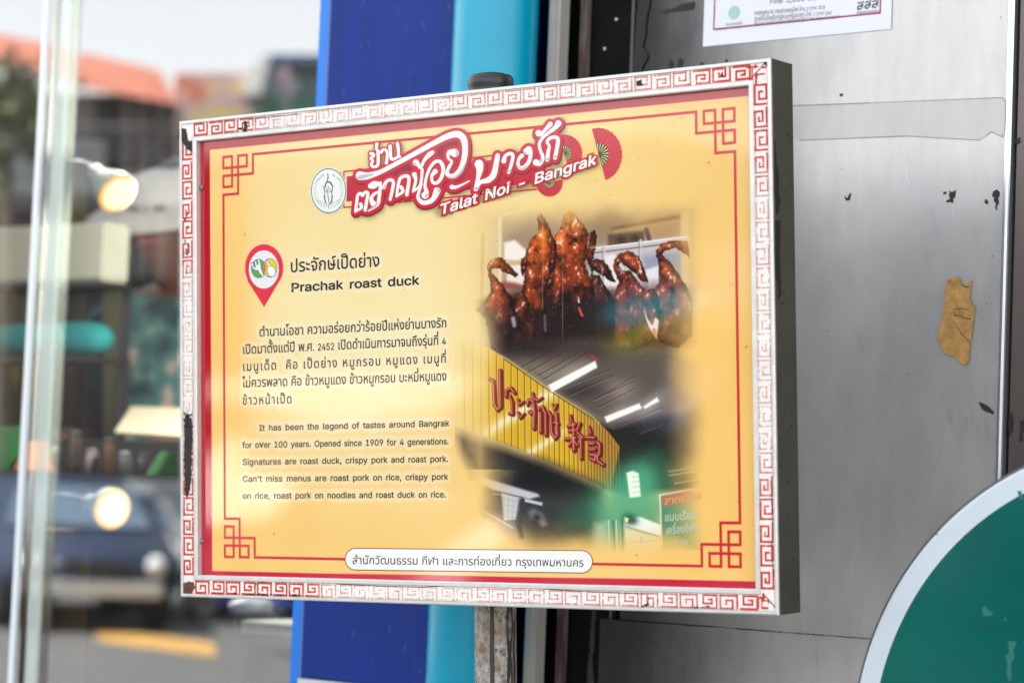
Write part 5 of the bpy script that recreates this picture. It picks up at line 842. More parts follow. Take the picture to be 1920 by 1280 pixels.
# ---- title: block, outline, letters
crim = matc('print_crimson', (200, 24, 50), .88, rough=.12, spec=.72); crim2 = matc('print_dark_crimson', (150, 16, 44), .85, rough=.12, spec=.72)
whitei = matc('print_ink_white', (240, 240, 234), .9, rough=.12, spec=.72, var=.02, vscale=30); greyi = matc('print_ink_grey', (190, 190, 200), .9, rough=.12, spec=.72)
tb = poly_mesh('title_block', [[(650, 331), (1003, 291), (1003, 344), (650, 378)]], matc('print_red_block', (192, 26, 52), .88, rough=.12, spec=.72), panel, YP - .0003)
V = []; Fc = []
for a, b in (((645, 322), (1006, 283)), ((645, 389), (1006, 355)), ((645, 322), (645, 389)), ((639, 324), (639, 390))):
    q0 = S(*map(np.array, a), YP); q1 = S(*map(np.array, b), YP); bar(V, Fc, *q0, *q1, .0017)
build('title_frame', V, Fc, redm, tb, auto=True)
out2 = strokes_mesh('title_edge', titles, crim2, panel, YP - .0004, grow=14.5, dshift=(.8, 2.6), seg=6)
out1 = strokes_mesh('title_outline', titles + yaan, redm, panel, YP - .0006, grow=0, seg=2)
bpy.data.objects.remove(out1)
out1 = strokes_mesh('title_outline', titles, redm, panel, YP - .0006, grow=12, seg=6)
strokes_mesh('title_outline', yaan, redm, panel, YP - .00065, grow=6.5, seg=6)
strokes_mesh('title_lettering', titles, whitei, panel, YP - .0008, seg=8)
strokes_mesh('title_lettering', yaan, whitei, panel, YP - .0008, grow=.4, seg=6)
shade = T1([[(622, 690, 36), (660, 682, 44), (720, 668, 38), (790, 652, 14)], [(655, 560, 1), (655, 561, 1)], [(760, 1050, 16), (810, 1015, 26), (838, 980, 14)], [(1395, 905, 30), (1412, 880, 26)], [(1535, 820, 34), (1545, 850, 22)], [(1850, 520, 12), (1800, 620, 24), (1720, 690, 22), (1640, 680, 12)], [(1745, 380, 22), (1745, 430, 24)], [(910, 815, 18), (930, 770, 10)], [(1275, 540, 26), (1262, 525, 20)]]) + \
        T2([[(180, 835, 28), (215, 830, 24)], [(950, 512, 24), (985, 515, 24)], [(1040, 488, 24), (1068, 492, 24)], [(530, 662, 14), (560, 630, 18)], [(640, 590, 12), (690, 622, 16), (740, 590, 12)], [(720, 440, 20), (730, 455, 16)], [(885, 550, 16), (905, 520, 22)]])
strokes_mesh('letter_shading', shade, greyi, panel, YP - .0010, seg=5)
lat = [('Talat Noi - Bangrak', 823.5, 403.5, 1117.5, 307.5, 38.5, .10)]
for grow, m_, yy, nm in ((.125, redm, YP - .0011, 'subtitle_outline'), (.020, whitei, YP - .0013, 'subtitle_lettering')):
    put_text(lat, nm, m_, panel, yy, off=grow)

# ---- fans
fanr = matc('print_fan_red', (206, 40, 58), .88, rough=.14, spec=.72, var=.08, vscale=40); fank = mat('print_fan_black', (.02, .02, .016), rough=.14, spec=.72); fany = matc('print_fan_yellow', (226, 214, 130), .88, rough=.14, spec=.72)
def fan(cx, cy, rx, ry, ri, a0, a1, par, dy):
    th = np.linspace(a0, a1, 61); rr = 1 + .028 * np.abs(np.sin(np.arange(61) * math.pi / 4 + .4))
    P = [(cx + rx * r * math.cos(t), cy + ry * r * math.sin(t)) for t, r in zip(th, rr)] + [(cx, cy)]
    o = poly_mesh('fan_print', [P], fanr, par, YP - dy)
    Q = [(cx + rx * ri * math.cos(t), cy + ry * ri * math.sin(t)) for t in th] + [(cx, cy)]
    poly_mesh('fan_guard', [Q], fank, o, YP - dy - .00005)
    pl = []
    for k in range(1, 16):
        t = a0 + (a1 - a0) * k / 16; c_, s_ = math.cos(t), math.sin(t); pl.append([(cx + rx * ri * c_ - s_ * .35, cy + ry * ri * s_ + c_ * .35), (cx + rx * ri * c_ + s_ * .35, cy + ry * ri * s_ - c_ * .35), (cx + rx * .99 * c_ + s_ * .5, cy + ry * .99 * s_ - c_ * .5), (cx + rx * .99 * c_ - s_ * .5, cy + ry * .99 * s_ + c_ * .5)])
    poly_mesh('fan_pleat', pl, matc('print_fan_pleat', (172, 24, 44), .88, rough=.14, spec=.72), o, YP - dy - .00003)
    K = 10; pol = []
    for k in range(K):
        t0 = a0 + (a1 - a0) * (k + .34) / K; t1 = a0 + (a1 - a0) * (k + .72) / K
        pol.append([(cx + rx * ri * .22 * math.cos((t0 + t1) / 2), cy + ry * ri * .22 * math.sin((t0 + t1) / 2)), (cx + rx * ri * .97 * math.cos(t0), cy + ry * ri * .97 * math.sin(t0)), (cx + rx * ri * .97 * math.cos(t1), cy + ry * ri * .97 * math.sin(t1))])
    poly_mesh('fan_rib', pol, fany, o, YP - dy - .0001)
R_ = math.radians
fan(1122.5, 290, 43, 49, .44, R_(-107), R_(73), panel, .00036)
fan(1058, 288, 33, 35, .42, R_(-105), R_(75), panel, .00033)
fan(1030, 342, 24.5, 26, .40, R_(-12), R_(165), panel, .00035)

# ---- emblem
EC, ERX, ERY = (616, 358), 33.5, 43.0
el = lambda k, n=48: [(EC[0] + ERX * k * math.cos(t), EC[1] + ERY * k * math.sin(t)) for t in np.linspace(0, 2 * math.pi, n, endpoint=False)]
grn = matc('print_ink_green', (62, 112, 92), .85, rough=.14, spec=.72)
em = poly_mesh('emblem', [el(1.02)], whitei, panel, YP - .0005)
poly_mesh('emblem_ring', [el(.985)], grn, em, YP - .00054); poly_mesh('emblem_disc', [el(.935)], matc('print_pale', (234, 236, 230), .9, rough=.14, spec=.72), em, YP - .00058)
tick = []
for k in range(64):
    t = 2 * math.pi * k / 64; c_ = math.cos(t); s_ = math.sin(t)
    if s_ > .72 or s_ < -.55: continue
    tick.append([(EC[0] + ERX * .84 * c_, EC[1] + ERY * .84 * s_, .55), (EC[0] + ERX * .68 * c_, EC[1] + ERY * .68 * s_, .5)])
G1 = lambda L: [[(570 + x / 6.097, 220 + y / 6.097, w_ / 6.097) for x, y, w_ in s] for s in L]
beast = G1([[(270, 640, 8), (275, 690, 16), (262, 735, 10)], [(240, 800, 16), (255, 745, 18), (300, 745, 22), (325, 790, 14)], [(225, 800, 10), (235, 840, 14), (250, 850, 8)], [(325, 790, 10), (320, 840, 14), (305, 850, 8)],
            [(240, 850, 8), (238, 930, 14), (262, 1010, 8)], [(318, 850, 8), (318, 930, 14), (298, 1000, 8)], [(278, 790, 10), (272, 880, 8), (285, 960, 10), (282, 1050, 6)], [(255, 810, 5), (262, 860, 7)], [(300, 810, 5), (296, 860, 7)],
            [(225, 900, 5), (245, 980, 7)], [(330, 900, 5), (312, 985, 7)], [(310, 940, 6), (330, 975, 6)]])
cloud = G1([[(150, 965, 3), (180, 950, 4), (200, 985, 4), (225, 975, 4), (235, 1010, 4), (255, 1030, 4)], [(420, 950, 3), (390, 945, 4), (370, 975, 4), (345, 965, 4), (325, 1000, 4), (300, 1040, 4)], [(170, 985, 3), (200, 1010, 4), (230, 1030, 4)], [(400, 980, 3), (365, 1005, 4), (330, 1030, 4)],
            [(200, 800, 3), (218, 780, 5)], [(355, 800, 3), (336, 780, 5)]])
arcs = G1([[(140 + 88 * k / 9., 770 - 105 * (k / 9.) ** .8, 9), (150 + 88 * k / 9., 785 - 105 * (k / 9.) ** .8, 9)] for k in range(10)] + [[(325 + 105 * k / 9., 650 + 95 * (k / 9.) ** 1.3, 9), (318 + 105 * k / 9., 668 + 95 * (k / 9.) ** 1.3, 9)] for k in range(10)])
strokes_mesh('emblem_figure', beast + cloud + tick, grn, em, YP - .00062, seg=3)
put_text([('กรุงเทพ', 593, 343, 607, 329, 7.5), ('มหานคร', 623, 329, 641, 343, 7.5)], 'emblem_text', grn, em, YP - .00066)

# ---- map pin with fork and spoon
Z3 = lambda L: [(440 + x / 4.571, 440 + y / 4.571) for x, y in L]
pin_r = matc('print_pin_red', (226, 44, 70), .9, rough=.12, spec=.72)
arc = [(252 + 163 * math.cos(t), 282 + 200 * math.sin(t)) for t in np.linspace(R_(152), R_(388), 40)]
pin = poly_mesh('pin_icon', [Z3(arc + [(380, 400), (252, 618), (112, 400)])], pin_r, panel, YP - .0003)
circ = lambda cx, cy, rx, ry, n=40: [(cx + rx * math.cos(t), cy + ry * math.sin(t)) for t in np.linspace(0, 2 * math.pi, n, endpoint=False)]
poly_mesh('pin_disc', [Z3(circ(250, 298, 128, 163))], matc('print_pale2', (228, 230, 230), .9, rough=.12, spec=.72), pin, YP - .00035)
navy = matc('print_navy', (58, 84, 130), .85, rough=.14, spec=.72)
gcol = matc('print_lime', (92, 170, 62), .85, rough=.14, spec=.72); ycol = matc('print_yellow', (236, 208, 10), .85, rough=.14, spec=.72)
poly_mesh('pin_plate', [Z3(circ(205, 290, 64, 82)), Z3(circ(303, 284, 62, 82))], navy, pin, YP - .00038)
poly_mesh('pin_green', [Z3(circ(205, 290, 59, 77))], gcol, pin, YP - .00041); poly_mesh('pin_yellow', [Z3(circ(303, 284, 57, 77))], ycol, pin, YP - .00043)
poly_mesh('pin_lens', [Z3([(256, 235), (268, 270), (268, 305), (254, 335), (244, 300), (246, 262)])], matc('print_coral', (226, 92, 84), .88, rough=.14, spec=.72), pin, YP - .00046)
fork = [[(x / 4.571 + 440, y / 4.571 + 440, w_ / 4.571) for x, y, w_ in s] for s in [[(150, 245, 10), (162, 285, 10), (188, 290, 26), (215, 280, 20), (205, 215, 10)], [(178, 230, 10), (188, 282, 14)], [(200, 275, 34), (240, 350, 14)], [(276, 228, 14), (300, 280, 14)], [(312, 300, 60), (318, 325, 66)]]]
strokes_mesh('pin_cutlery_edge', fork, navy, pin, YP - .00049, grow=2.2, seg=4); strokes_mesh('pin_cutlery', fork, whitei, pin, YP - .00055, seg=4)

# ---- dirt specks and small nicks on the face
V = []; Fc = []
for k in range(70):
    x, z, r = RNG.uniform(px0 + .02, px1 - .02), RNG.uniform(pz0 + .02, pz1 - .02), RNG.uniform(.0002, .0006); n = len(V)
    V += [loc(np.array([x + r * math.cos(t) * RNG.uniform(.6, 1.6), z + r * math.sin(t) * RNG.uniform(.6, 1.3)]), YP - .0014) for t in np.linspace(0, 6.28, 7)[:-1]]; Fc.append(tuple(range(n, n + 6)))
for px, py in ((1279, 220), (1085, 600), (1195, 1040), (515, 1000), (1232, 689), (1400, 650), (460, 440), (1330, 305)):
    q = S(np.array(float(px)), np.array(float(py)), YP); n = len(V); l = RNG.uniform(.001, .003); a = RNG.uniform(0, 3); V += [loc(q + np.array([c * math.cos(a) - s * math.sin(a), c * math.sin(a) + s * math.cos(a)]), YP - .0014) for c, s in ((-l, 0), (0, .0005), (l, .0002), (0, -.0004))]; Fc.append((n, n + 1, n + 2, n + 3))
build('dirt_speck', V, Fc, blk, panel, auto=True)
# ---- caption capsule
def capsule(x0, x1, g):
    out = []
    for k in np.linspace(R_(90), R_(270), 20): out.append((x0 + 20 + (20 + g) * math.cos(k), 1047.5 - (20.4 + g) * math.sin(k)))
    for k in np.linspace(R_(-90), R_(90), 20): out.append((x1 - 20 + (20 + g) * math.cos(k), 1052.5 - (21 + g) * math.sin(k)))
    return out
cap = poly_mesh('caption_plate', [capsule(647, 1111, .6)], matc('print_brown', (126, 70, 40), .85, rough=.14, spec=.72), panel, YP - .0004)
poly_mesh('caption_field', [capsule(647, 1111, -1.0)], whitei, cap, YP - .00045)
put_text([('สำนักวัฒนธรรม กีฬา และการท่องเที่ยว กรุงเทพมหานคร', 660, 1056.5, 1094.8, 1061.5, 21.5)], 'caption_text', dark, cap, YP - .0005, off=.006)
# ---- writing on the little board of the printed photograph
b1 = matc('print_board_gold', (226, 176, 120), .85, rough=.14, spec=.72); b2 = matc('print_board_pale', (196, 214, 190), .85, rough=.14, spec=.72)
put_text([('สาทรวิทย', 1246, 946, 1316, 934, 19)], 'board_lettering', b1, photo, YP - .0003, off=.015)
put_text([('แบบเรียน', 1246, 977, 1306, 971, 22), ('เครื่องกีฬา', 1248, 1001, 1306, 996, 21), ('02-23', 1262, 1021, 1290, 1019, 13)], 'board_lettering', b2, photo, YP - .0003, off=.01)
# ---- screws beside the print
mb = MB()
for px, py in ((378, 352), (379, 1014)):
    q = S(np.array(px), np.array(py), YP); mb.ball(loc(q, YP - .001), .0034, 8, (1, .6, 1))
build('screw', mb.V, mb.F, matc('screw_zinc', (150, 140, 140), .8, rough=.35, metal=.8), sign, smooth=True)

# ================================================================== sign post
def along(x, y, z): return SO + SM @ np.array([x, y - 0.0, z])
pc = S(np.array([924.5]), np.array([640]), 0.076)[0][0]
pb0 = _c + SM @ np.array([pc, 0.0755, 0]); updir = SM[:, 2]
def post_at(z): return pb0 + updir * ((z - pb0[2]) / updir[2])
ztop = onplane(923, 139, pb0, SM[:, 1])[2]
post = empty('sign_post', tuple(post_at(0.0)), 'weathered galvanised pipe post holding the yellow sign, with a black end cap', 'post')
galv = bpy.data.materials.new('galvanised_spangle'); galv.use_nodes = True
t_ = galv.node_tree; b_ = t_.nodes['Principled BSDF']; b_.inputs['Metallic'].default_value = .45; b_.inputs['Roughness'].default_value = .5
tc = t_.nodes.new('ShaderNodeTexCoord'); n1 = t_.nodes.new('ShaderNodeTexNoise'); n1.inputs['Scale'].default_value = 130; n1.inputs['Detail'].default_value = 8; n1.inputs['Roughness'].default_value = .75
r1 = t_.nodes.new('ShaderNodeValToRGB'); r1.color_ramp.elements[0].position = .36; r1.color_ramp.elements[0].color = (.05, .045, .035, 1); r1.color_ramp.elements[1].position = .56; r1.color_ramp.elements[1].color = (.42, .40, .36, 1)
n3 = t_.nodes.new('ShaderNodeTexNoise'); n3.inputs['Scale'].default_value = 22; n3.inputs['Detail'].default_value = 4
r3 = t_.nodes.new('ShaderNodeValToRGB'); r3.color_ramp.elements[0].position = .52; r3.color_ramp.elements[1].position = .68
mx = t_.nodes.new('ShaderNodeMixRGB'); mx.inputs[2].default_value = (.20, .13, .07, 1)
for a, b in ((tc.outputs['Object'], n1.inputs['Vector']), (tc.outputs['Object'], n3.inputs['Vector']), (n1.outputs['Fac'], r1.inputs[0]), (n3.outputs['Fac'], r3.inputs[0]), (r3.outputs[0], mx.inputs[0]), (r1.outputs[0], mx.inputs[1]), (mx.outputs[0], b_.inputs['Base Color'])): t_.links.new(a, b)
bp = t_.nodes.new('ShaderNodeBump'); bp.inputs['Strength'].default_value = .5; bp.inputs['Distance'].default_value = .001; t_.links.new(n1.outputs['Fac'], bp.inputs['Height']); t_.links.new(bp.outputs[0], b_.inputs['Normal'])
MB().tube([post_at(z) for z in np.linspace(0, ztop - .01, 40)], .0240, 40).build('pipe', galv, post, smooth=True)
# drips of black paint running down the pipe
V = []; Fc = []; dripm = mat('black_drip', (.03, .028, .025), rough=.6)
toC = (CAM - post_at(1.2)); toC[2] = 0; toC /= np.linalg.norm(toC); side = np.cross([0, 0, 1.0], toC)
for off_, z0, z1, wv in ((-.0035, .62, 1.30, .0045), (.0165, .55, 1.30, .007), (-.017, .8, 1.05, .002), (.0215, .9, 1.16, .002)):
    zs = np.linspace(z0, z1, 60); n = len(V)
    for k, z in enumerate(zs):
        wob = fbm(np.array(z * 60), np.array(off_ * 900), 3, 5); ww = wv * (.35 + 1.1 * wob) * min(1, (k + 1) / 8); c = off_ + (fbm(np.array(z * 24), np.array(3.3), 2, 9) - .5) * .004
        for sgn in (-1, 1):
            a = max(-.99, min(.99, (c + sgn * ww / 2) / .0243)); V.append(post_at(z) + side * a * .0243 + toC * math.sqrt(1 - a * a) * .0243)
    for k in range(59): Fc.append((n + 2 * k, n + 2 * k + 1, n + 2 * k + 3, n + 2 * k + 2))
build('paint_drip', V, Fc, dripm, post, world=True, auto=True)
capm = mat('black_plastic', (.014, .014, .014), rough=.32, var=.3, vscale=60)
o_ = post_at(ztop - .026)
rustp = mat('rusty_collar', (.05, .034, .026), rough=.6, var=.5, vscale=90)
MB().lathe(post_at(ztop - .05), updir, [(.0244, 0), (.0250, .004), (.0250, .026)], 40).build('collar', rustp, post, smooth=True)
MB().lathe(o_, updir, [(.0, 0), (.0262, 0), (.0270, .003), (.0262, .006), (.0258, .009), (.0268, .011), (.0266, .020), (.0240, .0235), (.015, .0262), (0.0, .0272)], 48).build('cap', capm, post, smooth=True)
mb = MB()
for z in (hz - .12, -hz + .12):
    c = _c + SM @ np.array([pc, .0525, z]); mb.box(c, (.09, .005, .03), SM.T)
    ang = np.linspace(R_(-10), R_(190), 18); base = _c + SM @ np.array([pc, .0755, z])
    mb.tube([base + SM @ np.array([.029 * math.cos(a), .029 * math.sin(a), 0]) for a in ang], .004, 8)
mb.build('clamp', matc('clamp_zinc', (160, 160, 158), .8, rough=.4, metal=.8), post)

# ================================================================== ground and street
def sheet(name, P, m, kind='structure'):
    o = build(name, P, [tuple(range(len(P)))], m, auto=True); return tag(o, kind=kind)
conc = mat('pavement_concrete', (.27, .26, .245), rough=.85, var=.2, vscale=3, bump=.3, bscale=60)
asph = mat('asphalt', (.125, .125, .128), rough=.85, var=.14, vscale=2, bump=.2, bscale=120)
KERB = 4.2
mb = MB(); mb.wbox(-40, 40, -.5, KERB, -.5, 0.0); tag(mb.build('pavement', conc, world=False), kind='structure')
sheet('road', [Wp(-400, KERB - .3, -.13), Wp(400, KERB - .3, -.13), Wp(400, 500, -.13), Wp(-400, 500, -.13)], asph)
mb = MB(); mb.wbox(-40, 40, KERB + .001, KERB + .16, -.5, .004); tag(mb.build('kerb', mat('kerb_stone', (.36, .35, .33), rough=.8, var=.2, vscale=5), world=False), kind='structure')
def road_pt(px, py, z=-.122):
    d = ray(px, py); p = CAM + d * ((z - CAM[2]) / d[2]); return mirror(p)
yl = [road_pt(178, 1176), road_pt(182, 1200), road_pt(404, 1230), road_pt(399, 1205)]
sheet('road_marking', yl, mat('road_paint_orange', (.62, .36, .10), rough=.7, var=.15, vscale=2))

# ================================================================== the shophouse with its window
sL, sR = -3.6, 1.75
s_glass = WS(604, 640)[0] - .004
shop = empty('shophouse', tuple(Wp(0, 0, 0)), 'old shophouse front behind the sign, dark recess between blue board and steel panel', 'building')
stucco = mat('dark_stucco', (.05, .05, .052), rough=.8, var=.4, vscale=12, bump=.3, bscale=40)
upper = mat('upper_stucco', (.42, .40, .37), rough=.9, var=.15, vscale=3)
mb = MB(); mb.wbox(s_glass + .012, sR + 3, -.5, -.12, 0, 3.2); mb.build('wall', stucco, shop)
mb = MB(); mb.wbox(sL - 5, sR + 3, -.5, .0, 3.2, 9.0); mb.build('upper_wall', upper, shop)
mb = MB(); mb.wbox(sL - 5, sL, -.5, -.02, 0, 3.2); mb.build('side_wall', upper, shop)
# shop room, ceiling left off for daylight, back wall raised to block sun
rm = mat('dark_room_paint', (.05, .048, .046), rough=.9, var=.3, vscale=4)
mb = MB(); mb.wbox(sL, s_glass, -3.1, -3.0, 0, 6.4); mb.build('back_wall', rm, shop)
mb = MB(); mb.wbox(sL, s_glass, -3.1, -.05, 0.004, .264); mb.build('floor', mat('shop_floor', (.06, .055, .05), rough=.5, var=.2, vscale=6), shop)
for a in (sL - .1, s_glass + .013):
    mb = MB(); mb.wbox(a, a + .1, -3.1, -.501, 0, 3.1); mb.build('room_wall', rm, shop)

# ---- the window: reflective pane, aluminium posts
gm = bpy.data.materials.new('window_glass'); gm.use_nodes = True; t_ = gm.node_tree; t_.nodes.clear()
go = t_.nodes.new('ShaderNodeOutputMaterial'); mxs = t_.nodes.new('ShaderNodeMixShader'); gl = t_.nodes.new('ShaderNodeBsdfGlossy'); tr = t_.nodes.new('ShaderNodeBsdfTransparent'); fr = t_.nodes.new('ShaderNodeFresnel')
fr.inputs['IOR'].default_value = 2.5; gl.inputs['Roughness'].default_value = 0.0; gl.inputs['Color'].default_value = (.96, .98, .97, 1); tr.inputs['Color'].default_value = (.93, .96, .95, 1)
ma = t_.nodes.new('ShaderNodeMath'); ma.operation = 'ADD'; ma.inputs[1].default_value = .12
t_.links.new(fr.outputs[0], ma.inputs[0]); t_.links.new(ma.outputs[0], mxs.inputs[0]); t_.links.new(tr.outputs[0], mxs.inputs[1]); t_.links.new(gl.outputs[0], mxs.inputs[2]); t_.links.new(mxs.outputs[0], go.inputs[0])
win = empty('shop_window', tuple(Wp((sL + s_glass) / 2, -.003, 0)), 'large reflective shop window at the left, mirroring the bright street', 'window')
mb = MB(); mb.add([Wp(sL, -.003, .04), Wp(s_glass, -.003, .04), Wp(s_glass, -.003, 3.18), Wp(sL, -.003, 3.18)], [(0, 1, 2, 3)]); mb.build('pane', gm, win, auto=True)
def translucent(name, col, alpha, rough=.3):
    m = bpy.data.materials.new(name); m.use_nodes = True; b = m.node_tree.nodes['Principled BSDF']; b.inputs['Base Color'].default_value = (*col, 1); b.inputs['Alpha'].default_value = alpha; b.inputs['Roughness'].default_value = rough; return m
pale = translucent('glass_edge_pale', tuple(lin((214, 226, 220))), .34); palem = matc('post_steel', (226, 232, 234), .95, rough=.25, metal=.2)
def post_strip(pxt, pxb, wpx, name, m, d0, d1):
    a = WS(pxt, 0)[0]; b = WS(pxb, 1280)[0]; s = (a + b) / 2; w_ = wpx / 960
    mb = MB(); mb.wbox(s - w_ / 2, s + w_ / 2, d0, d1, .02, 3.17); mb.build(name, m, win, bevel=.001)
    return s
s1 = post_strip(98, 28, 12, 'post', palem, .004, .012)
s2 = post_strip(126, 70, 27, 'glass_edge', pale, .004, .009)
mb = MB(); mb.wbox(sL, s_glass, -.03, .03, 0.0, .04); mb.build('sill', palem, win)

# ================================================================== blue board, downpipe, door edge
def srange(px0, px1, d=0.0, py=60): return WS(px0, py, d)[0], WS(px1, py, d)[0]
a0, a1 = WS(617, 60, .035)[0], WS(905, 60, .035)[0]
bb = empty('signboard', tuple(Wp((a0 + a1) / 2, 0, 0)), 'tall navy blue board with a bright blue lettered strip along its left edge', 'board')
zb = WS(590, 1272, .035)[1]
navyb = matc('navy_board', (8, 50, 144), .74, rough=.45, spec=.2, stretch=(6, 6, .8), var=.12, vscale=5); skyb = matc('azure_strip', (0, 128, 235), .8, rough=.35)
mb = MB(); mb.wbox(a0, a1, -.119, .035, zb, 3.6); mb.build('face', navyb, bb, bevel=.002)
mb = MB(); mb.wbox(a0 - .002, a1, -.119, .037, zb - .016, zb - .001); mb.build('bottom_trim', matc('trim_pale', (206, 210, 214), .85, rough=.4), bb)
mb = MB(); mb.wbox(a0, a1, -.119, .034, .02, zb - .018); mb.build('lower_face', navyb, bb)
b0 = WS(604, 60, .02)[0]
mb = MB(); mb.wbox(b0, a0 - .0022, -.06, .028, .02, 3.6); strip = mb.build('edge_strip', skyb, bb, bevel=.0015)
mb = MB(); mb.wbox(a0 - .002, a0 - .0002, -.06, .033, .02, 3.6); mb.build('edge_seam', matc('seam_mauve', (120, 112, 160), .8, rough=.5), bb)
V = []; Fc = []
for ch, px, py, hh in (('A', 611, 72, 30), ('F', 608, 132, 26), ('A', 603, 206, 30), ('A', 561, 1198, 33), ('I', 558, 1256, 24)):
    v, f, _ = glyph(ch, .03); v = v - [(v[:, 0].min() + v[:, 0].max()) / 2, 0]
    s, z = WS(px, py, .0284); s = (b0 + a0 - .0022) / 2; n = len(V); k = hh / 1310 / .70
    V += [Wp(s + p[0] * k * .86, .0284, z + p[1] * k) for p in v]; Fc += [tuple(i + n for i in t) for t in f]
build('strip_lettering', V, Fc, matc('strip_white', (226, 234, 244), .9, rough=.4), strip, world=True, auto=True)

V = []; Fc = []
def scuff(px, py, l, a, wv, d):
    c = onplane(px, py, WA + WN * d, WN); u = WT * math.cos(a) + np.array([0, 0, 1.0]) * math.sin(a); h = np.cross(u, WN); n = len(V)
    V.extend([c - u * l / 2, c + h * wv / 2, c + u * l / 2, c - h * wv / 2]); Fc.append((n, n + 1, n + 2, n + 3))
for k in range(26): scuff(RNG.uniform(628, 850), RNG.choice([RNG.uniform(0, 200), RNG.uniform(1140, 1270)]), RNG.uniform(.004, .03), RNG.uniform(.9, 2.2), RNG.uniform(.0004, .0012), .0353)
build('scuff', V, Fc, matc('scuff_pale', (96, 112, 168), .8, rough=.6), bb, world=True, auto=True)
dp_r = .0555; dpd = .062
dps = (WS(851, 60, dpd)[0] + WS(1009, 60, dpd)[0]) / 2
dp_r = (WS(1008, 60, dpd)[0] - WS(848, 60, dpd)[0]) / 2 * .795
dp = empty('downpipe', tuple(Wp(dps, dpd, 0)), 'thick cyan painted downpipe running up beside the navy board', 'pipe')
cy = matc('cyan_paint', (0, 162, 196), .88, rough=.24, spec=.4, var=.05, vscale=14, bump=.05, bscale=30)
MB().tube([Wp(dps, dpd, z) for z in (0.0, 1.2, 2.4, 3.6)], dp_r, 48).build('pipe_run', cy, dp, smooth=True)
mb = MB(); mb.lathe(Wp(dps, dpd, .25), (0, 0, 1), [(dp_r, 0), (dp_r + .006, .002), (dp_r + .006, .10), (dp_r, .102)], 48); mb.build('joint', cy, dp, smooth=True)
# door edge: rounded pale post
e0_, e1_ = WS(1024, 60, .03)[0], WS(1046, 60, .03)[0]
de = empty('door_post', tuple(Wp((e0_ + e1_) / 2, 0, 0)), 'slim pale grey metal upright in the dark recess right of the cyan pipe', 'upright')
gp = matc('upright_grey', (196, 190, 182), .75, rough=.35, metal=.2, var=.1, vscale=10)
mb = MB(); mb.wbox(e0_, e1_, .0, .03, 0, 3.2); mb.build('post', gp, de, bevel=.005)
# door with a rusty rail; the recess's darkness is put into its near-black colour
d0_, d1_ = WS(1046, 60, -.03)[0], WS(1215, 60, -.03)[0]
door = empty('sliding_door', tuple(Wp((d0_ + d1_) / 2, -.03, 0)), 'blackened metal door recessed left of the stainless panel, with a rust-streaked rail', 'door')
blackm = mat('blackened_metal', (.0045, .0042, .004), rough=.7, spec=.12, var=.6, vscale=14, bump=.2, bscale=60)
mb = MB(); mb.wbox(d0_, d1_ + .06, -.115, -.03, 0, 3.18); mb.build('leaf', blackm, door)
r0, r1 = WS(1088, 60, -.015)[0], WS(1098, 60, -.015)[0]
rust = bpy.data.materials.new('rusty_rail'); rust.use_nodes = True; t_ = rust.node_tree; b_ = t_.nodes['Principled BSDF']; b_.inputs['Roughness'].default_value = .65
tc = t_.nodes.new('ShaderNodeTexCoord'); mp = t_.nodes.new('ShaderNodeMapping'); mp.inputs['Scale'].default_value = (60, 60, 9); n1 = t_.nodes.new('ShaderNodeTexNoise'); n1.inputs['Detail'].default_value = 6; n1.inputs['Scale'].default_value = 1
r1_ = t_.nodes.new('ShaderNodeValToRGB'); r1_.color_ramp.elements[0].position = .4; r1_.color_ramp.elements[0].color = (.06, .03, .02, 1); r1_.color_ramp.elements[1].position = .68; r1_.color_ramp.elements[1].color = (.30, .27, .25, 1)
for a, b in ((tc.outputs['Object'], mp.inputs[0]), (mp.outputs[0], n1.inputs[0]), (n1.outputs['Fac'], r1_.inputs[0]), (r1_.outputs[0], b_.inputs['Base Color'])): t_.links.new(a, b)
mb = MB(); mb.wbox(r0, r1, -.029, -.012, 0, 3.18); mb.build('rail', rust, door, bevel=.002)
r2 = WS(1184, 60, -.02)[0]; mb = MB(); mb.wbox(r2 - .002, r2 + .002, -.029, -.022, 0, 3.18); mb.build('edge_bead', matc('bead_grey', (110, 110, 112), .6, rough=.5), door)
mb = MB()
for px, py in ((1156, 37), (1134, 92)): mb.ball(onplane(px, py, WA + WN * -.029, WN), .0022, 6)
mb.build('rivet', palem, door, smooth=True)

# ================================================================== stainless steel panel
p0, p1 = WS(1203, 60)[0], (WS(1888, 60)[0] + WS(1870, 800)[0]) / 2
zs_ = WS(1500, 1187)[1]
DARK_REFL0, DARK_REFL1 = (p0 - p1) / 2 + .05, (p0 - p1) / 2 + .40  # steel darkened leftwards: sign-back reflection painted into its colour, with some stain
steel = bpy.data.materials.new('brushed_steel'); steel.use_nodes = True; t_ = steel.node_tree; b_ = t_.nodes['Principled BSDF']
b_.inputs['Metallic'].default_value = .60; b_.inputs['Roughness'].default_value = .34; b_.inputs['Specular IOR Level'].default_value = .3
tc = t_.nodes.new('ShaderNodeTexCoord')
def tex(scale, st, detail=5):
    mp = t_.nodes.new('ShaderNodeMapping'); mp.inputs['Scale'].default_value = st; n = t_.nodes.new('ShaderNodeTexNoise'); n.inputs['Scale'].default_value = scale; n.inputs['Detail'].default_value = detail; n.inputs['Roughness'].default_value = .65
    t_.links.new(tc.outputs['Object'], mp.inputs[0]); t_.links.new(mp.outputs[0], n.inputs[0]); return n
na = tex(3.5, (1, 1, .8), 4); nb = tex(8, (3, 3, 160), 4); ncx = tex(60, (1, 1, .25), 6)
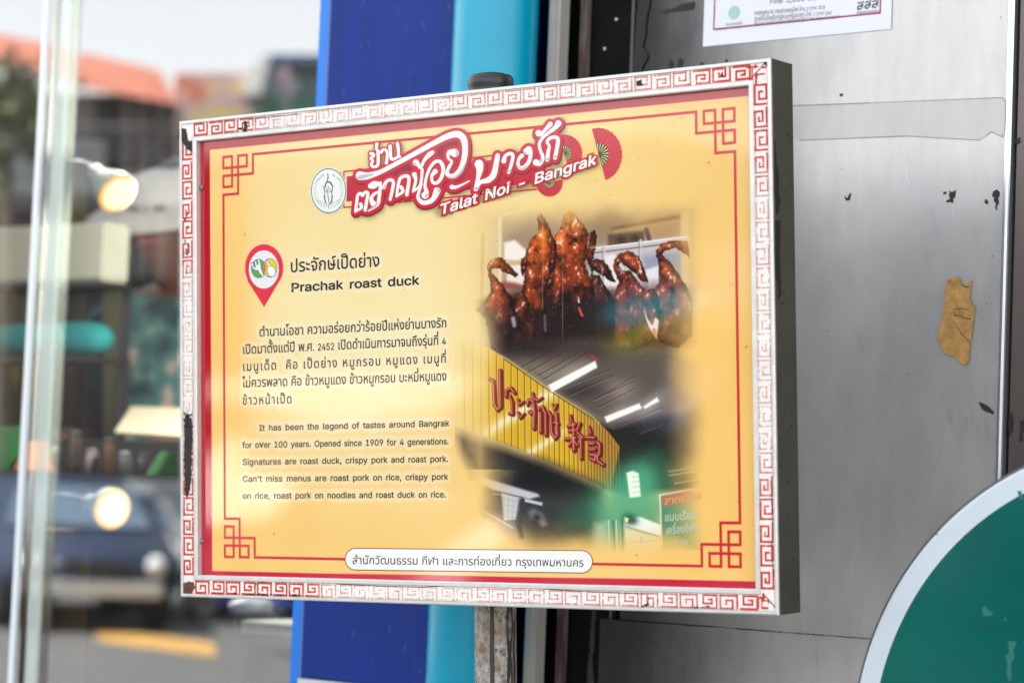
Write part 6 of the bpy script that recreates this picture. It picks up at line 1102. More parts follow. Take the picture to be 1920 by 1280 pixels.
ra = t_.nodes.new('ShaderNodeValToRGB'); ra.color_ramp.elements[0].position = .3; ra.color_ramp.elements[0].color = (.50, .495, .485, 1); ra.color_ramp.elements[1].position = .7; ra.color_ramp.elements[1].color = (.66, .65, .635, 1)
rb = t_.nodes.new('ShaderNodeMixRGB'); rb.blend_type = 'MULTIPLY'; rb.inputs[0].default_value = .10
rc = t_.nodes.new('ShaderNodeMixRGB'); rc.blend_type = 'MULTIPLY'; rc.inputs[0].default_value = .25
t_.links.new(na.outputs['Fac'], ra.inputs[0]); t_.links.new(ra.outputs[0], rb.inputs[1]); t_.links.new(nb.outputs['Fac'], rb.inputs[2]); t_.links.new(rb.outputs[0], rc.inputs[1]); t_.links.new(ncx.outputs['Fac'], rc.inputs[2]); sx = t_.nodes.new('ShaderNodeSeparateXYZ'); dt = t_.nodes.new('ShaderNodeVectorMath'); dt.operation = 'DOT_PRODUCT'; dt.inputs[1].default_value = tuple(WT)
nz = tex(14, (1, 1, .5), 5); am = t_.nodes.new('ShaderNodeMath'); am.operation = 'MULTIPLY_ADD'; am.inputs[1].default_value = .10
so_ = t_.nodes.new('ShaderNodeMapRange'); so_.inputs['From Min'].default_value = DARK_REFL0; so_.inputs['From Max'].default_value = DARK_REFL1; so_.inputs['To Min'].default_value = .05; so_.inputs['To Max'].default_value = 1.0; so_.interpolation_type = 'SMOOTHSTEP'
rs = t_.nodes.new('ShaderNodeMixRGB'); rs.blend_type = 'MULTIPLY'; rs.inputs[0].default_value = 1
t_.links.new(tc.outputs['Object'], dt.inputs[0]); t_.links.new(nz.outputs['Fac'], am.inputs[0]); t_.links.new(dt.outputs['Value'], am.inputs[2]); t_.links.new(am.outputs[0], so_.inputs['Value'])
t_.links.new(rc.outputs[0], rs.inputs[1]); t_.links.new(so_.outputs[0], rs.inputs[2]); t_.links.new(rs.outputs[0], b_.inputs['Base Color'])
rr = t_.nodes.new('ShaderNodeMapRange'); rr.inputs['To Min'].default_value = .30; rr.inputs['To Max'].default_value = .44; t_.links.new(na.outputs['Fac'], rr.inputs['Value']); t_.links.new(rr.outputs[0], b_.inputs['Roughness'])
bp = t_.nodes.new('ShaderNodeBump'); bp.inputs['Strength'].default_value = .06; bp.inputs['Distance'].default_value = .004; nd = tex(2.2, (2.2, 2.2, .5), 2); t_.links.new(nd.outputs['Fac'], bp.inputs['Height']); t_.links.new(bp.outputs[0], b_.inputs['Normal'])
sp_ = empty('steel_panel', tuple(Wp((p0 + p1) / 2, 0, 0)), 'large scratched stainless steel panel behind the sign, with dark paint chips', 'panel')
# the sheet, its left edge ragged where black residue was scraped off
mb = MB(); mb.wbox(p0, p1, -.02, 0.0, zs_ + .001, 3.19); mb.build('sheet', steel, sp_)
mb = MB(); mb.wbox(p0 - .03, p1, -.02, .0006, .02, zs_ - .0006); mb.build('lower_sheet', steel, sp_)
seamm = mat('grime', (.27, .265, .26), rough=.8, var=.5, vscale=200)
chip = mat('paint_chip', (.016, .014, .013), rough=.75, var=.5, vscale=150)
V = []; Fc = []
def wpoly(pts, d=.0006, jag=.8, sub=3.5):
    out = []
    for (x0, y0), (x1, y1) in zip(pts, pts[1:] + pts[:1]):
        K = max(1, int(math.hypot(x1 - x0, y1 - y0) / sub))
        for k in range(K): out.append((x0 + (x1 - x0) * k / K + RNG.normal(0, jag), y0 + (y1 - y0) * k / K + RNG.normal(0, jag)))
    n = len(V); V.extend([onplane(x, y, WA + WN * d, WN) for x, y in out]); Fc.append(tuple(range(n, n + len(out))))
ZR = lambda L: [(1700 + x / 4.741, 150 + y / 4.741) for x, y in L]
wpoly([(1582, 366), (1588, 372), (1595, 360), (1594, 374), (1586, 377)], jag=.3)
wpoly(ZR([(375, 990), (405, 995), (438, 975), (428, 1040), (438, 1055), (410, 1052), (415, 1092), (380, 1085), (345, 1085), (352, 1068), (380, 1055), (376, 1030)]), jag=.5); wpoly(ZR([(322, 1000), (350, 984), (350, 1012), (330, 1016)]), jag=.4); wpoly(ZR([(305, 990), (315, 984), (312, 996)]), jag=.2)
wpoly(ZR([(770, 990), (800, 975), (828, 990), (828, 1020), (812, 1050), (822, 1075), (810, 1110), (800, 1125), (798, 1160), (786, 1135), (792, 1100), (772, 1075), (778, 1035), (757, 1040)]), jag=.5); wpoly(ZR([(690, 1070), (708, 1058), (730, 1085), (718, 1102), (695, 1098)]), jag=.4)
wpoly([(1835, 753), (1842, 755), (1853, 762), (1863, 770), (1863, 777), (1850, 772), (1840, 766)], jag=.5)
wpoly([(1573, 177), (1579, 175), (1581, 178), (1576, 182)], jag=.3)
for px, py in ((1578, 317), (1644, 545), (1848, 569), (1860, 480), (1700, 700), (1550, 620), (1875, 33)): wpoly([(px, py), (px + 1.6, py - 1), (px + 2, py + 1.4), (px + .4, py + 1.8)], jag=.2)
for k in range(60):
    px, py = RNG.uniform(1510, 1880), RNG.uniform(100, 1150); r = RNG.uniform(.4, 1.0); wpoly([(px - r, py), (px, py - r), (px + r, py), (px, py + r)], jag=.2)
explode('paint_chip', 'dirt_speck', V, Fc, chip, sp_, True)
V = []; Fc = []
pts = []
for k in range(70):
    y = -30 + 1340 * k / 69; x = np.interp(y, [0, 160, 1160, 1280], [1213, 1205, 1118, 1112]) + (fbm(np.array(y / 22), np.array(2.2), 4, 31) - .5) * 34; pts.append((x, y))
pts2 = [(np.interp(y, [0, 1280], [1196, 1100]), y) for x, y in pts]
wpoly(pts + pts2[::-1], d=.0022, jag=.6, sub=6)
for bx, by, w_, h_ in ((1258, 118, 10, 22), (1276, 116, 10, 22), (1316, 120, 9, 10), (1340, 121, 14, 10), (1362, 112, 6, 7), (1195, 132, 14, 20)): wpoly([(bx - w_ / 2, by + h_), (bx - w_ * .6, by + h_ * .4), (bx - w_ * .2, by - h_ * .3), (bx + w_ * .4, by - h_ * .1), (bx + w_ * .5, by + h_ * .6), (bx + w_ * .4, by + h_)], jag=1.4, sub=3)
wpoly([(1232, 22), (1260, 17), (1280, 8), (1302, 2), (1300, 20), (1276, 21), (1250, 25)], jag=1)
explode('black_residue', 'dirt_speck', V, Fc, chip, sp_, True)
# grime line along the seam, scratches
V = []; Fc = []
def wline(pts, wv, d=.0020):
    P = [onplane(x, y, WA + WN * d, WN) for x, y in pts]; n = len(V)
    for k, p in enumerate(P):
        u = P[min(k + 1, len(P) - 1)] - P[max(k - 1, 0)]; u /= np.linalg.norm(u); c = np.cross(u, WN); ww = wv * RNG.uniform(.4, 1.2); V.extend([p + c * ww / 2, p - c * ww / 2])
    for k in range(len(P) - 1): Fc.append((n + 2 * k, n + 2 * k + 1, n + 2 * k + 3, n + 2 * k + 2))
wline([(x, np.interp(x, [1380, 1630], [1176, 1197]) + RNG.normal(0, 1)) for x in np.linspace(1330, 1900, 90)], .0013, .0010)
wline([(1531 + RNG.normal(0, .4), y) for y in np.linspace(1199, 1290, 12)], .0004, .0010)
build('seam_grime', V, Fc, seamm, sp_, world=True, auto=True)
V = []; Fc = []
for p in ([(1540, 470), (1560, 540), (1590, 600), (1622, 660), (1660, 708)], [(1605, 610), (1640, 655), (1672, 690)], [(1744, 380), (1752, 420), (1764, 470)], [(1520, 440), (1540, 480)], [(1556, 470), (1572, 520)]):
    q = np.array(p, float); k = np.linspace(0, len(p) - 1, 20); wline(list(zip(np.interp(k, range(len(p)), q[:, 0]), np.interp(k, range(len(p)), q[:, 1]))), .0004, .0007)
build('scratch', V, Fc, mat('scratch_dark', (.42, .42, .42), rough=.5, metal=1.0), sp_, world=True, auto=True)
V = []; Fc = []
for k in range(22):
    x = RNG.uniform(1745, 1862); y = RNG.uniform(735, 800); l = RNG.uniform(10, 48); wline([(x + l * .12 * t + RNG.normal(0, .15), y + l * t) for t in np.linspace(0, 1, 6)], .0003, .0008)
for k in range(5):
    x = RNG.uniform(1500, 1880); y = RNG.uniform(300, 1000); l = RNG.uniform(8, 40); wline([(x + l * RNG.uniform(-.1, .2) * t, y + l * t) for t in np.linspace(0, 1, 6)], .0003, .0008)
build('scratch', V, Fc, mat('scratch_bright', (.86, .86, .86), rough=.35, metal=1.0), sp_, world=True, auto=True)
# folded edge trim at the right
mb = MB(); mb.wbox(p1 + .0005, p1 + .0085, -.02, .004, .02, 3.19); mb.build('edge_trim', matc('trim_bright', (226, 226, 228), .85, rough=.22, metal=.85, var=.06, vscale=6), sp_, bevel=.0035)
# neighbouring rusty brown panel
q0 = p1 + .010
bn = empty('side_panel', tuple(Wp(q0 + .4, 0, 0)), 'dull brown metal panel at the right edge, past the bright steel trim', 'panel')
brown = mat('dull_brown_metal', (.13, .11, .10), rough=.42, metal=.5, var=.3, vscale=3, stretch=(3, 3, .4))
mb = MB(); mb.wbox(q0 + .003, q0 + 1.1, -.03, -.006, 0, 3.19); mb.build('sheet', brown, bn)
V = []; Fc = []
wpoly([(1893, 778), (1898, 772), (1901, 790), (1899, 810), (1892, 818), (1890, 800)], -.0052, .5); wpoly([(1912, 790), (1920, 786), (1922, 802), (1916, 812), (1918, 826), (1910, 828), (1913, 806)], -.0052, .5)
wpoly([(1903, 262), (1912, 257), (1914, 266), (1906, 272), (1901, 268)], -.0052, .4)
explode('paint_chip', 'dirt_speck', V, Fc, chip, bn, True)

# ================================================================== notice, tapes
nA = WS(1318, 88, .001); nB = WS(1671, 55, .001); nz = nA[1]; wN = nB[0] - nA[0]; hN = wN * .70
notice = empty('notice', tuple(Wp(nA[0] + wN / 2, .001, nz)), 'white paper notice with a thin red frame stuck high on the steel panel', 'notice')
rot = math.atan2(nB[1] - nA[1], wN)
def NP(x, y, d=.0012): return Wp(nA[0] + x * math.cos(rot) - y * math.sin(rot), d, nA[1] + x * math.sin(rot) + y * math.cos(rot))
pap = matc('notice_paper', (226, 228, 238), .9, rough=.35, var=.02, vscale=10)
build('paper', [NP(0, 0), NP(wN, 0), NP(wN, hN), NP(0, hN)], [(0, 1, 2, 3)], pap, notice, world=True, auto=True)
V = []; Fc = []; i0, th = .0145, .0022
for x0, y0, x1, y1 in ((i0, .020, wN - i0, .020 + th), (i0, hN - .02, wN - i0, hN - .02 + th), (i0, .020 + th, i0 + th, hN - .02), (wN - i0 - th, .020 + th, wN - i0, hN - .02)):
    n = len(V); V += [NP(x0, y0, .0014), NP(x1, y0, .0014), NP(x1, y1, .0014), NP(x0, y1, .0014)]; Fc.append((n, n + 1, n + 2, n + 3))
build('frame_line', V, Fc, matc('notice_red', (170, 24, 62), .85, rough=.4), notice, world=True, auto=True)
def nxy(px, py): p = onplane(px, py, WA + WN * .0014, WN); s = float(np.dot(p - WA, WT)) - nA[0]; z = float(p[2]) - nA[1]; return s * math.cos(rot) + z * math.sin(rot), -s * math.sin(rot) + z * math.cos(rot)
V = []; Fc = []
def ntext(text, px0, py0, px1, py1, em, off=0.0):
    v, f, wd = layout(text, off); a = np.array(nxy(px0, py0)); b = np.array(nxy(px1, py1)); u = (b - a) / wd; h = np.array([0, 1.0]); n = len(V); k = em / 1600
    V.extend([NP(*(a + u * p[0] + h * p[1] * k), .0015) for p in v]); Fc.extend([tuple(i + n for i in t) for t in f])
ntext('Fine 5,000 Baht', 1443, 9, 1542, -1, 24)
ntext('กองกฎหมาย กรมควบคุมโรค โทร. 0 2590 3318', 1414, 29, 1547, 17, 13); ntext('ศูนย์รับเรื่องร้องเรียนบุหรี่และสุรา โทร. 0 2590 3342', 1414, 40, 1560, 27, 13); ntext('ตรวจสอบร้องเรียนบุหรี่และสุรา TAS https://tas.go.th', 1414, 50, 1574, 34, 13)
ntext('กรมควบคุมโรค', 1361, 49, 1392, 46, 9); ntext('Department of Disease Control', 1341, 58, 1412, 50, 9)
ntext('สำนักงานกองทุนสนับสนุน', 1606, 27, 1648, 23, 8)
build('notice_lettering', V, Fc, mat('notice_ink', (.035, .033, .04), rough=.5), notice, world=True, auto=True)
V = []; Fc = []; ntext('สสส', 1606, 19, 1648, 14, 26, .02); build('notice_emblem_text', V, Fc, mat('notice_ink2', (.05, .05, .055), rough=.5), notice, world=True, auto=True)
V = []; Fc = []
cx, cz = nxy(1376.5, 24)
def ndisc(r, d):
    n = len(V); V.extend([NP(cx + r * math.cos(t), cz + r * math.sin(t), d) for t in np.linspace(0, 2 * math.pi, 32, endpoint=False)]); Fc.append(tuple(range(n, n + 32)))
ndisc(.0088, .0015); o_ = build('notice_seal', V, Fc, matc('seal_pale', (168, 204, 196), .85, rough=.4), notice, world=True, auto=True)
V = []; Fc = []; ndisc(.0058, .0017); build('seal_disc', V, Fc, matc('seal_green', (20, 78, 72), .8, rough=.4), o_, world=True, auto=True)
V = []; Fc = []; n = 0; V = [NP(cx + a * .0058, cz + b * .0058, .0019) for a, b in ((-.1, -.75), (.1, -.75), (.14, -.1), (.6, .3), (.3, .5), (0, .1), (-.3, .5), (-.6, .3), (-.14, -.1))]; build('seal_figure', V, [tuple(range(9))], matc('seal_leaf', (120, 180, 160), .85, rough=.4), o_, world=True, auto=True)

tapem = bpy.data.materials.new('clear_tape'); tapem.use_nodes = True; t_ = tapem.node_tree; b_ = t_.nodes['Principled BSDF']; b_.inputs['Base Color'].default_value = (.52, .52, .44, 1); b_.inputs['Roughness'].default_value = .35; b_.inputs['Alpha'].default_value = .17
V = []; Fc = []
wpoly([(1440, 200), (1630, 193), (1878, 183), (1886, 190), (1884, 245), (1879, 257), (1858, 247), (1845, 256), (1836, 263), (1700, 255), (1500, 263), (1440, 266)], .0010, .25, 20)
tag(build('clear_tape', V, Fc, tapem, world=False, auto=True), 'wide yellowed strip of clear tape across the steel panel', 'tape')
V = []; Fc = []
for a, b in (((1440, 200), (1630, 193)), ((1630, 193), (1878, 183)), ((1878, 183), (1886, 190)), ((1886, 190), (1884, 245)), ((1884, 245), (1879, 257)), ((1879, 257), (1858, 247)), ((1858, 247), (1836, 263)), ((1836, 263), (1700, 255)), ((1700, 255), (1500, 263))): wline([a, b], .0006, .0012)
ob = build('tape_edge', V, Fc, mat('tape_edge_grime', (.16, .15, .13), rough=.7), bpy.data.objects['clear_tape'], world=True, auto=True)
Z9 = lambda L: [(1400 + x / 2.56, 400 + y / 2.56) for x, y in L]
V = []; Fc = []
wpoly(Z9([(962, 318), (985, 312), (1000, 306), (1022, 302), (1027, 320), (1030, 340), (1045, 350), (1048, 332), (1066, 332), (1074, 318), (1083, 318), (1076, 350), (1072, 362), (1072, 410), (1085, 432), (1098, 445), (1090, 520), (1075, 620), (1068, 690), (1062, 722), (1045, 728), (1030, 718), (1010, 705), (996, 682), (978, 684), (955, 675), (935, 650), (928, 622), (917, 610), (925, 560), (935, 500), (945, 440), (955, 360)]), .0012, .45, 2.5)
bt = tag(build('masking_tape', V, Fc, mat('brown_tape', (.36, .20, .055), rough=.5, var=.30, vscale=90, bump=.4, bscale=160), auto=True), 'torn brown tape scrap stuck on the steel panel', 'tape')
V = []; Fc = []
wline(Z9([(972, 500), (1000, 530), (1030, 575), (1072, 622)]), .0008, .0014); wline(Z9([(995, 470), (1000, 490), (1020, 490), (1040, 500), (1075, 508)]), .0016, .0014); wline(Z9([(1000, 460), (1030, 455), (1060, 462)]), .001, .0014); wline(Z9([(985, 322), (965, 330)]), .001, .0014); wline(Z9([(1036, 342), (1050, 354), (1068, 350)]), .002, .0014)
build('crease', V, Fc, mat('tape_crease', (.06, .04, .02), rough=.7), bt, world=True, auto=True)

# ================================================================== round green sign
gd = .34
pts = [(1920, 869), (1827.5, 931), (1752, 995), (1700, 1059), (1662, 1126), (1632, 1190), (1616, 1242), (1608, 1280)]
GP = WA + WN * gd
uv = np.array([[np.dot(onplane(x, y, GP, WN) - WA, WT), onplane(x, y, GP, WN)[2]] for x, y in pts])
A_ = np.c_[2 * uv, np.ones(len(uv))]; sol = np.linalg.lstsq(A_, (uv ** 2).sum(1), rcond=None)[0]; gc = sol[:2]; gr = math.sqrt(sol[2] + (gc ** 2).sum())
print('green sign', gc, gr, np.hypot(*(uv - gc).T) - gr)
C_ = Wp(gc[0], gd, gc[1])
gs = empty('round_sign', tuple(Wp(gc[0], gd - .05, 0)), 'round dark green plate with a white rim, cut off by the lower right corner', 'sign')
rim = matc('rim_white', (206, 218, 226), .85, rough=.3, var=.04, vscale=12)
gcoat = mat('green_enamel', (.002, .098, .085), rough=.10, spec=.3, var=.10, vscale=7, bump=.05, bscale=9)
edge = mat('sign_edge_metal', (.10, .10, .10), rough=.45, metal=.7)
MB().lathe(C_, WN, [(0, -.022), (gr - .004, -.022), (gr, -.019), (gr, -.002), (gr - .0012, .0), (gr - .0035, .0004)], 160).build('back_plate', edge, gs, smooth=False)
MB().lathe(C_, WN, [(gr - .0035, .0004), (gr - .0065, .0012), (gr - .026, .0012)], 160).build('rim', rim, gs, smooth=False, auto=True)
MB().lathe(C_, WN, [(gr - .026, .0010), (0, .0010)], 160).build('face', gcoat, gs, auto=True)
V = []; Fc = []
ZG = lambda L: [(1400 + x / 2.667, 800 + y / 2.667) for x, y in L]
def gpoly(L, d=.0014):
    n = len(V); V.extend([onplane(x, y, GP + WN * d, WN) for x, y in L]); Fc.append(tuple(range(n, n + len(L))))
for L in ([(1178, 900), (1195, 893), (1205, 912), (1230, 925), (1232, 940), (1205, 945), (1180, 942)], [(1288, 955), (1298, 952), (1300, 966), (1290, 970)], [(1305, 1072), (1330, 1068), (1352, 1075), (1335, 1110), (1340, 1150), (1322, 1180), (1326, 1260), (1310, 1275), (1298, 1230), (1304, 1180), (1292, 1150), (1312, 1120)], [(1352, 320), (1372, 318), (1385, 360), (1370, 368)]): gpoly(ZG(L))
explode('faded_patch', 'dirt_speck', V, Fc, mat('green_faded', (.006, .125, .105), rough=.35, var=.15, vscale=40), gs, True)
V = []; Fc = []
for k in range(60):
    x, y = (RNG.normal(1188, 16), RNG.normal(995, 14)) if k < 36 else (RNG.uniform(750, 1380), RNG.uniform(400, 1270)); r = RNG.uniform(.8, 2.4); gpoly(ZG([(x - r, y), (x, y - r), (x + r, y), (x, y + r)]))
for x, y, r in ((818, 946, 4), (820, 728, 4), (950, 535, 7)): gpoly(ZG([(x - r, y), (x, y - r * .6), (x + r, y), (x, y + r * .6)]), .0018)
build('dirt_speck', V, Fc, chip, gs, world=True, auto=True)
MB().tube([Wp(gc[0], gd - .05, 0), Wp(gc[0], gd - .05, gc[1] + gr * .6)], .025, 24).build('post', galv, gs, smooth=True)
mb = MB()
for dz in (-.1, .1): mb.box(Wp(gc[0], gd - .0245, gc[1] + dz), (.12, .004, .03), np.array([WT, WN, [0, 0, 1.0]]))
mb.build('bracket', edge, gs)

# ================================================================== inside the shop window
def DP(px, py, d): return onplane(px, py, WA + WN * d, WN)         # point of the plane d metres out of the shop front
def SZ(px, py, d): return WS(px, py, d)
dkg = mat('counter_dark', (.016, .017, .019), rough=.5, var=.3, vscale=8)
zt = SZ(280, 826, -.50)[1]; zl = SZ(60, 884, -.16)[1]; sr = SZ(352, 826, -.5)[0]
ct = empty('display_counter', tuple(Wp((sL + sr) / 2, -.5, .15)), 'dark stepped display counter behind the window glass', 'counter')
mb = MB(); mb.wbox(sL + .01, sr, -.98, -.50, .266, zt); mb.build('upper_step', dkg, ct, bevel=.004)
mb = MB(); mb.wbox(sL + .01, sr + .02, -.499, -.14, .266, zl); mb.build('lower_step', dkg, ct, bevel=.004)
# cream card
cr = matc('cream_card', (236, 226, 196), .85, rough=.5, var=.05, vscale=20)
c0 = [DP(215, 812, -.53), DP(352, 820, -.53), DP(345, 768, -.68), DP(247, 764, -.68)]; nn_ = np.cross(c0[1] - c0[0], c0[3] - c0[0]); nn_ /= np.linalg.norm(nn_)
mb = MB(); mb.hexa([p - nn_ * .003 for p in c0] + [p + nn_ * .003 for p in c0]); tag(mb.build('menu_card', cr, world=False), 'cream card lying tilted on the display counter in the window', 'card')
# hanging cloths at the back
for px0, px1, py0, py1, col, d, lb in ((-40, 66, 520, 816, (150, 134, 70), -.94, 'olive yellow cloth hanging inside the window at the far left'), (92, 152, 300, 816, (128, 116, 86), -.95, 'tan cloth hanging in the window behind the teal bolster'), (204, 236, 520, 816, (150, 152, 112), -.96, 'narrow pale green cloth hanging beside the floral shirt')):
    V = []; Fc = []; K = 24
    for j, py in enumerate((py0, py1)):
        for k in range(K + 1):
            p = DP(px0 + (px1 - px0) * k / K, py, d); V.append(p + WN * .012 * math.sin(k * 1.3 + .4 * j))
    for k in range(K): Fc.append((k, k + 1, K + 2 + k, K + 1 + k))
    ob = build('hanging_cloth', V, Fc, matc('cloth_%d' % px1, col, .5, rough=.9, var=.12, vscale=10), smooth=True)
    md = ob.modifiers.new('t', 'SOLIDIFY'); md.thickness = .006; tag(ob, lb, 'cloth')
refl_l = matc('lid_tin', (150, 150, 148), .8, rough=.35, metal=.6)
# shelves with box and bolster
shm = mat('shelf_dark', (.03, .03, .032), rough=.5, var=.2, vscale=10)
a = SZ(-60, 530, -.64)[0]; b = SZ(196, 530, -.66)[0]; z1 = SZ(150, 527, -.65)[1]; z2 = SZ(150, 668, -.67)[1]
rk = empty('shelf_rack', tuple(Wp((a + b) / 2, -.69, zt)), 'dark two-tier shelf rack standing on the counter inside the window', 'shelf')
for z in (z1, z2):
    mb = MB(); mb.wbox(a, b, -.74, -.64, z - .012, z); mb.build('shelf', shm, rk, bevel=.001)
for s_ in (a + .005, b - .02):
    mb = MB(); mb.wbox(s_, s_ + .014, -.74, -.726, zt, z1 - .0125); mb.build('upright', shm, rk)
bxz = SZ(150, 424, -.70)[1]; wb = matc('white_box', (222, 226, 212), .8, rough=.6, var=.04, vscale=10)
mb = MB(); mb.wbox(a + .02, SZ(196, 470, -.66)[0], -.73, -.66, z1 + .001, bxz); tag(mb.build('storage_box', wb, bevel=.006), 'white carton standing on the upper shelf inside the window', 'box')
teal = matc('teal_cloth', (36, 170, 178), .8, rough=.8, var=.08, vscale=18)
r_ = (SZ(150, 604, -.70)[1] - z2) / 2; e_ = SZ(206, 636, -.70)[0]
MB().lathe(Wp(a + .01, -.70, z2 + r_ + .001), WT, [(0, 0), (r_ * .5, .004), (r_ * .75, .02)] + [(r_ * (.80 + .2 * math.sin(min(1, k / 12) * math.pi / 2)), .02 + (e_ - a - .09) * k / 20) for k in range(1, 21)] + [(r_ * .96, e_ - a - .055), (r_ * .84, e_ - a - .034), (r_ * .6, e_ - a - .018), (r_ * .3, e_ - a - .011), (0, e_ - a - .01)], 32).build('bolster', teal, world=False, smooth=True)
tag(bpy.data.objects['bolster'], 'teal bolster cushion on the lower shelf inside the window', 'cushion')
for px0, px1, py0, col, nm, lb in ((-12, 30, 798, (30, 110, 56), 'pack', 'green packet standing on the lower step of the window display'), (48, 74, 826, (214, 130, 60), 'pack', 'orange packet standing on the lower step of the window display'), (296, 316, 846, (30, 96, 36), 'pack', 'small bright green packet below the cream card')):
    s0 = SZ(px0, 850, -.3)[0]; s1_ = SZ(px1, 850, -.3)[0]; zz_ = SZ((px0 + px1) / 2, py0, -.3)[1]
    mb = MB(); n_ = 6
    mb.hexa([Wp(s0, -.34, zl + .001), Wp(s1_, -.34, zl + .001), Wp(s1_, -.27, zl + .001), Wp(s0, -.27, zl + .001), Wp(s0 + .002, -.318, zz_), Wp(s1_ - .002, -.318, zz_), Wp(s1_ - .002, -.30, zz_), Wp(s0 + .002, -.30, zz_)])
    o_ = mb.build(nm, matc('pack_%d' % px1, col, .8, rough=.4, var=.1, vscale=60), world=False, bevel=.003); tag(o_, lb, 'packet')
# jars and tins on the lower step
for k, (px, py, wpx, col, lb) in enumerate(((98, 838, 34, (120, 112, 84), 'squat olive tin on the lower step beside the orange packet'), (140, 806, 30, (70, 62, 56), 'dark brown jar on the lower step under the teal bolster'), (172, 842, 30, (150, 140, 150), 'pale mauve tin on the lower step, right of the dark brown jar'), (204, 820, 26, (92, 70, 40), 'narrow amber jar on the lower step left of the cream card'), (234, 846, 32, (84, 90, 96), 'slate grey tin on the lower step below the corner of the cream card'), (268, 850, 28, (60, 56, 70), 'small dark violet jar on the lower step below the cream card'))):
    c_ = DP(px, py, -.36); z1_ = c_[2]; r_j = wpx / 1120 / 2; c_[2] = zl + .001; h_ = max(.03, z1_ - c_[2])
    t = empty('jar', tuple(c_), lb, 'jar', 'jars and tins on the window display')
    MB().lathe(c_, (0, 0, 1), [(0, 0), (r_j * .94, 0), (r_j, .003), (r_j, h_ * .76), (r_j * .82, h_ * .84), (r_j * .8, h_ * .86)], 24).build('body', matc('jar_%d' % k, col, .7, rough=.3, var=.15, vscale=40), t, smooth=True)
    MB().lathe(c_, (0, 0, 1), [(r_j * .84, h_ * .86), (r_j * .88, h_ * .87), (r_j * .88, h_ * .98), (r_j * .8, h_), (0, h_)], 24).build('lid', shm if k % 2 else refl_l, t, smooth=True)
s0, s1_ = SZ(66, 1130, -.10)[0], SZ(141, 1130, -.10)[0]; zz_ = SZ(100, 992, -.06)[1]
mb = MB(); mb.wbox(s0, s1_, -.13, -.05, .266, zz_); tag(mb.build('cardboard_box', mat('cardboard', (.22, .135, .06), rough=.8, var=.15, vscale=20), bevel=.003), 'tall brown carton standing on the shop floor behind the window posts', 'box')

# ---- spot lamps clamped to the window post
emi_c = mat('bulb_core', (.9, .8, .6), rough=.4, emit=(1.0, .80, .40), es=.50); emi_r = mat('bulb_rim', (.9, .6, .3), rough=.4, emit=(1.0, .50, .08), es=.36); refl = matc('lamp_white', (226, 232, 220), .85, rough=.25); dkm = mat('lamp_black', (.02, .02, .02), rough=.5)
def lamp(px, py, axis_cam, rpx, neck, armpts, label, dd=-.12, lit=True):
    C0 = DP(px, py, dd); dep = float(np.dot(C0 - CAM, fwd)); r = rpx / F * dep
    ax = right * axis_cam[0] + up * axis_cam[1] - fwd * axis_cam[2]; ax /= np.linalg.norm(ax)
    t = empty('spot_lamp', tuple(C0 - ax * r * 2.2), label, 'lamp')
    MB().lathe(C0, ax, [(r * .98, -.002), (r, -.004), (r * .97, -r * .5), (r * .62, -r * 1.25), (r * .42, -r * 1.7), (r * .40, -r * 2.2), (0, -r * 2.25)], 32).build('reflector', refl, t, smooth=True)
    MB().lathe(C0, ax, [(r * .98, -.002), (r * .80, r * .03)], 32).build('lens_rim', emi_r, t, smooth=True)
    MB().lathe(C0, ax, [(r * .80, r * .03), (r * .5, r * .06), (0, r * .07)], 32).build('lens', emi_c, t, smooth=True)
    n0 = C0 - ax * r * 2.2
    MB().tube([n0, n0 - ax * .02] + [DP(x, y, dd) for x, y in armpts[:-1]] + [DP(armpts[-1][0], armpts[-1][1], -.062)], (.0045), 10).build('arm', matc('arm_grey', (130, 136, 136), .45, rough=.45), t, smooth=True)
    if not lit: return
    L = bpy.data.lights.new('bulb_light', 'POINT'); L.energy = 10.0; L.color = (1, .90, .74); L.shadow_soft_size = .03  # fill light set behind the bulb, added to brighten counter and person
    lo = bpy.data.objects.new('bulb_light', L); COL.objects.link(lo); lo.location = C0 - WN * .24 + np.array([0, 0, .02]); lo.rotation_euler = Vector(ax).to_track_quat('-Z', 'Y').to_euler()
lamp(222, 364, (.60, -.52, .60), 41, False, [(150, 305), (114, 303)], 'lit white reflector lamp aimed downwards, the upper of the two in the window')
lamp(212, 954, (.63, -.10, .77), 40, False, [(140, 930), (103, 928)], 'lit white reflector lamp aimed sideways, the lower of the two in the window', lit=False)
# ---- white shelf, bags at the lower right of the window
wsm = matc('white_shelf', (226, 234, 232), .85, rough=.4)
a = SZ(449, 1180, -.30)[0]; b = SZ(640, 1180, -.30)[0]; z3 = SZ(500, 1166, -.30)[1]
sh = empty('white_shelf', tuple(Wp((a + b) / 2, -.4, .15)), 'white shelf board on a dark stand, low in the window beside the blue board', 'shelf')
mb = MB(); mb.wbox(a, s_glass - .01, -.62, -.30, z3 - .020, z3); mb.build('board', wsm, sh, bevel=.003)
mb = MB(); mb.wbox(a - .030, a - .002, -.40, -.32, .266, z3 + .008); mb.build('stand', mat('stand_violet', (.035, .028, .05), rough=.5, var=.3, vscale=10), sh, bevel=.003)
mb = MB(); mb.wbox(a + .04, s_glass - .02, -.60, -.58, .266, z3 - .021); mb.build('back', mat('stand_green', (.030, .038, .032), rough=.6, var=.3, vscale=8), sh)
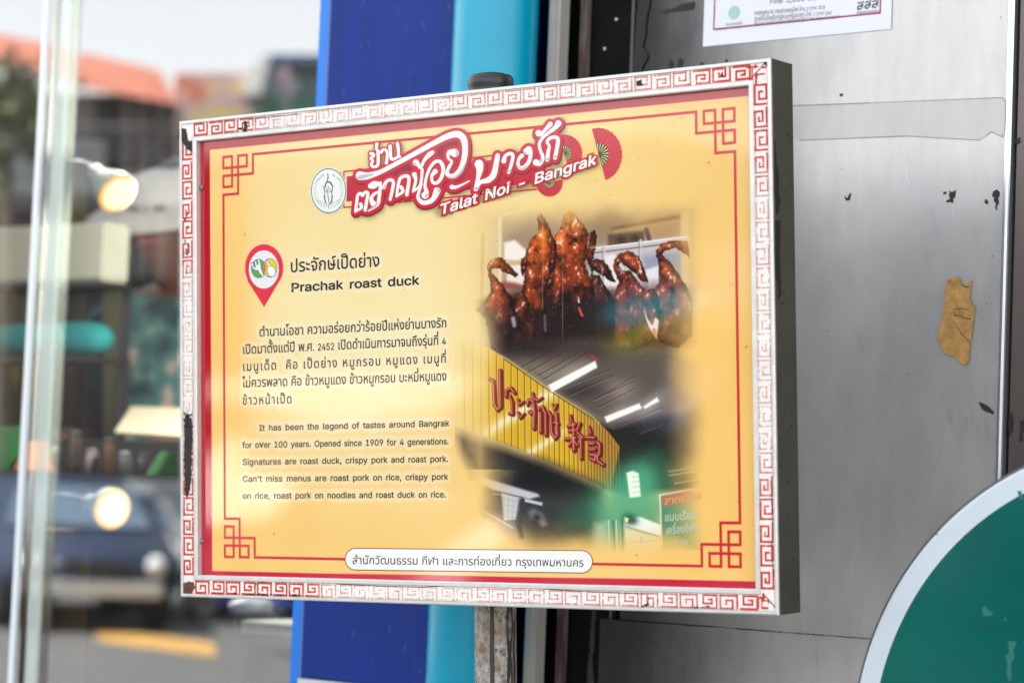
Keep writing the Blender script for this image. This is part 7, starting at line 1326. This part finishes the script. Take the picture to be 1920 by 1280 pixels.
def bag(px, py, rx, ry, col, lb, d=-.42, rot=0.):
    c = DP(px, py, d); c[2] = max(c[2], z3 + ry / 1130 + .0) if py < 1170 else c[2]
    mb = MB(); mb.ball((0, 0, 0), 1.0, 14); P = np.array(mb.V); n = fbm(P[:, 0] * 2 + 5 + px, P[:, 1] * 2 + P[:, 2] * 2 + 3, 3, 3)
    P = P * (0.78 + .44 * n)[:, None]; P[:, 2] = np.maximum(P[:, 2], -.72)
    V = [c + WT * p[0] * rx / 1130 + WN * p[1] * .05 + np.array([0, 0, p[2] * ry / 1130]) for p in P]
    return tag(build('plastic_bag', V, mb.F, matc('bag_%d' % px, col, .8, rough=.35, var=.15, vscale=20), smooth=True), lb, 'bag')
bag(437, 1142, 26, 34, (74, 74, 180), 'violet blue plastic bag at the left end of the white shelf', -.36)
bag(470, 1150, 26, 20, (190, 196, 214), 'pale grey plastic bag lying on the white shelf', -.36)
bag(506, 1160, 30, 16, (24, 50, 140), 'flat dark blue bag lying on the white shelf', -.44)

# ================================================================== person in a floral shirt inside the shop
dP = 5.2; base = at(342, 903, dP); base[2] = .268
fx = -right * .45 - fwd * .9; fx[2] = 0; fx /= np.linalg.norm(fx); lx = np.cross([0, 0, 1.0], fx)
HT = 1.66
person = empty('person', tuple(base), 'person in a teal floral shirt and white brimmed hat standing behind the counter', 'person')
def PB(l, f, z): return base + lx * l + fx * f + np.array([0, 0, z])
def skin(name, joints, edges, m, parent, sub=2):
    me = bpy.data.meshes.new(name); inv = parent.matrix_world.inverted()
    me.from_pydata([tuple(inv @ Vector(PB(*j[:3]))) for j in joints], edges, []); o = bpy.data.objects.new(name, me); link(o, parent); me.materials.append(m)
    md = o.modifiers.new('skin', 'SKIN'); md.use_smooth_shade = True
    for i, j in enumerate(joints):
        me.skin_vertices[0].data[i].radius = (j[3], j[4] if len(j) > 4 else j[3])
    me.skin_vertices[0].data[0].use_root = True
    sb = o.modifiers.new('sub', 'SUBSURF'); sb.levels = sub; sb.render_levels = sub
    return o
skn = mat('skin_tone', (.22, .10, .065), rough=.5, var=.08, vscale=12)
H_ = [(0, 0, .93, .13, .10), (0, 0, 1.10, .12, .09), (0, .01, 1.28, .15, .10), (0, .01, 1.40, .13, .08), (0, .03, 1.45, .055), (0, .065, 1.49, .054), (0, .105, 1.545, .082, .09), (0, .10, 1.615, .084, .096), (0, .09, 1.68, .062, .068),
      (.19, .0, 1.38, .055), (.25, .0, 1.12, .042), (.17, .20, 1.10, .032), (.12, .25, 1.11, .028), (-.19, .0, 1.38, .055), (-.25, .0, 1.12, .042), (-.16, .21, 1.11, .032), (-.11, .26, 1.12, .028),
      (.09, 0, .82, .085), (.10, .02, .48, .058), (.10, 0, .09, .04), (.10, .14, .04, .038), (-.09, 0, .82, .085), (-.10, .02, .48, .058), (-.10, 0, .09, .04), (-.10, .14, .04, .038)]
E_ = [(0, 1), (1, 2), (2, 3), (3, 4), (4, 5), (5, 6), (6, 7), (7, 8), (3, 9), (9, 10), (10, 11), (11, 12), (3, 13), (13, 14), (14, 15), (15, 16), (0, 17), (17, 18), (18, 19), (19, 20), (0, 21), (21, 22), (22, 23), (23, 24)]
for sgn, wr in ((1, 12), (-1, 16)):          # five fingers each
    w0 = np.array(H_[wr][:3])
    for k, (dl, df, ln) in enumerate(((-.02, .045, .05), (-.007, .055, .058), (.007, .055, .055), (.02, .045, .045), (.035, .01, .035))):
        i0_ = len(H_); l_ = w0[0] + sgn * dl * -1
        H_.append((l_, w0[1] + df * .9, w0[2] - .004, .010)); H_.append((l_, w0[1] + df + ln * .5, w0[2] - .016, .009)); H_.append((l_, w0[1] + df + ln * .75, w0[2] - .036, .008)); E_ += [(wr, i0_), (i0_, i0_ + 1), (i0_ + 1, i0_ + 2)]
body = skin('body', H_, E_, skn, person)
flo = bpy.data.materials.new('floral_cloth'); flo.use_nodes = True; t_ = flo.node_tree; b_ = t_.nodes['Principled BSDF']; b_.inputs['Roughness'].default_value = .9
tc = t_.nodes.new('ShaderNodeTexCoord'); vo = t_.nodes.new('ShaderNodeTexNoise'); vo.inputs['Scale'].default_value = 15; vo.inputs['Detail'].default_value = 2
rp = t_.nodes.new('ShaderNodeValToRGB'); rp.color_ramp.elements[0].position = .36; rp.color_ramp.elements[0].color = (.02, .075, .085, 1); rp.color_ramp.elements[1].position = .66; rp.color_ramp.elements[1].color = (.80, .62, .64, 1)
for pos, c in ((.50, (.10, .28, .29, 1)), (.58, (.16, .38, .38, 1))): e = rp.color_ramp.elements.new(pos); e.color = c
t_.links.new(tc.outputs['Object'], vo.inputs[0]); t_.links.new(vo.outputs['Fac'], rp.inputs[0]); t_.links.new(rp.outputs[0], b_.inputs['Base Color'])
skin('shirt', [(0, 0, .86, .17, .13), (0, 0, 1.08, .15, .115), (0, .01, 1.28, .18, .125), (0, .012, 1.40, .15, .10), (0, .02, 1.445, .075), (.20, .0, 1.385, .075), (.25, .0, 1.16, .068), (-.20, 0, 1.385, .075), (-.25, 0, 1.16, .068)], [(0, 1), (1, 2), (2, 3), (3, 4), (3, 5), (5, 6), (3, 7), (7, 8)], flo, person)
skin('trousers', [(0, 0, .93, .14, .11), (.09, 0, .82, .10), (.10, .02, .48, .078), (.10, 0, .12, .068), (-.09, 0, .82, .10), (-.10, .02, .48, .078), (-.10, 0, .12, .068)], [(0, 1), (1, 2), (2, 3), (0, 4), (4, 5), (5, 6)], mat('trouser_dark', (.02, .02, .025), rough=.8), person)
hairm = mat('dark_hair', (.012, .008, .008), rough=.5, var=.3, vscale=60)
A3 = np.array([lx, fx, [0, 0, 1.0]])
mb2 = MB(); mb2.ball(PB(0, .055, 1.60), 1, 14, (.098, .088, .13), A3); mb2.build('hair', hairm, person, smooth=True)
hatm = matc('white_hat', (216, 214, 212), .85, rough=.8, var=.05, vscale=20); htilt = fx * .34 + np.array([0, 0, 1.0])
MB().lathe(PB(0, .085, 1.628), htilt, [(0.098, -.004), (.17, -.012), (.205, -.026), (.207, -.022), (.172, -.006), (.100, .006), (.098, .03), (.092, .060), (.05, .072), (0, .074)], 40).build('hat', hatm, person, smooth=True)
mb = MB(); mb.ball(PB(0, .180, 1.535), 1, 8, (.026, .010, .010), A3); mb.build('lips', mat('lip_pink', (.40, .07, .12), rough=.4), person, smooth=True)
mb = MB(); mb.ball(PB(0, .188, 1.572), 1, 8, (.015, .020, .026), A3); mb.build('nose', skn, person, smooth=True)
for sg in (1, -1):
    mb = MB(); mb.ball(PB(sg * .032, .178, 1.60), 1, 8, (.016, .010, .009), A3); mb.build('eye', hairm, person, smooth=True)
    mb = MB(); mb.ball(PB(sg * .088, .09, 1.585), 1, 8, (.010, .018, .03), A3); mb.build('ear', skn, person, smooth=True)

# ================================================================== across the street (seen mirrored in the window, in the steel and in the gloss of the sign)
def MV(px, py, dep): return mirror(at(px, py, dep), -.003)
def dep_(px): return 27 + 2.6 * px / 340.0
def facade_box(name, m, parent, px0, px1, py0, py1, t0=0.0, t1=.3, bevel=0):
    """box standing in the far shop row; front face t0 metres nearer than the row's wall"""
    q = []
    for t in (t1, t0):
        for px, py in ((px0, py1), (px1, py1), (px1, py0), (px0, py0)):
            q.append(MV(px, py, dep_(px) - t))
    mb = MB(); mb.hexa(q); return mb.build(name, m, parent, bevel=bevel)
wallm = matc('far_wall', (166, 164, 158), .8, rough=.85, var=.12, vscale=1.5); darkw = mat('far_dark', (.035, .026, .03), rough=.5, var=.3, vscale=2); marw = mat('far_maroon', (.09, .035, .04), rough=.6, var=.3, vscale=2); orange = matc('far_orange', (218, 138, 116), .85, rough=.8, var=.12, vscale=2); bandm = matc('far_band', (200, 204, 206), .8, rough=.7, var=.06, vscale=2)
row = empty('shophouse', tuple(MV(150, 1100, dep_(150)) * np.array([1, 1, 0]) + np.array([0, 0, -.1])), 'sunlit shophouse with an orange tiled eave across the street, mirrored in the window', 'building')
facade_box('wall', wallm, row, -160, 345, 176, 392, -.6, -.1); facade_box('ground_floor', matc('far_ground_floor', (44, 42, 42), .6, rough=.8, var=.35, vscale=1.2), row, -160, 345, 392.2, 1090, -.6, -.1)
for px0, px1, py0, py1, m in ((160, 232, 184, 330, darkw), (246, 262, 184, 330, marw), (268, 296, 190, 262, marw), (300, 334, 196, 330, darkw), (-120, 60, 246, 330, darkw), (140, 334, 392, 520, darkw), (-120, 120, 400, 520, marw), (-150, 330, 560, 900, darkw)): facade_box('window', m, row, px0, px1, py0, py1, -.098, .02)
facade_box('band', bandm, row, 205, 340, 326, 388, -.09, .25); facade_box('sign_band', bandm, row, -150, 196, 262, 364, -.09, .3); facade_box('pipe', bandm, row, 130, 338, 231, 240, .02, .1)
for px in (236, 266, 298): facade_box('column', wallm, row, px - 8, px + 8, 182, 520, -.09, .12)
def eave(px0, py0, px1, py1, h):
    q = []
    for t in (0, .08):
        for (px, py, tt) in ((px0, py0, -.4), (px1, py1, -.4), (px1 + 30, py1 + h, .7), (px0 - 10, py0 + h, .7)): q.append(MV(px, py + t * 20, dep_(px) - tt))
    mb = MB(); mb.hexa(q); mb.build('eave', orange, row)
eave(-140, 40, 128, 88, 62); eave(150, 98, 300, 132, 62); eave(331, 134, 352, 140, 60)
# wires over the street
for k, (ya, yb) in enumerate(((232, 262), (250, 300), (372, 380))):
    P_ = [MV(px, ya + (yb - ya) * (px + 200) / 800 + 14 * math.sin(math.pi * (px + 200) / 800), 22 + k) for px in range(-200, 601, 50)]
    MB().tube(P_, .022, 6).build('power_cable', darkw, None, world=False, smooth=True)
    tag(bpy.data.objects['power_cable' + ('' if k == 0 else '.%03d' % k)], ('highest of the three sagging black cables across the mirrored street', 'middle one of the three sagging black cables across the mirrored street', 'lowest and flattest of the three black cables across the mirrored street')[k], 'cable', 'cables over the street')
# tree left of it
leafm = mat('leaf_olive', (.085, .095, .03), rough=.6, var=.5, vscale=3); barkm = mat('bark', (.10, .08, .06), rough=.9, var=.3, vscale=6)
tr_ = empty('street_tree', tuple(MV(10, 1100, 25) * np.array([1, 1, 0]) + np.array([0, 0, -.1])), 'olive green street tree in front of the far shophouse', 'tree')
b0_ = np.array(tr_.matrix_world.translation); top_ = MV(10, 260, 25)
MB().tube([b0_, b0_ + (top_ - b0_) * .5 + np.array([.1, 0, 0]), top_], [.16, .11, .06], 10).build('trunk', barkm, tr_, smooth=True)
V = []; Fc = []
for k in range(900):
    c = MV(RNG.normal(10, 38), RNG.normal(215, 45), 25 + RNG.normal(0, .5)); a = RNG.normal(0, 1, 3); a /= np.linalg.norm(a); b = np.cross(a, RNG.normal(0, 1, 3)); b /= np.linalg.norm(b); s_ = RNG.uniform(.05, .12); n = len(V)
    V += [c - a * s_, c + b * s_ * .5, c + a * s_, c - b * s_ * .5]; Fc.append((n, n + 1, n + 2, n + 3))
build('crown', V, Fc, leafm, tr_, world=True, auto=True)
# painted mural board and teal house
N1, N2 = 60, 40; V = []; Fc = []; cc = []
for j in range(N2 + 1):
    for i in range(N1 + 1):
        px = 330 + 215 * i / N1; py = 128 + 170 * j / N2; V.append(MV(px, py + (20 - px * .03), 29 - .0)); cc.append((px, py))
for j in range(N2):
    for i in range(N1): q = j * (N1 + 1) + i; Fc.append((q, q + 1, q + N1 + 2, q + N1 + 1))
cc = np.array(cc).reshape(N2 + 1, N1 + 1, 2); P = Paint(cc[..., 0], cc[..., 1]); P.C[:] = (226, 196, 206)
for x, y, a, b, c in ((345, 150, 20, 18, (236, 120, 90)), (372, 168, 14, 20, (220, 96, 70)), (352, 160, 8, 9, (250, 210, 150)), (396, 158, 15, 20, (250, 200, 140)), (448, 165, 20, 18, (250, 206, 120)), (448, 186, 30, 8, (190, 150, 210)), (420, 205, 50, 12, (236, 214, 120)), (380, 230, 60, 20, (230, 210, 130)), (500, 150, 18, 14, (120, 190, 220)), (470, 145, 20, 14, (240, 244, 236)), (510, 200, 30, 26, (30, 130, 90))): P.blob(x, y, a, b, c, .95)
mur = build('mural_board', V, Fc, attr_mat('mural_paint', rough=.6, spec=.3), None, cols=(lin(P.C) * .7).reshape(-1, 3), smooth=True)
md = mur.modifiers.new('t', 'SOLIDIFY'); md.thickness = .1; tag(mur, 'colourful painted mural board beside the orange eave across the street', 'board')
V = [MV(px, py, d) for d in (28.6, 29.3) for px, py in ((470, 125), (512, 96), (500, 126), (488, 176), (455, 178))]
ob = build('pennant', V, [(0, 1, 2, 3, 4), (9, 8, 7, 6, 5)] + [(i, i + 5, (i + 1) % 5 + 5, (i + 1) % 5) for i in range(5)], matc('pennant_white', (236, 238, 232), .85, rough=.7), None); tag(ob, 'white slanted pennant above the mural across the street', 'flag')
hs_ = empty('town_house', tuple(MV(570, 1100, 31) * np.array([1, 1, 0]) + np.array([0, 0, -.1])), 'dull teal house with a blue roof line at the far right of the mirrored street', 'building')
def cambox(px0, px1, py0, py1, d0, d1, name, m, parent=None, bevel=0):
    mb = MB(); mb.hexa([MV(px, py, d) for d in (d1, d0) for px, py in ((px0, py1), (px1, py1), (px1, py0), (px0, py0))]); return mb.build(name, m, parent, bevel=bevel)
cambox(500, 612, 118, 1090, 31, 36, 'wall', matc('far_teal', (128, 158, 158), .75, rough=.8, var=.12, vscale=1.5), hs_); cambox(494, 618, 102, 118, 30.6, 36.2, 'roof', matc('far_blue', (84, 110, 160), .75, rough=.7), hs_)
cambox(520, 560, 150, 176, 30.9, 31.1, 'window', matc('far_lilac', (206, 206, 220), .8, rough=.4), hs_); cambox(540, 608, 186, 240, 30.8, 31.1, 'shopfront', matc('far_green', (70, 140, 116), .7, rough=.5), hs_)

# ---- parked cars
def car(o, hd, paint, label, kind='car'):
    """saloon car; o = ground point under its middle, hd = heading"""
    hd = np.asarray(hd, float); hd[2] = 0; hd /= np.linalg.norm(hd); lf = np.cross([0, 0, 1.0], hd)
    t = empty('parked_car', tuple(o), label, 'car', 'cars parked along the far kerb')
    Q = lambda x, y, z: np.asarray(o) + hd * x + lf * y + np.array([0, 0, z])
    prof_ = [(2.1, .35, .80), (2.15, .55, .82), (2.05, .72, .82), (1.1, .92, .84), (.45, 1.34, .66), (-.2, 1.44, .64), (-1.0, 1.40, .64), (-1.6, 1.02, .80), (-2.1, .95, .80), (-2.18, .6, .82), (-2.1, .35, .80)]
    V = []; Fc = []; n = len(prof_)
    for sg in (-1, 1):
        for x, z, hw in prof_: V.append(Q(x, sg * hw, z))
    Fc = [tuple(range(n)), tuple(range(2 * n - 1, n - 1, -1))] + [(i, (i + 1) % n, (i + 1) % n + n, i + n) for i in range(n)]
    build('body', V, Fc, paint, t, world=True, bevel=.05, smooth=True)
    gl_ = mat('car_glass', (.10, .15, .22), rough=.1, spec=.8)
    mb = MB(); mb.add([Q(1.06, -.70, .96), Q(1.06, .70, .96), Q(.50, .56, 1.33), Q(.50, -.56, 1.33)], [(0, 1, 2, 3)]); mb.V = [tuple(np.array(v) + hd * .03 + np.array([0, 0, .015])) for v in mb.V]; mb.build('windscreen', gl_, t, auto=True)
    for sg in (-1, 1):
        mb = MB(); mb.add([Q(.95, sg * .86, .96), Q(-1.5, sg * .84, 1.02), Q(-1.0, sg * .68, 1.34), Q(.40, sg * .69, 1.30)], [(0, 1, 2, 3)]); mb.build('side_window', gl_, t, auto=True)
        mb = MB(); mb.ball(Q(2.12, sg * .58, .64), .1, 8, (1, 1, 1)); mb.build('headlight', matc('headlight', (230, 234, 236), .85, rough=.1), t, smooth=True)
        for x in (1.32, -1.3):
            w_ = MB().lathe(Q(x, sg * .62, .32), lf * sg, [(.0, 0), (.20, 0), (.31, 0), (.33, .03), (.33, .18), (.30, .21), (.20, .21), (.18, .18), (0, .18)], 24).build('wheel', mat('tyre', (.02, .02, .02), rough=.8), t, smooth=True)
            MB().lathe(Q(x, sg * .62, .32), lf * sg, [(.185, .185), (.05, .2), (0, .2)], 20).build('rim', mat('rim_alloy', (.5, .5, .5), rough=.3, metal=.8), w_, smooth=True)
    mb = MB(); mb.box(Q(2.15, 0, .42), (.06, 1.3, .16), np.array([hd, lf, [0, 0, 1.0]])); mb.build('bumper', matc('bumper', (206, 208, 208), .8, rough=.4), t, bevel=.02)
    mb = MB(); mb.box(Q(2.17, 0, .62), (.04, .6, .12), np.array([hd, lf, [0, 0, 1.0]])); mb.build('grille', mat('grille', (.02, .02, .02), rough=.5), t)
def gp_(px, d): p = MV(px, 1000, d); p[2] = -.125; return p
g1 = gp_(120, 24.5); car(g1, CAM - mirror(CAM * 0 + np.array([0, 0, 0])) if False else (mirror(CAM) - g1) + WT * 6, matc('car_blue', (60, 78, 112), .5, rough=.4, spec=.25), 'blue grey saloon parked nose-on across the street, left in the mirrored view')
g2 = gp_(318, 26.5); car(g2, WT, matc('car_white', (190, 196, 202), .42, rough=.4, spec=.3), 'white saloon parked sideways further along the street')
# ---- more of the street, on the side the steel panel and the sign face
def block(s0, s1, d0, d1, z1, m, nm, lb):
    t = empty(nm, tuple(Wp((s0 + s1) / 2, d0, -.12)), lb, 'building', 'shops across the street')
    mb = MB(); mb.wbox(s0, s1, d0, d1, -.12, z1); mb.build('wall', m, t)
    mb = MB(); mb.wbox(s0 - .1, s1 + .1, d0 - .25, d1, z1 + .002, z1 + .16); mb.build('roof', matc('shop_roof', (140, 138, 136), .6, rough=.8), t)
    mb = MB(); mb.wbox(s0 + .4, s1 - .4, d0 - .06, d0 - .003, -.11, 2.0); mb.build('shutter', darkw, t)
    mb = MB(); mb.hexa([Wp(a_, b_, z_ + dz) for dz in (0, .06) for a_, b_, z_ in ((s0 + .2, d0 - .9, 2.0), (s1 - .2, d0 - .9, 2.0), (s1 - .2, d0 - .01, 2.35), (s0 + .2, d0 - .01, 2.35))]); return t, mb
cols = [(80, 78, 80), (92, 88, 82), (74, 78, 80), (70, 68, 66), (84, 84, 82), (76, 72, 70)]
aw = [(60, 66, 70), (52, 70, 60), (80, 70, 60), (60, 66, 84), (90, 60, 54), (90, 90, 90)]
for k, (s0, s1) in enumerate(((-22.5, -18.2), (-18, -13.0), (-12.8, -8.2), (-8.0, -3), (-2.8, 3), (3.2, 12))):
    t, mb = block(s0, s1, 28.0, 33, (2.7, 3.0, 2.8, 3.1, 3.0, 2.9)[k], matc('shop_wall_%d' % k, cols[k], .6, rough=.85, var=.15, vscale=1.2), 'low_shop', 'low single-storey shop across the street with a dull %s awning' % ('slate', 'green', 'brown', 'blue', 'red', 'grey')[k])
    mb.build('awning', matc('awning_%d' % k, aw[k], .7, rough=.8), t)
# slabs added before those shops, each shaped for a reflection in the sign
def RP(px, py, d):
    """where the street is mirrored at this place of the sign: point on the plane d metres out of the shop front"""
    x, z = S(np.array(float(px)), np.array(float(py)), YP); P = _c + SM @ np.array([x, YP, z]); v = P - CAM; n = SM[:, 1]; r = v - 2 * (v @ n) * n
    k = (d - np.dot(P - WA, WN)) / np.dot(r, WN); return P + r * k
def slab(name, pts, d0, m, lb, cat, lean=1.1, th=.08):
    zs = [RP(x, y, d0)[2] for x, y in pts]; zm, zM = min(zs), max(zs); P = []
    for x, y in pts:
        q = RP(x, y, d0); q = q - WN * 0 + WN * (-lean) * ((q[2] - zm) / max(.01, zM - zm) - .5) * -1; P.append(q)
    n = len(P); o = build(name, P + [p - WN * -th for p in P], [tuple(range(n)), tuple(range(2 * n - 1, n - 1, -1))] + [(i, (i + 1) % n, (i + 1) % n + n, i + n) for i in range(n)], m)
    return tag(o, lb, cat)
trk = empty('box_truck', tuple(Wp(-7.4, 13.6, -.13)), 'black box truck parked broadside across the street', 'truck')  # unseen truck added as a dark blocker for the sign's reflections
blkp = mat('truck_black', (.014, .014, .016), rough=.6, var=.3, vscale=2)
mb = MB(); mb.wbox(-12.3, -5.4, 12.6, 14.8, .55, 2.75); mb.build('cargo_box', blkp, trk, bevel=.04)
mb = MB(); mb.hexa([Wp(s, d, z) for z in (.35,) for s, d in ((-5.36, 12.65), (-3.5, 12.65), (-3.5, 14.75), (-5.36, 14.75))] + [Wp(s, d, 2.2) for s, d in ((-5.36, 12.7), (-4.1, 12.75), (-4.1, 14.65), (-5.36, 14.7))]); mb.build('cab', blkp, trk, bevel=.06)
mb = MB(); mb.wbox(-12.2, -3.9, 12.8, 14.6, .30, .54); mb.build('chassis', blkp, trk)
for s_ in (-11.0, -9.7, -4.4):
    for d_, sg in ((12.78, -1), (14.62, 1)):
        w_ = MB().lathe(Wp(s_, d_, .32), WN * sg, [(0, -.1), (.30, -.1), (.45, -.07), (.45, .1), (.40, .13), (.22, .13), (.20, .08), (0, .08)], 24).build('wheel', mat('tyre', (.02, .02, .02), rough=.8), trk, smooth=True)  # wheels of the added blocker truck
mb = MB(); mb.add([Wp(-5.0, 12.64, 1.35), Wp(-4.05, 12.68, 1.35), Wp(-4.25, 12.70, 2.0), Wp(-5.0, 12.70, 2.0)], [(0, 1, 2, 3)]); mb.build('side_window', mat('car_glass', (.10, .15, .22), rough=.1, spec=.8), trk, auto=True)  # window of the added blocker truck
slab('awning', [(1165, 560), (1200, 545), (1310, 540), (1318, 585), (1240, 600), (1170, 590)], 11.9, matc('aw_teal', (10, 190, 214), .98, rough=.7), 'teal canvas awning across the street, caught in the gloss of the sign', 'awning')
slab('banner', [(1160, 602), (1330, 596), (1330, 650), (1235, 662), (1165, 640)], 12.1, matc('aw_yellow', (244, 226, 20), .98, rough=.7), 'yellow cloth banner below the teal awning across the street', 'banner')
slab('awning', [(1195, 668), (1250, 660), (1320, 690), (1330, 800), (1285, 755), (1262, 790), (1240, 735)], 12.0, matc('aw_lilac', (216, 216, 250), .98, rough=.6), 'pale lilac canopy across the street with a pointed lower edge', 'awning')
slab('parasol_cloth', [(1130, 905), (1170, 850), (1215, 845), (1262, 900), (1268, 970), (1120, 975)], 11.8, matc('aw_green', (70, 170, 126), .8, rough=.7), 'green stall cloth across the street, low in the gloss of the sign', 'cloth')
slab('awning', [(350, 818), (440, 890), (560, 905), (572, 962), (470, 975), (350, 905)], 11.4, matc('aw_white', (250, 246, 244), .98, rough=.5), 'broad white canopy across the street, slanting downwards', 'awning')
slab('awning', [(350, 712), (560, 700), (760, 690), (860, 720), (860, 775), (700, 790), (500, 752), (350, 752)], 12.2, matc('aw_white2', (236, 226, 226), .7, rough=.6), 'long off-white canopy behind the broad white one across the street', 'awning')
slab('post_board', [(828, 985), (900, 985), (905, 1110), (820, 1110)], 11.0, matc('aw_pale', (240, 230, 240), .95, rough=.5), 'pale upright board at the far roadside', 'board')
